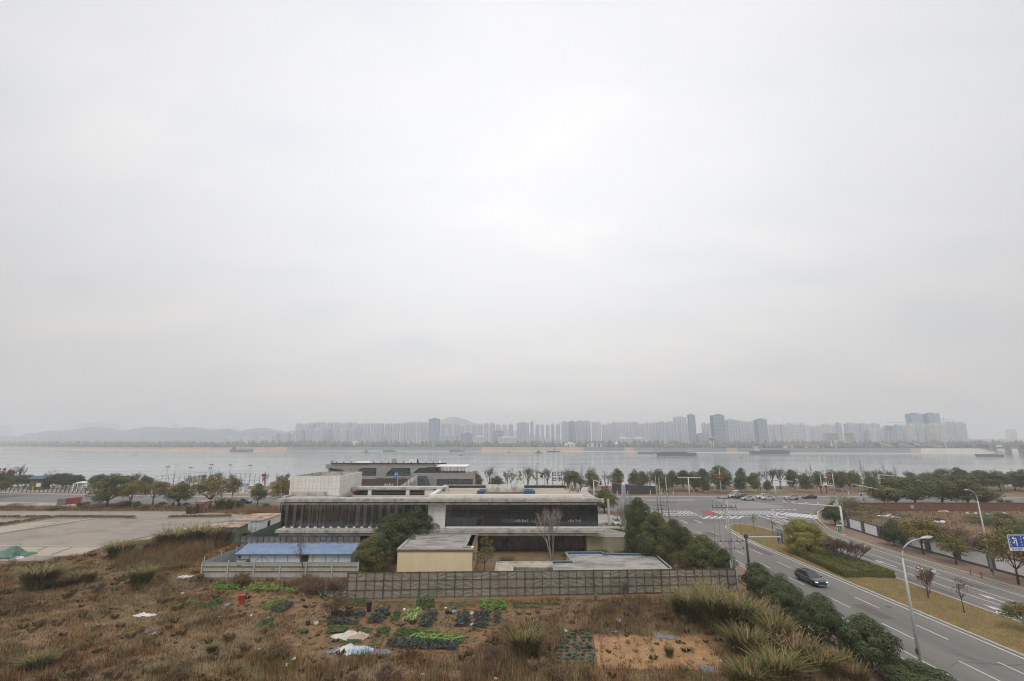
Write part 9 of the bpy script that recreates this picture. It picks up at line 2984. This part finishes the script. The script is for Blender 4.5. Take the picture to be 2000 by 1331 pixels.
cloth(690,1273,66,1.8,.7, 'tarp_blue', 'heap of white and blue sacks at the lower side of the garden',seed=3)
cloth(652,1274,32,.9,.3, 'litter_grey', 'grey sheet left of the white and blue sacks', 'plastic_sheet', 'sheet',4)
cloth(742,1276,42,1.1,.35, 'litter_grey', 'crumpled grey and white plastic right of the white and blue sacks', 'plastic_sheet', 'sheet',6)
cloth(363,1128,26,1.6,.35, 'litter_white', 'white sheet lying left of the sheet fence', 'plastic_sheet', 'sheet',7)
cloth(385,1131,26,1.6,.5, 'darksteel', 'black sheet lying against the left end of the sheet fence', 'plastic_sheet', 'sheet',8)
cloth(283,1203,38,.9,.3, 'litter_white', 'torn white plastic strip in the left field', 'plastic_sheet', 'sheet',9)
cloth(522,1146,40,1.2,.4, 'litter_white', 'white sheet behind the yellow flowering bed', 'plastic_sheet', 'sheet',10)
cloth(1286,1243,16,1.4,.3, 'litter_grey', 'grey white rubble bag at the top of the sandy plot', 'plastic_sheet', 'sheet',11)
cloth(1308,1246,18,.9,.2, 'litter_grey', 'flat grey scrap right of the rubble bag on the sandy plot', 'plastic_sheet', 'sheet',12)
cloth(1206,1214,20,.7,.3, 'litter_white', 'white foam scrap in the dead weeds before the fence', 'plastic_sheet', 'sheet',13)
cloth(1380,1310,24,1.2,.5, 'litter_grey', 'grey junk beside the red wheel at the lower right of the sandy plot', 'plastic_sheet', 'sheet',14)
cloth(20,1086,70,5.0,1.9, 'net_green', 'heap covered with green netting at the left edge of the plaza', 'netted_heap', 'heap',15)
cloth(34,1092,16,1.5,.6, 'litter_white', 'white bundle at the foot of the green netted heap', 'plastic_sheet', 'sheet',16)
cloth(446,994,22,3.5,.4, 'litter_white', 'white slab lying by the street near the ball shrub', 'plastic_sheet', 'sheet',17)
x,y=G(1361,1311)
root=thing('toy_wheel', 'small red wheel lying at the lower right of the sandy plot', 'wheel',(x,y,.03),0)
mb=MB();mb.lathe([(.13,0),(.30,0),(.30,.14),(.13,.14)],14);mb.build('tyre',M['redlant'],root,0)
mb=MB();mb.lathe([(.12,.02),(.10,.17)],8);mb.build('hub',M['litter_white'],root,0)
for i,(px,py,m,lb) in enumerate(((873,1199, 'black', 'black pot at the top of the garden beds'),(886,1199, 'litter_blue', 'blue tub at the top of the garden beds'),(601,1221, 'black', 'dark bucket left of the kale beds'),(617,1222, 'tarp', 'pale bucket left of the kale beds'),(921,1203, 'tarp', 'straw basket between the dark beds'),(444,1186, 'litter_blue', 'blue bucket beside the red bin'))):
 x,y=G(px,py);root=thing('bucket',lb, 'bucket',(x,y,0),i)
 mb=MB();mb.lathe([(.20,0),(.27,.36),(.25,.36),(.19,.06)],12);mb.build('pail',M[m],root,0,smooth=True)
 mb=MB();mb.tube([(.26*math.cos(a),0,.36+.2*math.sin(a)) for a in [PI*j/6 for j in range(7)]],.012,4);mb.build('handle',M['darksteel'],root,0)
LT=[(355,1161),(325,1104),(428,1207),(505,1271),(545,1261),(560,1303),(515,1283),(804,1316),(826,1320),(968,1328),(921,1222),(1050,1213),(1105,1235),(570,1147),(660,1184),(655,1180),(870,1190),(790,1193),(1408,1294),(524,1209),(470,1204),(490,1205),(1200,1236),(300,1240),(575,1290)]
for i,(px,py) in enumerate(LT):
 x,y=G(px,py);mb=MB();random.seed(i);mb.ball((0,0,.07),(random.uniform(.12,.3),random.uniform(.1,.2),random.uniform(.06,.16)),8,5,.35)
 o=mb.build('litter',M[('litter_white', 'litter_white', 'tarp', 'litter_blue')[i%4]]);o.location=(x,y,.03);o.rotation_euler=(0,0,i)
 tag(o,('white', 'white', 'pale tan', 'pale blue')[i%4] + ' scrap of litter lying in the dry field', 'litter', 'scraps of litter in the field')
random.seed(9)
LB=[(1717,1010, 'litter_white'),(1722,1011, 'litter_blue'),(1730,1010.5, 'litter_white'),(1736,1008, 'litter_white'),(1745,1012, 'litter_white'),(1752,1013, 'litter_blue'),(1747,1006, 'redlant'),(1838,1001.5, 'paint_y'),(1847,1001, 'litter_white'),(1840,1021.5, 'litter_white'),(1862,1022.5, 'redlant'),(1829,1022, 'litter_white'),(1890,1004.5, 'litter_white'),(1962,1005, 'litter_white'),(1930,1007, 'litter_blue'),(1905,1005, 'litter_white')]
for i,(px,py,m) in enumerate(LB):
 x,y=G(px,py);mb=MB();mb.ball((0,0,.2),(random.uniform(.4,.9),random.uniform(.3,.6),random.uniform(.2,.4)),8,5,.3)
 o=mb.build('rubbish_bag',M[m]);o.location=(x,y,0)
 tag(o,{'litter_white': 'white', 'litter_blue': 'pale blue', 'redlant': 'red', 'paint_y': 'yellow'}[m] + ' rubbish lying in the rough plot below the brick wall', 'rubbish', 'rubbish in the rough plot on the right')
# garden patches of the rough plot on the right
sheet('garden_soil',PX((1800,1009),(1830,1003),(1990,1003),(1960,1012),(1880,1019),(1830,1017)),.010,M['soil'], 'red soil patch below the brick wall')
bed([(1905,1010),(1915,1005),(1955,1005),(1945,1010)], 'cab_green', 'leafy', 'bright green vegetable patch below the brick wall',.5,2)
bed([(1745,1010),(1760,1008),(1785,1008),(1775,1011)], 'cab_mid', 'leafy', 'small green patch beside the rubbish in the rough plot',.5,2)
bed([(1815,1018),(1830,1015),(1850,1016),(1840,1019.5)], 'cab_dark', 'leafy', 'dark green patch at the left of the red soil',.5,2)
# brushwood heap at the left end of the film fence
x,y=G(655,1166)
root=thing('brushwood_heap', 'heap of dead branches and rubble at the left end of the film fence', 'heap',(x,y,0))
mb=MB();rr=random.Random(5)
for i in range(160):
 a=rr.uniform(0,2*PI);q=rr.uniform(0,2.2);c=Vector((math.cos(a)*q,math.sin(a)*q*1.4+1.2,max(.05,1.25-q*.5)*rr.uniform(.3,1)))
 d=Vector((rr.uniform(-1,1),rr.uniform(-1,1),rr.uniform(-.2,.6)))*rr.uniform(.5,1.1)
 mb.tube([c-d,c,c+d],[.03,.025,.01],4,cap=False)
mb.build('branches',M['twig'],root,0)['kind'] = 'stuff'
mb=MB()
for i in range(60):mb.ball((rr.uniform(-1.8,1.8),rr.uniform(-1,3.5),rr.uniform(0,.6)),(rr.uniform(.1,.28),)*2+(rr.uniform(.08,.2),),5,4,.25)
mb.build('rubble',M['litter_grey'],root,0)['kind'] = 'stuff'
# long stakes among the bean stalks
for i,(a,b,hh) in enumerate(((600,640,1.0),(612,590,1.2))):
 x0,y0=G(a,1210);x1,y1=G(b,1180);mb=MB();mb.tube([(x0,y0,.1),(x1,y1,hh)],.03,5);tag(mb.build('wooden_stake',M['bark_pale']), 'long pale stake leaning in the bean stalks, %s one' % ('longer', 'steeper')[i], 'stake')

# ================================================================== PLAZA
plaza=[G(-200,999),G(350,1000),G(470,1005),G(520,1011),G(430,1022),G(372,1031),G(232,1066),G(180,1085),G(175,1098),G(60,1104),G(-150,1108)]
sheet('plaza',[(-300,141.5),(-97,140),(-66,133),(-60,122),(-70,117),(-77,114),(-80,96),(-81,87),(-80,84),(-300,84)],0.02,M['paving'], 'wide worn paved plaza on the left')
sheet('plaza',PX((240,1062),(372,1029),(530,1010),(540,1014),(410,1034),(262,1068)),.026,M['sandpave'], 'sandy edge of the plaza')
for pts in (((20,1069),(90,1069),(60,1085),(0,1086)),((94,1069),(140,1069),(100,1085),(64,1085)),((144,1069),(205,1068),(150,1086),(104,1085)),((-80,1040),(60,1021),(120,1020),(-40,1048)),((-60,1030),(20,1022),(52,1022),(-30,1034))):
 sheet('plaza_panel',PX(*pts),.03,M['sandpave'])['label'] = 'tan sand panel let into the plaza'
for pts in (((-40,1067.5),(205,1067.2)),((205,1067.2),(150,1087)),((150,1087),(50,1086.5))):
 kerb_line(PX(*pts), 'kerb', 'pale kerb round the tan panels',.35,.16)
for pts in (((-60,1052),(143,1020.5)),((143,1020.5),(178,1014.8))):
 kerb_line(PX(*pts), 'kerb', 'kerb with a dark joint on the plaza',.9,.22)
M['joint']=mat('dark_joint',(.05,.05,.05),.9,0)
for pts in (((-60,1054.5),(143,1021.5)),((92,1069),(48,1084)),((142,1069),(100,1084)),((118,1020.5),(60,1031))):
 (x0,y0),(x1,y1)=PX(*pts);d=Vector((x1-x0,y1-y0)).normalized()*.09
 mb=MB();mb.poly([(x0-d.y,y0+d.x),(x0+d.y,y0-d.x),(x1+d.y,y1-d.x),(x1-d.y,y1+d.x)],.034);o=mb.build('plaza_joint',M['joint']);o['kind'] = 'structure';o['label'] = 'dark open joint in the plaza paving'
for i,pts in enumerate((((-10,1013.2),(9,1013.2)),((16,1013.2),(38,1013.2)),((47,1013.2),(68,1013.2)),((74,1013),(97,1013)),((106,1013),(262,1013.6)),((330,1013.2),(450,1011)),((-5,1027),(5,1029)),((12,1027),(38,1022.5)),((45,1022),(70,1017.2)),((76,1016.8),(97,1013.8)))):
 a,b=PX(*pts);L=math.dist(a,b);an=math.atan2(b[1]-a[1],b[0]-a[0]);c=((a[0]+b[0])/2,(a[1]+b[1])/2)
 root=thing('planting_strip', '%s of the low dry grass strips on the plaza' % (('leftmost short one', 'second short one', 'third short one', 'fourth short one', 'longest one in the middle', 'long one at the right', 'slanting one at the left edge', 'slanting one second from the left', 'slanting one third from the left', 'slanting one joining the fourth short strip')[i]), 'planting strip',(c[0],c[1],.02),an)
 mb=MB();mb.box(-L/2,L/2,-.8,.8,0,.3);mb.build('edging',M['concrete'],root,0)
 r=np.random.default_rng(i);n=int(L*90)
 q=np.column_stack([r.uniform(-L/2,L/2,n),r.uniform(-.75,.75,n),np.full(n,.28)])
 V,F=leaf_quads(q+np.column_stack([np.zeros(n),np.zeros(n),r.uniform(0,.45,n)]),r.normal(0,1,(n,3))*[1,1,.3],.5,.25,r)
 o=link('dry_grass',quads_mesh('dry_grass',V,F,M['reed_dry']),root);o['kind'] = 'stuff'
sheet('lawn',PX((-60,983.5),(55,984),(35,991),(-60,997)),.012,M['lawn_soil'], 'dry lawn corner at the left edge by the street')
sheet('forecourt',PX((-80,980.5),(225,983),(150,991),(60,993),(-80,984)),.016,M['concrete'], 'pale concrete entrance beside the street')
sheet('parking',[(20,116),(33,112),(33.5,128),(26,140),(14,147),(10,130)],.02,M['concrete'], 'pale paved corner by the pylon sign')

# text as real meshes
dg=bpy.context.evaluated_depsgraph_get()
for o in [o for o in bpy.data.objects if o.type == 'FONT']:
 me=bpy.data.meshes.new_from_object(o.evaluated_get(dg))
 n=link('sign_text',me,o.parent,o.location,o.rotation_euler)
 n['kind'] = 'stuff'
 bpy.data.objects.remove(o)
for o in bpy.data.objects:
 if o.name.split('.')[0] in ('window_band', 'glazing', 'fin', 'pillar'):o['kind'] = 'stuff'

# alike things are told apart by their order from the left
NUM=ORD+['twenty ' + w for w in ORD[:9]]+['thirtieth']+['thirty ' + w for w in ORD[:9]]
same={}
for o in bpy.data.objects:
 if o.parent is None and o.get('label') and o.get('category'):same.setdefault(o['label'],[]).append(o)
for lb,os_ in same.items():
 if 1<len(os_)<=len(NUM):
  os_.sort(key=lambda o:o.location.x/max(1,o.location.y))
  for i,o in enumerate(os_):
   o['label']=lb + ', ' + NUM[i] + ' from the left'
   if not o.get('group'):o['group']=lb

# patches and covers on the roads
M['tar_patch']=mat('tar_patch',(.115,.112,.108),.85,.15,1.0,coords='World')
for i,(x,y,w,l) in enumerate(((43.3,58,1.6,5),(40.2,75,1.4,7),(46.6,88,1.2,9),(62.5,84,1.5,6),(65.6,69,1.3,5),(43.8,104,2.2,5),(58.9,66,.9,8),(39.9,91,1.0,12))):
 mark([(x-w/2,y),(x+w/2,y+.1),(x+w/2,y+l),(x-w/2,y+l-.15)], 'tar_patch', 'tar_patch').location.z-=.006
for x,y in ((39.9,52.5),(43.4,70.5),(46.5,62),(59.2,72),(65.8,80),(62.4,60),(42,99),(55,150),(30,160),(70,155)):
 mark([(x+.36*math.cos(a),y+.36*math.sin(a)) for a in [2*PI*k/12 for k in range(12)]], 'darksteel', 'manhole_cover')
